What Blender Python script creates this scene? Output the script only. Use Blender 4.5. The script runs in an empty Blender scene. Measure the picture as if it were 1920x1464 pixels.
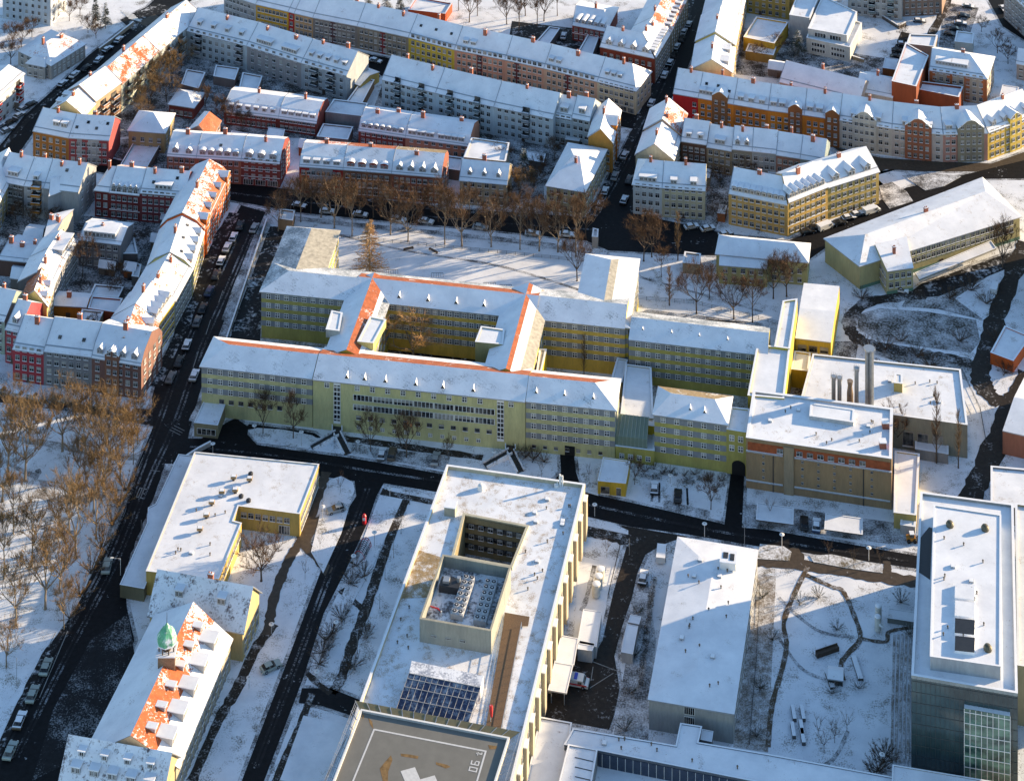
import bpy, bmesh, math, random
from mathutils import Vector, Matrix
rnd = random.Random(11)
S = bpy.context.scene
COL = S.collection
# ------------------------------------------------------------------ camera, world, sun, exposure
# The photograph is keystone corrected (all verticals parallel), so the camera looks level with a large lens shift.
F, YH, H, Y0 = 3800.0, -1850.0, 324.0, 470.0
cam = bpy.data.objects.new('camera', bpy.data.cameras.new('camera')); COL.objects.link(cam)
cam.location = (0, -Y0, H); cam.rotation_euler = (math.radians(90), 0, 0)
cam.data.sensor_width = 36; cam.data.lens = 36*F/1920
cam.data.shift_y = (YH-732)/1920
cam.data.clip_start = 5; cam.data.clip_end = 5000
S.camera = cam
SUN_AZ = Vector((1.0, 0.36, 0)).normalized()          # towards the sun, on the ground
SUN_EL = math.radians(11.5)
w = bpy.data.worlds.new('World'); S.world = w; w.use_nodes = True
nt = w.node_tree; bg = nt.nodes['Background']
sky = nt.nodes.new('ShaderNodeTexSky'); sky.sky_type = 'NISHITA'; sky.sun_disc = False
sky.sun_elevation = SUN_EL; sky.sun_rotation = math.atan2(SUN_AZ.x, SUN_AZ.y)
sky.ozone_density = 2.2; sky.dust_density = 0.3; sky.air_density = 1.0
nt.links.new(sky.outputs[0], bg.inputs[0]); bg.inputs[1].default_value = 0.118
sl = bpy.data.lights.new('sun', 'SUN'); sl.energy = 5.0; sl.angle = math.radians(0.5); sl.color = (1, .76, .48)
so = bpy.data.objects.new('sun', sl); COL.objects.link(so); so.location = (200, 60, 300)
d = Vector((-SUN_AZ.x*math.cos(SUN_EL), -SUN_AZ.y*math.cos(SUN_EL), -math.sin(SUN_EL)))
so.rotation_euler = d.to_track_quat('-Z', 'Y').to_euler()
S.view_settings.view_transform = 'Standard'; S.view_settings.look = 'None'
S.view_settings.exposure = 1.38; S.view_settings.gamma = 1
S.cycles.max_bounces = 5; S.cycles.diffuse_bounces = 3

def P(u, v, z=0.0):
    """photo pixel + height above ground -> point in the place"""
    Y = F*(H-z)/(v-YH)
    return Vector(((u-960)*Y/F, Y-Y0, z))
def hgt(ve, vg): return H*(vg-ve)/(vg-YH)
def V2(p): return Vector((p[0], p[1], 0))

# ------------------------------------------------------------------ materials
MC = {}
def _new(name):
    m = bpy.data.materials.new(name); m.use_nodes = True
    nt = m.node_tree; b = nt.nodes['Principled BSDF']
    return m, nt, b
def _noise(nt, scale, detail=4, rough=.6, stretch=None):
    g = nt.nodes.new('ShaderNodeNewGeometry'); n = nt.nodes.new('ShaderNodeTexNoise')
    n.inputs['Scale'].default_value = scale; n.inputs['Detail'].default_value = detail; n.inputs['Roughness'].default_value = rough
    if stretch:
        mp = nt.nodes.new('ShaderNodeMapping'); mp.inputs['Scale'].default_value = stretch
        nt.links.new(g.outputs['Position'], mp.inputs[0]); nt.links.new(mp.outputs[0], n.inputs['Vector'])
    else: nt.links.new(g.outputs['Position'], n.inputs['Vector'])
    return n
def _ramp(nt, src, a, b, ca=(0,0,0,1), cb=(1,1,1,1)):
    r = nt.nodes.new('ShaderNodeValToRGB'); r.color_ramp.elements[0].position = a; r.color_ramp.elements[1].position = b
    r.color_ramp.elements[0].color = ca; r.color_ramp.elements[1].color = cb
    nt.links.new(src, r.inputs[0]); return r
def _mix(nt, fac, a, b, mode='MIX'):
    m = nt.nodes.new('ShaderNodeMix'); m.data_type = 'RGBA'; m.blend_type = mode
    for i, x in ((0, fac), (6, a), (7, b)):
        if isinstance(x, (int, float)): m.inputs[i].default_value = x
        elif isinstance(x, tuple): m.inputs[i].default_value = x if len(x) == 4 else x+(1,)
        else: nt.links.new(x, m.inputs[i])
    return m.outputs[2]
def _bump(nt, b, src, st, dist=.1):
    bm = nt.nodes.new('ShaderNodeBump'); bm.inputs['Strength'].default_value = st; bm.inputs['Distance'].default_value = dist
    nt.links.new(src, bm.inputs['Height']); nt.links.new(bm.outputs[0], b.inputs['Normal'])
def plain(name, col, rough=.6, metal=0, var=.15, scale=1.2):
    k = ('p', name)
    if k in MC: return MC[k]
    m, nt, b = _new(name); b.inputs['Roughness'].default_value = rough; b.inputs['Metallic'].default_value = metal
    n = _noise(nt, scale, 5)
    r = _ramp(nt, n.outputs[0], .3, .7, (1-var,)*3+(1,), (1+var,)*3+(1,))
    nt.links.new(_mix(nt, 1.0, col+(1,), r.outputs[0], 'MULTIPLY'), b.inputs['Base Color'])
    MC[k] = m; return m
def wallm(col):
    k = ('w', tuple(round(c, 3) for c in col))
    if k in MC: return MC[k]
    lum = sum(col)/3; tc = tuple(max(.01, (lum+(c-lum)*1.35)*.78) for c in col)
    m, nt, b = _new('plaster'); b.inputs['Roughness'].default_value = .85
    n = _noise(nt, .35, 6, .65, (1, 1, .35)); n2 = _noise(nt, 2.5, 5, .7, (1, 1, .2))
    r = _ramp(nt, n.outputs[0], .3, .72, (.78, .78, .8, 1), (1.12, 1.1, 1.06, 1)); r2 = _ramp(nt, n2.outputs[0], .3, .7, (.86,)*3+(1,), (1.1,)*3+(1,))
    c = _mix(nt, 1.0, tc+(1,), r.outputs[0], 'MULTIPLY')
    nt.links.new(_mix(nt, 1.0, c, r2.outputs[0], 'MULTIPLY'), b.inputs['Base Color'])
    MC[k] = m; return m
SNOW = (.83, .85, .88)
def snowm(name, under=(.20, .16, .12), amt=.1, scale=.5, fine=3.0, lines=0.0, soft=.06, spec=.3):
    """snow lying on something: the under-colour shows through where the noise says it is thin"""
    k = ('s', name)
    if k in MC: return MC[k]
    m, nt, b = _new(name); b.inputs['Roughness'].default_value = .6; b.inputs['Specular IOR Level'].default_value = spec
    a = _noise(nt, scale, 5, .62); f = _noise(nt, fine, 4, .65)
    mx = nt.nodes.new('ShaderNodeMath'); mx.operation = 'MULTIPLY_ADD'; mx.inputs[1].default_value = .45
    nt.links.new(f.outputs[0], mx.inputs[0])
    m2 = nt.nodes.new('ShaderNodeMath'); m2.operation = 'MULTIPLY'; m2.inputs[1].default_value = .55
    nt.links.new(a.outputs[0], m2.inputs[0]); nt.links.new(m2.outputs[0], mx.inputs[2])
    src = mx.outputs[0]
    if lines:
        g = nt.nodes.new('ShaderNodeNewGeometry'); wv = nt.nodes.new('ShaderNodeTexWave'); wv.wave_type = 'BANDS'; wv.bands_direction = 'DIAGONAL'
        wv.inputs['Scale'].default_value = .55; wv.inputs['Distortion'].default_value = 1.5; wv.inputs['Detail'].default_value = 2
        nt.links.new(g.outputs['Position'], wv.inputs[0])
        m3 = nt.nodes.new('ShaderNodeMath'); m3.operation = 'MULTIPLY_ADD'; m3.inputs[1].default_value = -lines
        nt.links.new(wv.outputs[1], m3.inputs[0]); nt.links.new(src, m3.inputs[2]); src = m3.outputs[0]
    t = .30+amt*.40
    r = _ramp(nt, src, t-soft, t+soft)
    v = _noise(nt, .16, 7, .68); rv = _ramp(nt, v.outputs[0], .32, .68, (.82, .83, .85, 1), (1.05, 1.05, 1.05, 1))
    sc = _mix(nt, 1.0, SNOW+(1,), rv.outputs[0], 'MULTIPLY')
    un = _noise(nt, 1.1, 4); ru = _ramp(nt, un.outputs[0], .3, .7, (.7,)*3+(1,), (1.25,)*3+(1,))
    uc = _mix(nt, 1.0, tuple(under)+(1,), ru.outputs[0], 'MULTIPLY')
    nt.links.new(_mix(nt, r.outputs[0], uc, sc), b.inputs['Base Color'])
    _bump(nt, b, src, .35, .12)
    MC[k] = m; return m
TILE = (.47, .115, .036)
MS = {
 'S':  lambda: snowm('roof_snow', (.30, .24, .22), .16, .4, 4.5, 0, .05),
 'SL': lambda: snowm('roof_snow_on_tiles', (.26, .28, .30), .20, .3, 4.6, .03, .06),
 'SR': lambda: snowm('roof_snow_thin_over_red_tiles', TILE, .31, .25, 2.6, .0, .04),
 'RR': lambda: snowm('roof_half_melted_red_tiles', TILE, .49, .25, 2.4, 0, .035),
 'R6': lambda: snowm('roof_mostly_melted_red_tiles', TILE, .60, .16, 2.2, 0, .03),
 'R':  lambda: snowm('roof_red_tiles', (.36, .105, .04), .80, .3, 3.0, 0, .05),
 'G':  lambda: snowm('roof_grey_tiles_with_snow', (.20, .23, .26), .55, .2, 2.4, 0, .1),
 'GG': lambda: snowm('roof_grey_bare_tiles', (.42, .39, .32), .95, .2, 1.0),
 'B':  lambda: snowm('roof_brown_tiles_with_snow', (.30, .22, .12), .75, .25, 1.2),
 'D':  lambda: snowm('roof_snow_with_dark_slates', (.12, .09, .09), .33, .6, 3.0),
 'F':  lambda: snowm('flat_roof_snow', (.42, .36, .30), .22, .5, 5.0),
 'FC': lambda: snowm('flat_roof_snow_clean', (.40, .38, .36), .17, .3, 6, 0, .05),
 'GR': lambda: snowm('gravel_roof', (.33, .23, .11), .62, .6, 6.0),
}
def rm(k): return MS[k]() if isinstance(k, str) else k
def glassm():
    k = 'glass'
    if k in MC: return MC[k]
    m, nt, b = _new('window_glass'); b.inputs['Roughness'].default_value = .12
    n = _noise(nt, .55, 3, .7); r = _ramp(nt, n.outputs[0], .42, .72, (.008, .010, .014, 1), (.20, .19, .17, 1))
    nt.links.new(r.outputs[0], b.inputs['Base Color']); b.inputs['Specular IOR Level'].default_value = .5
    MC[k] = m; return m
def frost():
    return plain('snow_cap', SNOW, .6, 0, .05)
WHITE = lambda: plain('white_paint', (.74, .74, .72), .5, 0, .06)
METAL = lambda: plain('zinc_metal', (.42, .44, .46), .4, .6, .12)
DARK = lambda: plain('dark_metal', (.035, .036, .04), .5, .2)
BRICKM = lambda: plain('chimney_brick', (.30, .10, .06), .85, 0, .3, 3)

# ------------------------------------------------------------------ mesh helpers
class MB:
    def __init__(s): s.v = []; s.f = []; s.m = []
    def poly(s, pts, m=0):
        i = len(s.v); s.v += [tuple(p) for p in pts]; s.f.append(tuple(range(i, i+len(pts)))); s.m.append(m)
    def prism(s, pts, z0, z1, ms=0, mt=None, bottom=False):
        """closed side walls over a CCW outline, with a top"""
        n = len(pts)
        for i in range(n):
            a, b = pts[i], pts[(i+1) % n]
            s.poly([(a[0], a[1], z0), (b[0], b[1], z0), (b[0], b[1], z1), (a[0], a[1], z1)], ms)
        if mt is not None: s.poly([(p[0], p[1], z1) for p in pts], mt)
        if bottom: s.poly([(p[0], p[1], z0) for p in reversed(pts)], ms)
    def box(s, x0, x1, y0, y1, z0, z1, m=0, mt=None):
        s.prism([(x0, y0), (x1, y0), (x1, y1), (x0, y1)], z0, z1, m, m if mt is None else mt, True)
    def tube(s, pts, rads, k=6, m=0):
        rings = []
        for i, p in enumerate(pts):
            p = Vector(p)
            d = (Vector(pts[min(i+1, len(pts)-1)])-Vector(pts[max(i-1, 0)])).normalized()
            a = d.orthogonal().normalized(); b = d.cross(a)
            i0 = len(s.v)
            for q in range(k):
                t = 2*math.pi*q/k; s.v.append(tuple(p+(a*math.cos(t)+b*math.sin(t))*rads[i]))
            rings.append(i0)
        for i in range(len(rings)-1):
            for q in range(k):
                s.f.append((rings[i]+q, rings[i]+(q+1) % k, rings[i+1]+(q+1) % k, rings[i+1]+q)); s.m.append(m)
        s.f.append(tuple(rings[0]+q for q in reversed(range(k)))); s.m.append(m)
        s.f.append(tuple(rings[-1]+q for q in range(k))); s.m.append(m)
    def xf(s, M):
        s.v = [tuple(M @ Vector(v)) for v in s.v]; return s
    def mesh(s, name, mats):
        me = bpy.data.meshes.new(name); me.from_pydata(s.v, [], s.f)
        for m in mats: me.materials.append(m)
        me.polygons.foreach_set('material_index', s.m); me.update(); return me
    def build(s, name, mats, parent=None, loc=None):
        o = Vector(loc) if loc is not None else (rootloc(parent) if parent else Vector((0, 0, 0)))
        s.v = [(v[0]-o.x, v[1]-o.y, v[2]-o.z) for v in s.v]
        ob = bpy.data.objects.new(name, s.mesh(name, mats)); COL.objects.link(ob)
        if parent: ob.parent = parent
        else: ob.location = o
        return ob
def rootloc(o):
    l = o.location.copy()
    while o.parent: o = o.parent; l = l+o.location
    return l
def root(name, loc, label, cat, group=None):
    o = bpy.data.objects.new(name, None); COL.objects.link(o); o.location = loc; o.empty_display_size = .5
    o['label'] = label; o['category'] = cat
    if group: o['group'] = group
    return o
def tag(o, label, cat, group=None):
    o['label'] = label; o['category'] = cat
    if group: o['group'] = group
    return o
def put(name, me, parent, loc, rz=0, sc=(1, 1, 1)):
    o = bpy.data.objects.new(name, me); COL.objects.link(o); o.parent = parent
    o.location = Vector(loc)-rootloc(parent); o.rotation_euler = (0, 0, rz); o.scale = sc
    return o
ORD = 'first second third fourth fifth sixth seventh eighth ninth tenth eleventh twelfth thirteenth fourteenth fifteenth sixteenth seventeenth eighteenth nineteenth twentieth'.split()
ORD += ['twenty-'+x for x in ORD[:9]]+['thirtieth']+['thirty-'+x for x in ORD[:9]]

# ---- windows: shared unit meshes, looking along -y, x -.5...5, z 0..1
WM = {}
def winmesh(kind, var=0):
    if (kind, var) in WM: return WM[kind, var]
    b = MB()
    def bar(x0, x1, z0, z1, y0=-.10, m=0): b.box(x0, x1, y0, 0, z0, z1, m)
    b.poly([(-.5, -.05, 0), (.5, -.05, 0), (.5, -.05, 1), (-.5, -.05, 1)], 1)
    t = {'cross': .075, 'dbl': .04, 'dark': .045, 'strip': .03, 'tall': .06, 'shop': .02}[kind]
    bar(-.5, -.5+t, 0, 1); bar(.5-t, .5, 0, 1); bar(-.5+t, .5-t, 1-t, 1); bar(-.5+t, .5-t, 0, t)
    if kind == 'cross': bar(-.05, .05, t, 1-t); bar(-.5+t, -.05, .52, .60); bar(.05, .5-t, .52, .60)
    if kind == 'dbl': bar(-.025, .025, t, 1-t); bar(-.5+t, -.035, .66, .71); bar(.035, .5-t, .66, .71)
    if kind == 'strip':
        for i in range(1, 5): bar(-.5+i*.2-.012, -.5+i*.2+.012, t, 1-t)
    if kind == 'tall':
        bar(-.04, .04, t, 1-t)
        for i in range(1, 9): bar(-.5+t, .5-t, i/9-.012, i/9+.012, -.08)
    if kind == 'shop':
        for i in range(1, 4): bar(-.5+i*.25-.01, -.5+i*.25+.01, t, 1-t)
    if kind in ('dbl', 'dark'): b.box(-.53, .53, -.16, 0, -.06, 0, 2)       # sill with a line of snow
    if var: b.poly([(-.5+t, -.065, (.45, .12, .72)[var-1]), (.5-t, -.065, (.45, .12, .72)[var-1]), (.5-t, -.065, 1-t), (-.5+t, -.065, 1-t)], 3)
    WM[kind, var] = b.mesh('window_'+kind, [(plain('window_frame_paint', (.46, .46, .45), .5, 0, .25, .4) if kind == 'dbl' else WHITE()) if kind != 'dark' else plain('brown_frame', (.30, .26, .22), .6), glassm(), frost(), plain('blind', (.30, .29, .26), .8, 0, .3, .7)])
    return WM[kind, var]
def wallwins(rt, A, B, z0, dz, nf, n, w=1.15, wh=1.25, kind='dbl', m0=.05, m1=.05, off=.02, skip=(), name='window', cols=None):
    A = V2(A); B = V2(B); dr = (B-A); L = dr.length; dr.normalize(); out = Vector((dr.y, -dr.x, 0)); rz = math.atan2(dr.y, dr.x)
    vr = kind in ('dbl', 'cross', 'dark', 'strip')
    for i in range(n):
        t = m0+(1-m0-m1)*(i+.5)/n
        if any(a < t < b for a, b in skip): continue
        for k in range(nf):
            p = A+dr*(L*t)+out*off; p.z = z0+dz*k
            put(name, winmesh(kind, rnd.choice((0, 0, 0, 0, 0, 0, 1, 1, 2, 3)) if vr else 0), rt, p, rz, (w, 1, wh))

# ---- roof furniture
DM = {}
def dormer_mesh(kind, w, h, sl, wc, sn=None):
    key = (kind, round(w, 2), round(h, 2), round(sl, 2), wc)
    if key in DM: return DM[key]
    b = MB(); D = h/max(sl, .25)+.2; x = w/2
    # cheeks + front (y=0 front, +y into the roof)
    b.poly([(-x, 0, 0), (x, 0, 0), (x, 0, h), (-x, 0, h)], 0)
    b.poly([(x, 0, 0), (x, D, h), (x, 0, h)], 0); b.poly([(-x, 0, 0), (-x, 0, h), (-x, D, h)], 0)
    n = max(1, int(round(w/1.0)))
    for i in range(n):
        c = -x+(i+.5)*w/n; q = w/n*.36
        b.box(c-q, c+q, -.05, 0, h*.16, h*.84, 2); b.box(c-q*.8, c-.04, -.07, -.05, h*.22, h*.8, 1); b.box(c+.04, c+q*.8, -.07, -.05, h*.22, h*.8, 1)
    e = x+.15; t = .16
    if kind == 'shed':
        b.box(-e, e, -.25, D, h, h+t, 3)
    elif kind == 'gable':
        a = w*.36
        b.poly([(-x, 0, h), (x, 0, h), (0, 0, h+a)], 0)
        for s in (-1, 1):
            q = [(s*e, -.2, h-.08), (s*e, D+.3, h-.08), (0, D+1.2, h+a+.1), (0, -.2, h+a+.1)]
            b.poly(q if s > 0 else q[::-1], 3)
    elif kind == 'arch':
        pr = []
        for i in range(7):
            an = math.pi*i/6; pr.append((math.cos(an)*e, h+math.sin(an)*w*.24))
        b.poly([(px, -.02, pz) for px, pz in pr], 0)
        for i in range(6):
            (x0, z0), (x1, z1) = pr[i], pr[i+1]
            b.poly([(x0, -.2, z0+.05), (x0, D+.6, z0+.05), (x1, D+.6, z1+.05), (x1, -.2, z1+.05)], 3)
    DM[key] = b.mesh('dormer', [wallm(wc), glassm(), WHITE(), rm(sn or 'FC')]); return DM[key]
def chimney_mesh(w, dpt, h):
    key = ('ch', w, dpt, h)
    if key in DM: return DM[key]
    b = MB(); b.box(-w/2, w/2, -dpt/2, dpt/2, -1.2, h); b.box(-w/2-.08, w/2+.08, -dpt/2-.08, dpt/2+.08, h, h+.15)
    b.box(-w/2, w/2, -dpt/2, dpt/2, h+.15, h+.28, 1)
    for i in range(2): b.box(-w/2+.12+i*w*.45, -w/2+.32+i*w*.45, -.1, .1, h+.28, h+.55, 0)
    DM[key] = b.mesh('chimney', [BRICKM(), frost()]); return DM[key]
def balcony_mesh(w, c):
    key = ('bal', round(w, 1), c)
    if key in DM: return DM[key]
    b = MB(); x = w/2
    b.poly([(-x, -.03, .1), (x, -.03, .1), (x, -.03, 1.75), (-x, -.03, 1.75)], 1)
    b.box(-x, x, -1.3, -.02, -.08, .06, 0); b.box(-x, x, -1.32, -1.26, .06, .72, 2); b.box(-x, -x+.06, -1.26, -.02, .06, .72, 2); b.box(x-.06, x, -1.26, -.02, .06, .72, 2)
    b.box(-x-.02, x+.02, -1.36, -1.22, .72, .78, 3)
    DM[key] = b.mesh('balcony', [wallm((.5, .5, .5)), glassm(), wallm(c), frost()]); return DM[key]

# ------------------------------------------------------------------ pitched building
def perp(a, b):
    d = V2(b)-V2(a); d.normalize(); return Vector((-d.y, d.x, 0))
def quad_from(a, b, h, depth):
    A = P(a[0], a[1], h); B = P(b[0], b[1], h); n = perp(A, B)
    return [A, B, B+n*depth, A+n*depth]
def bld(label, q, h, col, rise=3.6, prof=None, mats=('S', 'S'), hipL=0, hipR=0, em=None, ov=.35, eL=0.0, eR=0.0, name='apartment_house', cat='house',
        w=None, we=None, ww=None, wl=None, wb=None, wk='dbl', wsz=(1.1, 1.2), z0=.75, dz=None, shop=None, bands=None, plinth=None, man=None, dorm=None, bd=None, chim=0, sky=0, bal=None, balb=None, gab=None, trim=None, group=None, door=True, strips=None, zb=0, skip=()):
    """q: the four eave corners (front left, front right, back right, back left); w: (floors, windows) on the front, we on the right end, wl left end, wb back"""
    A, B, C, D = [V2(p) for p in q]
    base = (A+B)/2
    rt = root(name, base, label, cat, group)
    nF = perp(A, B)
    depth = ((D-A).length+(C-B).length)/2
    if prof is None:
        prof = [(0, 0), (.5, rise), (1, 0)]
        if man: prof = [(0, 0), (man[0]/depth, man[1]), (.5, man[1]+rise), (1-man[0]/depth, man[1]), (1, 0)]; mats = ('S', mats[0], mats[1], mats[1]) if len(mats) == 2 else mats
    top = max(z for t, z in prof)
    # walls
    b = MB(); pts = [A, B, C, D]
    b.prism(pts, zb, h-.02, 0)
    if plinth:
        n = (perp(A, B)*-1)
        o = .04
        b.prism([A-perp(A, B)*o, B-perp(A, B)*o, B+perp(A, B)*.1, A+perp(A, B)*.1], 0, plinth[0], 1, 1)
    if bands:
        for (z, zz) in bands:
            for (p0, p1) in ((A, B), (B, C), (C, D), (D, A)):
                nn = perp(p0, p1)
                b.prism([p0-nn*.03, p1-nn*.03, p1+nn*.05, p0+nn*.05], z, zz, 2, 2, True)
    if trim:
        for z in trim:
            nn = perp(A, B); b.prism([A-nn*.09, B-nn*.09, B+nn*.05, A+nn*.05], z, z+.16, 3, 4, True)
    def section(p, qq, hip, sgn):
        ax = (B-A).normalized()*sgn; out = []
        for t, z in prof:
            x = p.lerp(qq, t)+ax*(hip*(z/top if top else 0)); out.append(Vector((x.x, x.y, h+z)))
        return out
    L = section(A, D, hipL, 1); Rr = section(B, C, hipR, -1)
    if not hipL: b.poly([(p.x, p.y, p.z-.08) for p in reversed(L)], 0)
    if not hipR: b.poly([(p.x, p.y, p.z-.08) for p in Rr], 0)
    b.build('wall', [wallm(col), wallm(plinth[1]) if plinth else wallm(col), plain('grey_band', (.22, .235, .25), .7), WHITE(), frost()], rt)
    # roof with overhang and thickness
    ax = (B-A).normalized()
    def outset(sec, e, sgn):
        r = [p.copy() for p in sec]
        s0 = (prof[1][1]-prof[0][1])/max((prof[1][0]-prof[0][0])*depth, .1); s1 = (prof[-2][1]-prof[-1][1])/max((prof[-1][0]-prof[-2][0])*depth, .1)
        r[0] = r[0]-nF*ov; r[0].z -= ov*min(s0, .9); r[-1] = r[-1]+nF*ov; r[-1].z -= ov*min(s1, .9)
        for i in range(len(r)):
            k = e if not (hipL if sgn < 0 else hipR) else (ov*(1-prof[i][1]/top) if top else ov)
            r[i] = r[i]+ax*sgn*k
        return r
    L2 = outset(L, eL, -1); R2 = outset(Rr, eR, 1)
    r = MB(); n = len(prof)
    for i in range(n-1):
        r.poly([L2[i], R2[i], R2[i+1]], i); r.poly([L2[i], R2[i+1], L2[i+1]], i)
    dn = Vector((0, 0, -.22))
    hm = n-1; fm_ = n
    if hipL: r.poly(list(L2[::-1]), hm)
    else: r.poly([*L2[::-1], *[p+dn for p in L2]], fm_) if n == 3 else None
    if hipR: r.poly(list(R2), hm)
    else: r.poly([*R2, *[p+dn for p in R2[::-1]]], fm_) if n == 3 else None
    r.poly([L2[0]+dn, R2[0]+dn, R2[0], L2[0]], fm_); r.poly([R2[-1]+dn, L2[-1]+dn, L2[-1], R2[-1]], fm_)
    if hipL: r.poly([L2[-1]+dn, L2[0]+dn, L2[0], L2[-1]], fm_)
    if hipR: r.poly([R2[0]+dn, R2[-1]+dn, R2[-1], R2[0]], fm_)
    for i in range(n-1):
        r.poly([R2[i+1]+dn, R2[i]+dn, L2[i]+dn], fm_); r.poly([L2[i+1]+dn, R2[i+1]+dn, L2[i]+dn], fm_)
    if name == 'apartment_house':      # snow guard above the eaves and a flashing strip towards the neighbour
        for f in ((.16, .20),) if not man else ((.12, .2),):
            g0, g1 = [L2[0].lerp(L2[1], q) for q in f], [R2[0].lerp(R2[1], q) for q in f]; u_ = Vector((0, 0, .05))
            r.poly([g0[0]+u_, g1[0]+u_, g1[1]+u_, g0[1]+u_], fm_)
        if not hipL:
            for i in range(n-1):
                e_ = ax*.14; u_ = Vector((0, 0, .10)); r.poly([L2[i]+u_, L2[i]+u_+e_, L2[i+1]+u_+e_, L2[i+1]+u_], fm_); r.poly([L2[i]+u_+e_, L2[i]+e_, L2[i+1]+e_, L2[i+1]+u_+e_], fm_)
    ml = [rm(m) for m in mats]
    while len(ml) < n-1: ml.append(ml[-1])
    r.build('roof', ml+[rm(em) if em else ml[0], METAL()], rt)
    # windows
    LF = (B-A).length
    dzz = dz or 2.15
    sk = list(skip)
    if gab:
        for g in gab: sk.append((g[0]-g[1]/LF*.5-.01, g[0]+g[1]/LF*.5+.01))
    def grid(p0, p1, spec, sk=()):
        if not spec: return
        nf, nn = spec[:2]; kind = spec[2] if len(spec) > 2 else wk
        sz = spec[3] if len(spec) > 3 else wsz
        zz = spec[4] if len(spec) > 4 else z0
        mg = spec[5] if len(spec) > 5 else (.04, .04)
        wallwins(rt, p0, p1, zz, dzz, nf, nn, sz[0], sz[1], kind, mg[0], mg[1], .05 if bands else .02, sk)
    for s in (w if isinstance(w, list) else [w]): grid(A, B, s, sk)
    for s in (we if isinstance(we, list) else [we]): grid(B, C, s)
    grid(D, A, wl); grid(C, D, wb)
    if shop:
        wallwins(rt, A, B, .25, 1, 1, shop, LF/shop*.75, 1.45, 'shop', .03, .03, .03, name='shop_window')
    rz = math.atan2(ax.y, ax.x)
    def onroof(t, s):      # along the front 0..1, up the section 0..1
        for i in range(n-1):
            if prof[i][0] <= s <= prof[i+1][0]+1e-6:
                f = (s-prof[i][0])/max(prof[i+1][0]-prof[i][0], 1e-6); z = prof[i][1]+f*(prof[i+1][1]-prof[i][1])
                sl = (prof[i+1][1]-prof[i][1])/max((prof[i+1][0]-prof[i][0])*depth, .05); break
        p = A.lerp(B, t).lerp(D.lerp(C, t), s); p.z = h+z; return p, sl
    if dorm:
        for (cnt, kind, dw, dh, s, *rest) in (dorm if isinstance(dorm, list) else [dorm]):
            rng = rest[0] if rest else (.04, .96)
            for i in range(cnt):
                t = rng[0]+(rng[1]-rng[0])*(i+.5)/cnt
                p, sl = onroof(t, s)
                put('dormer', dormer_mesh(kind, dw, dh, min(sl, 1.2), bd or (.45, .46, .48)), rt, p, rz)
    for i in range(chim if chim or name != 'apartment_house' else 1):
        chim = max(chim, 1)
        t = (i+.5)/chim+rnd.uniform(-.06, .06); p, sl = onroof(t, rnd.choice([.40, .46, .53]))
        put('chimney', chimney_mesh(rnd.choice([.7, 1.1]), .6, rnd.choice([.9, 1.2, 1.5])), rt, p, rz)
    for i in range(sky):
        t = (i+.5)/sky; s = rnd.choice([.18, .25, .3]); p, sl = onroof(t, s)
        k = ('sky', round(sl, 2))
        if k not in DM:
            bb = MB(); bb.box(-.4, .4, -.02, .75, .0, .14, 0, 1); DM[k] = bb.xf(Matrix.Rotation(math.atan(sl), 4, 'X')).mesh('skylight', [DARK(), glassm()])
        put('skylight', DM[k], rt, p, rz)
    if bal:
        for (t, bw, nf, c, *zz) in bal:
            for k in range(nf):
                p = A.lerp(B, t); p.z = (zz[0] if zz else z0+dzz*.5)+dzz*k
                put('balcony', balcony_mesh(bw, c), rt, p, rz)
    if balb:
        for (t, bw, nf, c) in balb:
            for k in range(nf):
                p = C.lerp(D, t); p.z = z0+dzz*.5+dzz*k; put('balcony', balcony_mesh(bw, c), rt, p, rz+math.pi)
    if gab:
        for (t, gw, gc, *gk) in gab:
            gb = MB(); x = gw/2; top_z = h+(gk[0] if gk else 1.3); pk = top_z+gw*.30; dd = depth*.45
            gb.prism([(-x, -.35), (x, -.35), (x, dd), (-x, dd)], 0, top_z, 0)
            st = [(-x, top_z), (-x*.62, top_z+(pk-top_z)*.45), (-x*.3, pk-.25), (0, pk), (x*.3, pk-.25), (x*.62, top_z+(pk-top_z)*.45), (x, top_z)]
            gb.poly([(a, -.35, z) for a, z in st[::-1]], 0)
            for i in range(6):
                (x0, za), (x1, zb_) = st[i], st[i+1]
                gb.poly([(x0, -.5, za+.1), (x1, -.5, zb_+.1), (x1, dd, zb_+.1), (x0, dd, za+.1)], 1)
                gb.poly([(x0, -.5, za-.05), (x1, -.5, zb_-.05), (x1, -.5, zb_+.1), (x0, -.5, za+.1)], 2)
            pos = A.lerp(B, t); M = Matrix.Translation(pos) @ Matrix.Rotation(rz, 4, 'Z')
            gb.xf(M).build('gable', [wallm(gc), rm('FC'), WHITE()], rt)
            a0 = pos-ax*x-nF*.35; a1 = pos+ax*x-nF*.35
            nf = (w[0] if not isinstance(w, list) else w[0][0]) if w else 4
            wallwins(rt, a0, a1, z0, dzz, nf+1, max(2, int(gw/1.7)), wsz[0]*.85, wsz[1]*.9, wk, .06, .06)
    if strips:
        for (t, sw, sc) in strips:
            sb = MB(); p0 = A.lerp(B, t); a0 = p0-ax*sw/2-nF*.07; a1 = p0+ax*sw/2-nF*.07
            sb.prism([a0, a1, a1+nF*.1, a0+nF*.1], .1, h-.15, 0, 0)
            sb.build('stair_panel', [wallm(sc)], rt)
    if door:
        db = MB(); p0 = A.lerp(B, .5 if not shop else .12); a0 = p0-ax*.55-nF*.06; a1 = p0+ax*.55-nF*.06
        db.prism([a0, a1, a1+nF*.05, a0+nF*.05], .03, 1.35, 0, 0); db.build('door', [plain('door_wood', (.07, .045, .03), .5)], rt)
    return rt
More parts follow.
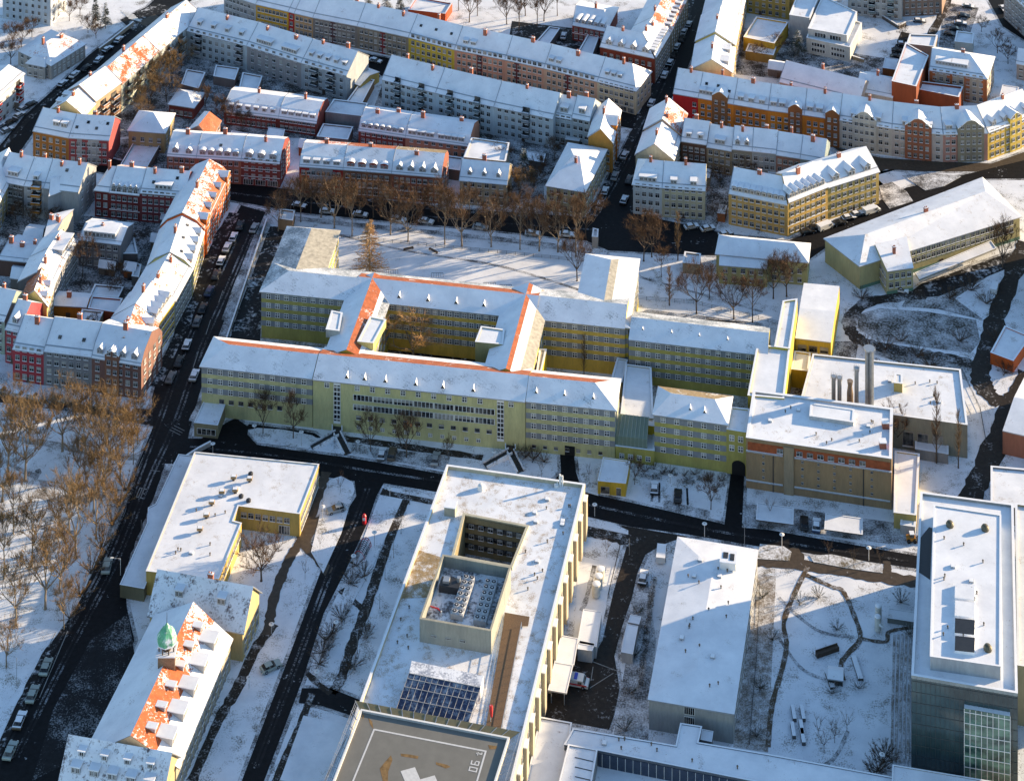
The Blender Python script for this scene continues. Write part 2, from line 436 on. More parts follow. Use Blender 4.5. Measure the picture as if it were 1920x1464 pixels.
def row(front, h, depth, houses, jit=0, **common):
    """a terrace: each pair of neighbouring front points is one house"""
    W = [V2(P(u, v, h)) for u, v in front]
    back = []
    for i, p in enumerate(W):
        ns = []
        if i > 0: ns.append(perp(W[i-1], p))
        if i < len(W)-1: ns.append(perp(p, W[i+1]))
        n = sum(ns, Vector()).normalized(); k = 1/max(n.dot(ns[0]), .5)
        back.append(p+n*depth*k)
    out = []
    for i, ho in enumerate(houses):
        if ho is None: continue
        o = dict(common); o.update(ho); lab = o.pop('label'); col = o.pop('col'); hh = h+o.pop('dh', rnd.choice([-jit, 0, jit*.7]))
        if i > 0: o.setdefault('eL', 0)
        out.append(bld(lab, [W[i], W[i+1], back[i+1], back[i]], hh, col, **o))
    return out
# ------------------------------------------------------------------ flat-roofed building
def inset(pts, d):
    n = len(pts); out = []
    for i in range(n):
        n1 = perp(pts[i-1], pts[i]); n2 = perp(pts[i], pts[(i+1) % n]); m = (n1+n2).normalized()
        out.append(V2(pts[i])+m*(d/max(m.dot(n1), .35)))
    return out
def flat(label, px, h, col, roof='F', par=.35, pw=.4, name='flat_roofed_building', cat='building', cap=None, zb=0, world=None, group=None, bands=None, parent=None, parcol=None):
    """px: roof outline in the photo, in order anticlockwise seen from above (front left, front right, back right, back left)"""
    pts = world if world else [V2(P(u, v, h)) for u, v in px]
    if sum(pts[i-1].x*pts[i].y-pts[i].x*pts[i-1].y for i in range(len(pts))) < 0: pts = pts[::-1]
    base = (pts[0]+pts[1])/2; base.z = zb
    rt = root(name, base, label, cat, group)
    b = MB(); b.prism(pts, zb, h+par-.1, 0)
    if bands:
        for z, zz in bands:
            for i in range(len(pts)):
                p0, p1 = pts[i-1], pts[i]; nn = perp(p0, p1); b.prism([p0-nn*.03, p1-nn*.03, p1+nn*.05, p0+nn*.05], z, zz, 1, 1, True)
    b.build('wall', [wallm(col), plain('grey_band', (.22, .235, .25), .7)], rt)
    inn = inset(pts, pw); out = inset(pts, -.07)
    b = MB(); b.poly([(p.x, p.y, h) for p in inn], 0); b.build('roof', [rm(roof)], rt)
    b = MB(); n = len(pts); z0 = h+par-.1; z1 = h+par
    for i in range(n):
        j = (i+1) % n
        b.poly([(out[i].x, out[i].y, z0), (out[j].x, out[j].y, z0), (out[j].x, out[j].y, z1), (out[i].x, out[i].y, z1)])
        b.poly([(out[i].x, out[i].y, z1), (out[j].x, out[j].y, z1), (inn[j].x, inn[j].y, z1), (inn[i].x, inn[i].y, z1)], 1)
        b.poly([(inn[j].x, inn[j].y, h-.05), (inn[i].x, inn[i].y, h-.05), (inn[i].x, inn[i].y, z1), (inn[j].x, inn[j].y, z1)])
        b.poly([(pts[j].x, pts[j].y, z0), (pts[i].x, pts[i].y, z0), (out[i].x, out[i].y, z0), (out[j].x, out[j].y, z0)])
    b.build('parapet', [wallm(parcol or col), rm(cap) if cap else frost()], rt)
    return rt, pts
# ------------------------------------------------------------------ ground, roads, paths
GM = {
 'snow': lambda: snowm('ground_snow', (.14, .12, .09), .30, .22, 3.2),
 'lawn': lambda: snowm('lawn_snow', (.13, .11, .06), .31, .28, 3.6, 0, .06),
 'thin': lambda: snowm('lawn_thin_snow', (.14, .11, .06), .45, .2, 2.0, 0, .09),
 'clean': lambda: snowm('fresh_snow', (.25, .24, .2), .17, .2, 3.5),
 'walk': lambda: snowm('pavement_trodden_snow', (.075, .07, .066), .53, .26, 2.8, 0, .1),
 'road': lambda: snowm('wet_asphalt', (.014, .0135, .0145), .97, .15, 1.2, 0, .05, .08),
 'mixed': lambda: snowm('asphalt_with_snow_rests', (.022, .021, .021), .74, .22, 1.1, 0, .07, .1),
 'brown': lambda: snowm('asphalt_with_frost', (.07, .052, .036), .95, .25, 1.4, 0, .06),
 'path': lambda: snowm('cleared_path', (.042, .034, .027), .76, .4, 2.6, 0, .09, .1),
 'scrub': lambda: snowm('scrub_under_snow', (.05, .042, .028), .62, .18, 2.0, 0, .13, .1),
 'yardm': lambda: snowm('yard_soil_with_snow', (.050, .044, .040), .62, .22, 2.2, 0, .1, .1),  # under-colour kept dark to paint in the deep courtyard shade
 'dirt': lambda: snowm('muddy_asphalt', (.034, .028, .023), .90, .22, 1.6, 0, .1, .1),
 'gpath': lambda: snowm('earth_path', (.10, .072, .045), .78, .5, 2.6, 0, .12, .1),
 'slush': lambda: snowm('slushy_drive', (.036, .03, .025), .78, .2, 1.8, 0, .12, .1),
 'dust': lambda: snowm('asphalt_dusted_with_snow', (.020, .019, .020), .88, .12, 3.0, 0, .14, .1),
 'gravel': lambda: snowm('frosty_gravel', (.20, .17, .14), .60, .5, 3.5, 0, .1),
}
def struct(o): o['kind'] = 'structure'; return o
VN = [0]
def area(name, px, z, mat, edge=0.0):
    pts = [V2(P(u, v, 0)) for u, v in px]
    if sum(pts[i-1].x*pts[i].y-pts[i].x*pts[i-1].y for i in range(len(pts))) < 0: pts = pts[::-1]
    if name == 'road':      # slushy verge along every carriageway
        VN[0] += 1; vb = MB(); vb.poly([(p.x, p.y, .0165+.00047*VN[0]) for p in inset(pts, -.75)]); struct(vb.build('verge', [GM['walk']()], loc=(pts[0].x, pts[0].y, 0)))
    b = MB()
    if edge: b.prism(pts, 0, z, 1, 0)
    else: b.poly([(p.x, p.y, z) for p in pts])
    return struct(b.build(name, [GM[mat](), plain('kerb_stone', (.3, .3, .3), .8)], loc=(pts[0].x, pts[0].y, 0)))
def smooth(pts, n=7):
    out = []
    for i in range(len(pts)-1):
        p0, p1, p2, p3 = pts[max(i-1, 0)], pts[i], pts[i+1], pts[min(i+2, len(pts)-1)]
        for k in range(n):
            t = k/n
            out.append(.5*((2*p1)+(p2-p0)*t+(2*p0-5*p1+4*p2-p3)*t*t+(3*p1-p0-3*p2+p3)*t**3))
    out.append(pts[-1]); return out
def strip(name, px, width, z, mat):
    c = smooth([V2(P(u, v)) for u, v in px]); b = MB(); L = []; Rr = []
    for i, p in enumerate(c):
        d = (c[min(i+1, len(c)-1)]-c[max(i-1, 0)]).normalized(); n = Vector((-d.y, d.x, 0))
        k = width/2*(1+rnd.uniform(-.2, .2)); L.append(p+n*k); Rr.append(p-n*k)
    for i in range(len(c)-1):
        b.poly([(q.x, q.y, z) for q in (Rr[i], Rr[i+1], L[i+1], L[i])])
    return struct(b.build(name, [GM[mat]()], loc=(c[0].x, c[0].y, 0)))
g = MB(); g.poly([(-1500, -900, 0), (1500, -900, 0), (1500, 2500, 0), (-1500, 2500, 0)])
struct(g.build('ground', [GM['snow']()], loc=(0, 0, 0)))
# the wide street on the left
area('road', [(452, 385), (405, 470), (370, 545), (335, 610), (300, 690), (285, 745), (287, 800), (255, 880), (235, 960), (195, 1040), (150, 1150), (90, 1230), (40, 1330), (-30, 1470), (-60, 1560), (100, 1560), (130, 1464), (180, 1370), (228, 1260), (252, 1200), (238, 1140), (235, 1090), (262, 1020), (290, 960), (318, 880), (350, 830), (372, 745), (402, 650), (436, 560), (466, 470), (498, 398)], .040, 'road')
strip('pavement', [(505, 405), (470, 500), (432, 600), (405, 690), (362, 790)], 2.2, .048, 'walk')
strip('pavement', [(480, 440), (448, 520), (418, 600)], .9, .052, 'walk')
strip('pavement', [(440, 400), (400, 470), (365, 560), (330, 640), (290, 725)], 3.0, .052, 'mixed')
strip('pavement', [(318, 870), (290, 950), (262, 1020), (240, 1080)], 2.0, .060, 'walk')
strip('pavement', [(196, 1030), (150, 1140), (85, 1230), (35, 1330), (-20, 1440)], 1.6, .068, 'mixed')
area('pavement', [(170, 1200), (240, 1150), (256, 1250), (150, 1420), (60, 1464), (100, 1330)], .072, 'dust')
# crossing street to the north of the hospital
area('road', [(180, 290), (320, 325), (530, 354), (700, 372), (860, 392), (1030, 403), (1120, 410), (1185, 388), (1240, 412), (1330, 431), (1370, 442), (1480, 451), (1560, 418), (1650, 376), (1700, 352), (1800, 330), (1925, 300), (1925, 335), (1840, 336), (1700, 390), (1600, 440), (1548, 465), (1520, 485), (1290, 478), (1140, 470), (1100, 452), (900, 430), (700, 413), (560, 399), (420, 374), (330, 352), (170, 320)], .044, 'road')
strip('pavement', [(520, 405), (640, 420), (800, 435), (960, 452), (1110, 472)], 2.0, .056, 'walk')
strip('pavement', [(540, 360), (700, 376), (860, 396), (1020, 408)], 1.6, .058, 'mixed')
area('road', [(1560, 275), (1650, 296), (1750, 303), (1860, 307), (1930, 282), (1930, 325), (1850, 322), (1730, 322), (1660, 318), (1600, 330), (1650, 345), (1690, 380), (1660, 390), (1640, 330)], .036, 'brown')
area('traffic_island', [(1648, 350), (1672, 342), (1700, 360), (1712, 378), (1668, 392), (1655, 375)], .13, 'walk', 1)
area('traffic_island', [(1692, 330), (1745, 325), (1802, 332), (1770, 350), (1735, 358)], .13, 'walk', 1)
# street running away through the blocks
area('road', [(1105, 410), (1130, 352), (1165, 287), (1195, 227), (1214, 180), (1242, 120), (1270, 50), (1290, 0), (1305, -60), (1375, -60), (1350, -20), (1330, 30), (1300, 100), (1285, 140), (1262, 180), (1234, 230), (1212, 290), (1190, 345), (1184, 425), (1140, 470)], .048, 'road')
strip('pavement', [(1112, 405), (1137, 352), (1172, 287), (1200, 227), (1222, 175), (1250, 115), (1277, 50), (1300, -10)], 2.4, .060, 'mixed')
strip('pavement', [(1187, 400), (1192, 345), (1216, 288), (1240, 225)], 1.6, .060, 'mixed')
# streets among the upper blocks
area('road', [(640, 92), (930, 150), (1195, 214), (1215, 222), (1200, 245), (900, 185), (650, 128)], .040, 'road')
area('road', [(-30, 310), (45, 218), (110, 160), (165, 105), (235, 52), (300, -10), (420, -40), (350, 8), (262, 64), (182, 132), (112, 192), (62, 250), (20, 310)], .040, 'road')
strip('pavement', [(-5, 290), (55, 222), (118, 165), (190, 100), (240, 60)], 1.8, .054, 'mixed')
area('road', [(225, 38), (290, 6), (345, 20), (300, 52), (250, 60)], .052, 'mixed')
area('cycle_crossing', [(258, 43), (290, 27), (300, 34), (272, 50)], .060, 'brown')
for i in range(5):
    b = MB(); q = [V2(P(u+i*3.2, v+i*3.0)) for u, v in ((228, 22), (252, 28), (252, 29.6), (228, 23.6))]
    b.poly([(p.x, p.y, .062) for p in q][::-1]); struct(b.build('crosswalk_stripe', [WHITE()], loc=q[0]))
area('road', [(1836, -30), (1875, -30), (1930, 28), (1930, 82), (1880, 50)], .040, 'road')
strip('path', [(1780, -10), (1765, 30), (1740, 75)], 2.5, .036, 'path')
# hospital roads
area('road', [(340, 822), (378, 822), (425, 792), (442, 784), (466, 800), (464, 815), (482, 834), (578, 848), (655, 858), (720, 869), (840, 891), (980, 906), (1040, 913), (1110, 926), (1250, 957), (1380, 988), (1440, 993), (1720, 1042), (1720, 1066), (1480, 1032), (1420, 1024), (1290, 1002), (1180, 987), (1100, 968), (840, 926), (720, 906), (665, 902), (600, 893), (335, 852)], .036, 'road')
area('road', [(466, 795), (530, 803), (590, 812), (605, 822), (575, 818), (520, 810), (480, 803), (462, 806)], .040, 'road')
strip('path', [(640, 822), (720, 832), (820, 846), (905, 858)], 1.8, .030, 'path')
area('road', [(1050, 852), (1076, 852), (1080, 885), (1092, 922), (1030, 912), (1052, 885)], .046, 'road')
area('road', [(1371, 880), (1396, 880), (1391, 992), (1358, 985)], .046, 'road')
area('road', [(664, 896), (722, 902), (706, 930), (690, 978), (648, 1070), (607, 1150), (569, 1270), (495, 1464), (465, 1540), (420, 1540), (453, 1464), (530, 1262), (573, 1147), (611, 1045), (640, 1000), (655, 950), (668, 930)], .050, 'road')
strip('path', [(612, 885), (598, 925), (582, 968), (566, 1010), (598, 1048), (618, 1075)], 2.2, .056, 'brown')
strip('path', [(566, 1012), (547, 1040), (530, 1075), (514, 1120), (506, 1160), (500, 1190)], 2.0, .058, 'brown')
area('road', [(560, 1010), (582, 972), (600, 968), (590, 1000), (572, 1030)], .060, 'brown')
strip('path', [(762, 932), (745, 975), (720, 1040), (690, 1130), (660, 1210), (640, 1270), (622, 1300)], 2.0, .056, 'path')
strip('path', [(640, 1105), (660, 1125), (682, 1142)], 1.5, .058, 'path')
strip('path', [(576, 1262), (600, 1285), (620, 1300)], 1.2, .058, 'path')
strip('path', [(715, 922), (770, 932), (840, 945)], 2.2, .060, 'path')
area('road', [(566, 1290), (620, 1290), (690, 1318), (670, 1345), (600, 1322), (560, 1318)], .056, 'road')
strip('path', [(585, 1300), (562, 1360), (535, 1420), (510, 1480)], 1.3, .060, 'path')
strip('path', [(515, 1170), (480, 1215), (445, 1290), (410, 1350), (360, 1464)], 2.0, .052, 'path')
area('road', [(1165, 985), (1290, 1006), (1262, 1014), (1240, 1022), (1210, 1040), (1195, 1075), (1185, 1120), (1165, 1180), (1152, 1230), (1162, 1290), (1152, 1340), (1142, 1368), (1020, 1345), (1035, 1260), (1080, 1215), (1115, 1225), (1130, 1200), (1150, 1110), (1165, 1060), (1176, 1020)], .052, 'dirt')
strip('path', [(1098, 994), (1140, 1003), (1182, 1016)], 3.0, .058, 'path')
area('yard', [(1180, 1090), (1215, 1090), (1230, 1200), (1215, 1390), (1150, 1380), (1175, 1230)], .030, 'walk')
area('yard', [(1085, 1040), (1150, 1060), (1120, 1220), (1075, 1215)], .024, 'clean')
area('lawn', [(1415, 1075), (1455, 1080), (1440, 1410), (1375, 1400), (1400, 1200)], .024, 'gravel')
strip('path', [(1415, 1052), (1480, 1056), (1560, 1068), (1640, 1080), (1725, 1092)], 3.0, .056, 'brown')
strip('path', [(1478, 1030), (1492, 1045), (1490, 1060)], 3.4, .054, 'brown')
strip('path', [(1662, 1052), (1664, 1066), (1660, 1080)], 1.6, .054, 'brown')
strip('path', [(1515, 1062), (1492, 1108), (1470, 1165), (1475, 1210), (1465, 1260), (1448, 1320), (1440, 1400)], 1.0, .060, 'gpath')
strip('path', [(1512, 1078), (1560, 1100), (1580, 1108), (1600, 1150), (1613, 1196), (1590, 1225), (1577, 1245), (1581, 1275)], 1.0, .060, 'gpath')
strip('path', [(1613, 1197), (1660, 1203), (1668, 1184), (1712, 1176)], .8, .062, 'gpath')
for i in range(5):
    u = 1673+i*7.5
    strip('garden_step', [(u+4, 1190), (u+1, 1300), (u-1, 1430)], .45, .10+.05*i, 'gravel')
area('parking', [(1465, 950), (1715, 985), (1712, 1025), (1395, 985), (1400, 945)], .024, 'walk')
area('parking', [(1190, 880), (1365, 905), (1355, 970), (1180, 935)], .024, 'lawn')
area('parking', [(690, 838), (845, 855), (835, 882), (700, 858)], .026, 'walk')
area('lawn', [(465, 808), (482, 803), (530, 806), (585, 817), (600, 826), (578, 842), (482, 831)], .13, 'lawn', 1)
area('lawn', [(618, 900), (640, 893), (662, 905), (665, 918), (640, 1000), (606, 1075), (583, 1035), (600, 965)], .11, 'lawn', 1)
area('lawn', [(712, 928), (755, 936), (700, 1060), (640, 1170), (612, 1235), (640, 1120)], .10, 'snow', 1)
area('lawn', [(722, 913), (840, 932), (838, 942), (735, 922)], .12, 'snow', 1)
area('lawn', [(1100, 970), (1150, 982), (1178, 995), (1178, 1003), (1100, 986)], .12, 'snow', 1)
area('lawn', [(1518, 1042), (1560, 1040), (1655, 1060), (1655, 1075), (1590, 1066), (1525, 1054)], .12, 'thin', 1)
area('lawn', [(1425, 1020), (1470, 1025), (1484, 1035), (1480, 1052), (1420, 1048)], .12, 'thin', 1)
area('lawn', [(980, 866), (1035, 872), (1042, 890), (1025, 905), (970, 897)], .11, 'lawn', 1)
area('lawn', [(1085, 885), (1115, 878), (1122, 930), (1095, 922)], .11, 'lawn', 1)
# school ring road on the right
strip('road', [(1735, 552), (1680, 558), (1625, 568), (1594, 598), (1600, 628), (1640, 648), (1720, 663), (1790, 674), (1848, 692)], 3.4, .050, 'slush')
strip('road', [(1925, 455), (1905, 500), (1872, 585), (1852, 650), (1838, 700), (1850, 735), (1878, 757)], 4.6, .054, 'dirt')
strip('road', [(1930, 700), (1908, 740), (1884, 792), (1858, 852), (1828, 915), (1812, 960)], 5.0, .058, 'dirt')
area('road', [(1690, 560), (1728, 532), (1870, 482), (1905, 470), (1893, 502), (1760, 556)], .046, 'mixed')
area('lawn', [(1608, 590), (1650, 578), (1740, 585), (1830, 600), (1838, 640), (1820, 662), (1740, 652), (1640, 636), (1608, 615)], .030, 'scrub')
area('lawn', [(1790, 560), (1880, 500), (1896, 505), (1868, 575), (1845, 600)], .030, 'lawn')
area('lawn', [(590, 425), (1120, 480), (1090, 560), (640, 520)], .022, 'clean')
area('lawn', [(1200, 490), (1340, 500), (1440, 560), (1430, 600), (1195, 575)], .022, 'lawn')
# the park on the left
area('lawn', [(-40, 745), (280, 790), (235, 900), (180, 1040), (80, 1220), (-40, 1400)], .020, 'lawn')
strip('path', [(-20, 815), (80, 830), (180, 850), (262, 858)], 1.8, .046, 'gravel')
strip('path', [(62, 925), (140, 938), (200, 925)], 2.2, .048, 'gravel')
strip('path', [(125, 970), (105, 1010), (75, 1055), (20, 1085), (-30, 1090)], 2.0, .048, 'gravel')
area('pool_terrace', [(90, 868), (210, 885), (200, 918), (70, 900)], .16, 'clean', 1)
area('road', [(-20, 735), (100, 750), (285, 768), (290, 800), (180, 778), (-20, 752)], .034, 'mixed')
# lawn plots by the old building, bottom left
area('yard_pool', [(569, 1343), (660, 1362), (600, 1480), (525, 1464)], .25, 'clean', 1)

# trodden yards between the houses, yardm ones darkened in colour for courtyard shade
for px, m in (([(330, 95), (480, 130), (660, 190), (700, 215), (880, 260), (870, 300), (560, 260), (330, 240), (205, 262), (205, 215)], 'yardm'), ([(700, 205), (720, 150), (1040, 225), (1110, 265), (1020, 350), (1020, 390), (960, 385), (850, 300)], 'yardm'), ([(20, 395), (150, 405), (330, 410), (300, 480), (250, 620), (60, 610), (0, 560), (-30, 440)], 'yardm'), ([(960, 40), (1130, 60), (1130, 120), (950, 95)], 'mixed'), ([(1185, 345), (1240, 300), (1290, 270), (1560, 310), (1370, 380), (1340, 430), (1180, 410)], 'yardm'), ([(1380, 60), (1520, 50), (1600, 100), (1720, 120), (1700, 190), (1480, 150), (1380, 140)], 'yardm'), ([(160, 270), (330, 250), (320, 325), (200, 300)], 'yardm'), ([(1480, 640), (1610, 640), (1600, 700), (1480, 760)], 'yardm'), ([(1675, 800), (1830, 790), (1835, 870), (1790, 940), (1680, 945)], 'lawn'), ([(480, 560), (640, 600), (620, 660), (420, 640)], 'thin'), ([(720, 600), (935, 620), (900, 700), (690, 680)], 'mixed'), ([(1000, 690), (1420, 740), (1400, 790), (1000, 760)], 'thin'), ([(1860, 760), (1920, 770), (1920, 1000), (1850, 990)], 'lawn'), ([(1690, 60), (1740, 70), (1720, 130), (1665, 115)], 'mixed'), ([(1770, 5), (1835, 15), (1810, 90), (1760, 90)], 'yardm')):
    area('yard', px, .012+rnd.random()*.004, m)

for px in ([(1700, 560), (1760, 545), (1850, 510), (1890, 500), (1880, 560), (1840, 600), (1760, 580), (1690, 575)], [(1640, 640), (1730, 655), (1840, 680), (1840, 720), (1720, 690), (1640, 665)]):
    area('slope', px, .026+rnd.random()*.003, 'scrub')
# tyre tracks and footpaths worn through the snow
for px, wd, m in (([(470, 800), (440, 812), (420, 835)], 1.2, 'dust'), ([(600, 432), (760, 470), (940, 500), (1090, 545)], .8, 'walk'), ([(1200, 520), (1290, 545), (1430, 585)], .9, 'walk'), ([(1460, 1120), (1530, 1180), (1600, 1195)], .7, 'walk'), ([(1450, 1180), (1500, 1250), (1550, 1275)], .7, 'walk'), ([(1590, 1370), (1560, 1425), (1500, 1450)], .8, 'walk'), ([(730, 960), (700, 1040), (665, 1130)], .6, 'lawn'), ([(0, 860), (90, 900), (170, 880), (230, 850)], 1.2, 'walk'), ([(-20, 960), (60, 985), (150, 1000)], 1.0, 'walk'), ([(70, 880), (95, 960), (60, 1060), (20, 1180)], 1.2, 'walk'), ([(1115, 1060), (1100, 1120), (1090, 1145)], 1.0, 'walk'), ([(1245, 945), (1275, 952), (1330, 965)], 2.5, 'walk'), ([(1222, 940), (1226, 905)], .5, 'dust'), ([(1236, 942), (1236, 905)], .5, 'dust'), ([(1266, 950), (1268, 915)], .5, 'dust'), ([(1290, 955), (1288, 915)], .5, 'dust')):
    strip('worn_track', px, wd, .032+rnd.random()*.003, m)

area('yard', [(506, 424), (546, 428), (520, 480), (492, 545), (488, 640), (425, 645), (440, 600), (470, 520)], .0152, 'mixed')  # dark ground sheet, its colour carries the shade between street wall and wing
area('yard', [(1195, 600), (1210, 580), (1430, 606), (1440, 625), (1190, 590)], .0153, 'walk')

# road markings
def mark(pts, z=.078):
    q = [V2(P(u, v)) for u, v in pts]; b = MB(); b.poly([(p.x, p.y, z) for p in q]); return struct(b.build('road_marking', [plain('worn_road_paint', (.26, .26, .25), .8, 0, .35, 2.5)], loc=q[0]))
def mline(p, q, wd=.16):
    c = [V2(P(*p)), V2(P(*q))]; n = perp(*c)*wd/2; b = MB(); b.poly([(x.x, x.y, .078) for x in (c[0]-n, c[1]-n, c[1]+n, c[0]+n)]); struct(b.build('road_marking', [plain('worn_road_paint', (.26, .26, .25), .8, 0, .35, 2.5)], loc=c[0]))
for p, q in (((268, 858), (220, 968)), ((220, 968), (168, 1085)), ((127, 1183), (74, 1308)), ((104, 1186), (92, 1210)), ((282, 882), (300, 884)), ((318, 806), (338, 816)), ((322, 802), (342, 812)), ((326, 798), (346, 808)), ((372, 660), (362, 690)), ((395, 600), (386, 628)), ((418, 545), (410, 568)), ((1168, 1262), (1110, 1240)), ((1150, 1262), (1106, 1290)), ((1112, 1250), (1108, 1276))): mline(p, q)
# speed limit figure 30, laid for drivers coming towards the viewer
o_ = V2(P(276, 917)); ex = (V2(P(262, 914))-o_).normalized(); ey = (V2(P(264, 946))-o_).normalized()
for strokes, x0 in (([(0, 0, .75, .3), (0, 1.35, .75, 1.65), (0, 2.7, .75, 3.0), (.55, .3, .75, 2.7)], 0), ([(0, 0, .75, .3), (0, 2.7, .75, 3.0), (0, .3, .2, 2.7), (.55, .3, .75, 2.7)], 1.05)):
    bb = MB()
    for a0, b0, a1, b1 in strokes: bb.poly([(p.x, p.y, .079) for p in (o_+ex*(x0+a0)+ey*(3-b0), o_+ex*(x0+a1)+ey*(3-b0), o_+ex*(x0+a1)+ey*(3-b1), o_+ex*(x0+a0)+ey*(3-b1))])
    struct(bb.build('road_marking', [plain('worn_road_paint', (.26, .26, .25), .8, 0, .35, 2.5)], loc=o_))
# twin tyre tracks through slush
for px in ([(470, 440), (425, 545), (375, 660), (330, 790), (280, 900), (215, 1060), (120, 1240), (30, 1420)], [(445, 440), (395, 550), (345, 660), (310, 760), (265, 880), (200, 1050), (100, 1230), (10, 1400)], [(360, 838), (520, 855), (700, 884), (860, 908), (1060, 938), (1300, 988), (1500, 1022), (1700, 1052)], [(690, 915), (665, 980), (625, 1060), (590, 1150), (550, 1260), (480, 1440)], [(300, 345), (560, 378), (860, 412), (1120, 432)], [(1120, 400), (1160, 330), (1200, 250), (1250, 140), (1300, 30)]):
    for o in (-4, 4): strip('tyre_track', [(u+o, v) for u, v in px], .45, .0765+.0004*o/4, 'dust')
def thing_last(n_): return bpy.data.objects[n_]
# ------------------------------------------------------------------ residential blocks
ocre = (.62, .40, .12); cream = (.68, .60, .46); tan = (.52, .36, .22); greyb = (.26, .24, .22); pink = (.66, .38, .30); beige = (.66, .50, .36)
redw = (.17, .04, .035); dred = (.20, .06, .05); brownr = (.27, .10, .07); white = (.62, .66, .68); lgrey = (.45, .46, .47); orange = (.66, .26, .05); yellow = (.62, .50, .22); pbrown = (.36, .20, .15); pgrey = (.40, .34, .32)
# long block across the top
row([(420, -14), (480, 6), (541, 20), (552, 23), (587, 31), (670, 47), (766, 68), (852, 91), (947, 110), (1020, 126), (1120, 151), (1192, 169)], 7.4, 12, [
 dict(label='pale grey apartment house at the left end of the long block across the top', col=lgrey, w=(3, 8)),
 dict(label='ochre apartment house right of the pale grey one in the long top block', col=ocre, w=(3, 8), sky=2),
 dict(label='very narrow red stairwell house between ochre and tan houses of the top block', col=(.40, .06, .04), w=(3, 1)),
 dict(label='narrow tan apartment house right of the red stairwell in the top block', col=tan, w=(3, 4), chim=1),
 dict(label='grey brown apartment house with dark glazed stairwell in the long top block', col=greyb, w=(3, 9), strips=[(.45, 1.7, (.10, .05, .05))], chim=2),
 dict(label='dark taupe apartment house with red stairwell left of the yellow house, top block', col=(.30, .26, .21), w=(3, 10), strips=[(.5, 1.7, (.22, .05, .05))], chim=2),
 dict(label='bright yellow apartment house in the middle of the long top block', col=(.66, .50, .16), w=(4, 8), mats=('S', 'S'), sky=3, chim=1),
 dict(label='rosy apartment house with two roof hatches right of the yellow one, top block', col=pink, w=(4, 9), dorm=(2, 'shed', 1.6, 1.0, .14, (.1, .4)), strips=[(.5, 1.8, (.15, .05, .05))]),
 dict(label='pink beige apartment house with dark red loggia column in the long top block', col=(.68, .42, .33), w=(4, 7), strips=[(.3, 1.6, (.16, .05, .05))]),
 dict(label='beige apartment house with brown bare patch on its snowy roof, top block', col=(.66, .46, .36), w=(4, 9), strips=[(.45, 1.8, (.16, .05, .05))], chim=1, dorm=(2, 'shed', 1.5, 1.0, .14, (.02, .3))),
 dict(label='cream corner house with hipped roof at the right end of the long top block', col=cream, w=(3, 7), hipR=3.5, mats=('S', 'SR'), em='SR', we=(3, 4), dorm=(3, 'shed', 1.2, 1.0, .15, (.1, .6)), shop=5, z0=2.1),
], rise=4.2)
# courtyard block: street side on the left, then the row behind
row([(322, 15), (240, 83), (170, 143), (118, 180), (92, 208)], 8.4, 11, jit=.35, houses=[
 dict(label='white terrace house with balconies and scattered red tiles next to the street corner', col=white, mats=('S', 'SR'), wb=(3, 7), balb=[(.2, 2.4, 3, (.40, .42, .40)), (.5, 2.4, 3, (.40, .42, .40)), (.8, 2.4, 3, (.40, .42, .40))], chim=1),
 dict(label='pale terrace house with one large patch of bare red tiles', col=(.55, .58, .52), mats=('S', 'RR'), wb=(3, 7), balb=[(.15, 2.4, 3, (.30, .36, .30)), (.45, 2.4, 3, (.30, .36, .30)), (.78, 2.4, 3, (.30, .36, .30))], chim=1),
 dict(label='cream terrace house with tall peach firewall beside the bare trees', col=(.50, .36, .26), mats=('S', 'SR'), wb=(3, 5), balb=[(.3, 2.6, 3, (.30, .18, .12)), (.7, 2.6, 3, (.30, .18, .12))], dh=.9),
 dict(label='terrace house with sunlit roof terrace behind the brown corner house', col=(.60, .50, .30), mats=('S', 'SR'), wb=(3, 4), dorm=(2, 'shed', 1.6, 1.2, .15)),
], rise=3.4)
row([(62, 243), (129, 256), (204, 261)], 7.6, 10.5, [
 dict(label='brown ochre corner house with two roof hatches at the left street', col=(.38, .19, .08), w=(3, 5), dorm=(2, 'shed', 1.8, 1.3, .16, (.45, .9))),
 dict(label='red and grey striped house with sunlit orange gable end', col=(.33, .10, .10), w=(3, 7), we=None, sky=4, strips=[(.27, 1.4, (.45, .45, .45)), (.62, 3.2, (.45, .45, .45))]),
], rise=3.6, eR=.2, shop=None)
row([(350, 56), (463, 84), (565, 116), (650, 140)], 7.8, 12.5, [
 dict(label='white house with four dormers in the row behind the courtyard trees', col=white, w=(4, 9), dorm=(4, 'shed', 1.4, 1.2, .14), bal=[(.2, 2.4, 3, (.3, .3, .32)), (.88, 2.4, 3, (.3, .3, .32))], chim=1),
 dict(label='grey house with two wide snowy dormers in the row behind the courtyard trees', col=(.38, .36, .36), w=(4, 7), dorm=(2, 'shed', 5.5, 1.3, .10), chim=2),
 dict(label='pale blue grey house with sunlit yellow gable end and five dormers', col=(.47, .50, .52), w=(4, 6), dorm=(5, 'shed', 1.3, 1.1, .15), bal=[(.3, 2.6, 3, (.12, .14, .16)), (.66, 2.6, 3, (.12, .14, .16))], chim=2, eR=.1),
], rise=4.2)
bld('lit yellow plastered gable wall of a low house lean-to beside parked cars', quad_from((655, 152), (676, 160), 3, 9), 3, (.60, .45, .2), rise=1.0, name='lean_to', cat='annex')
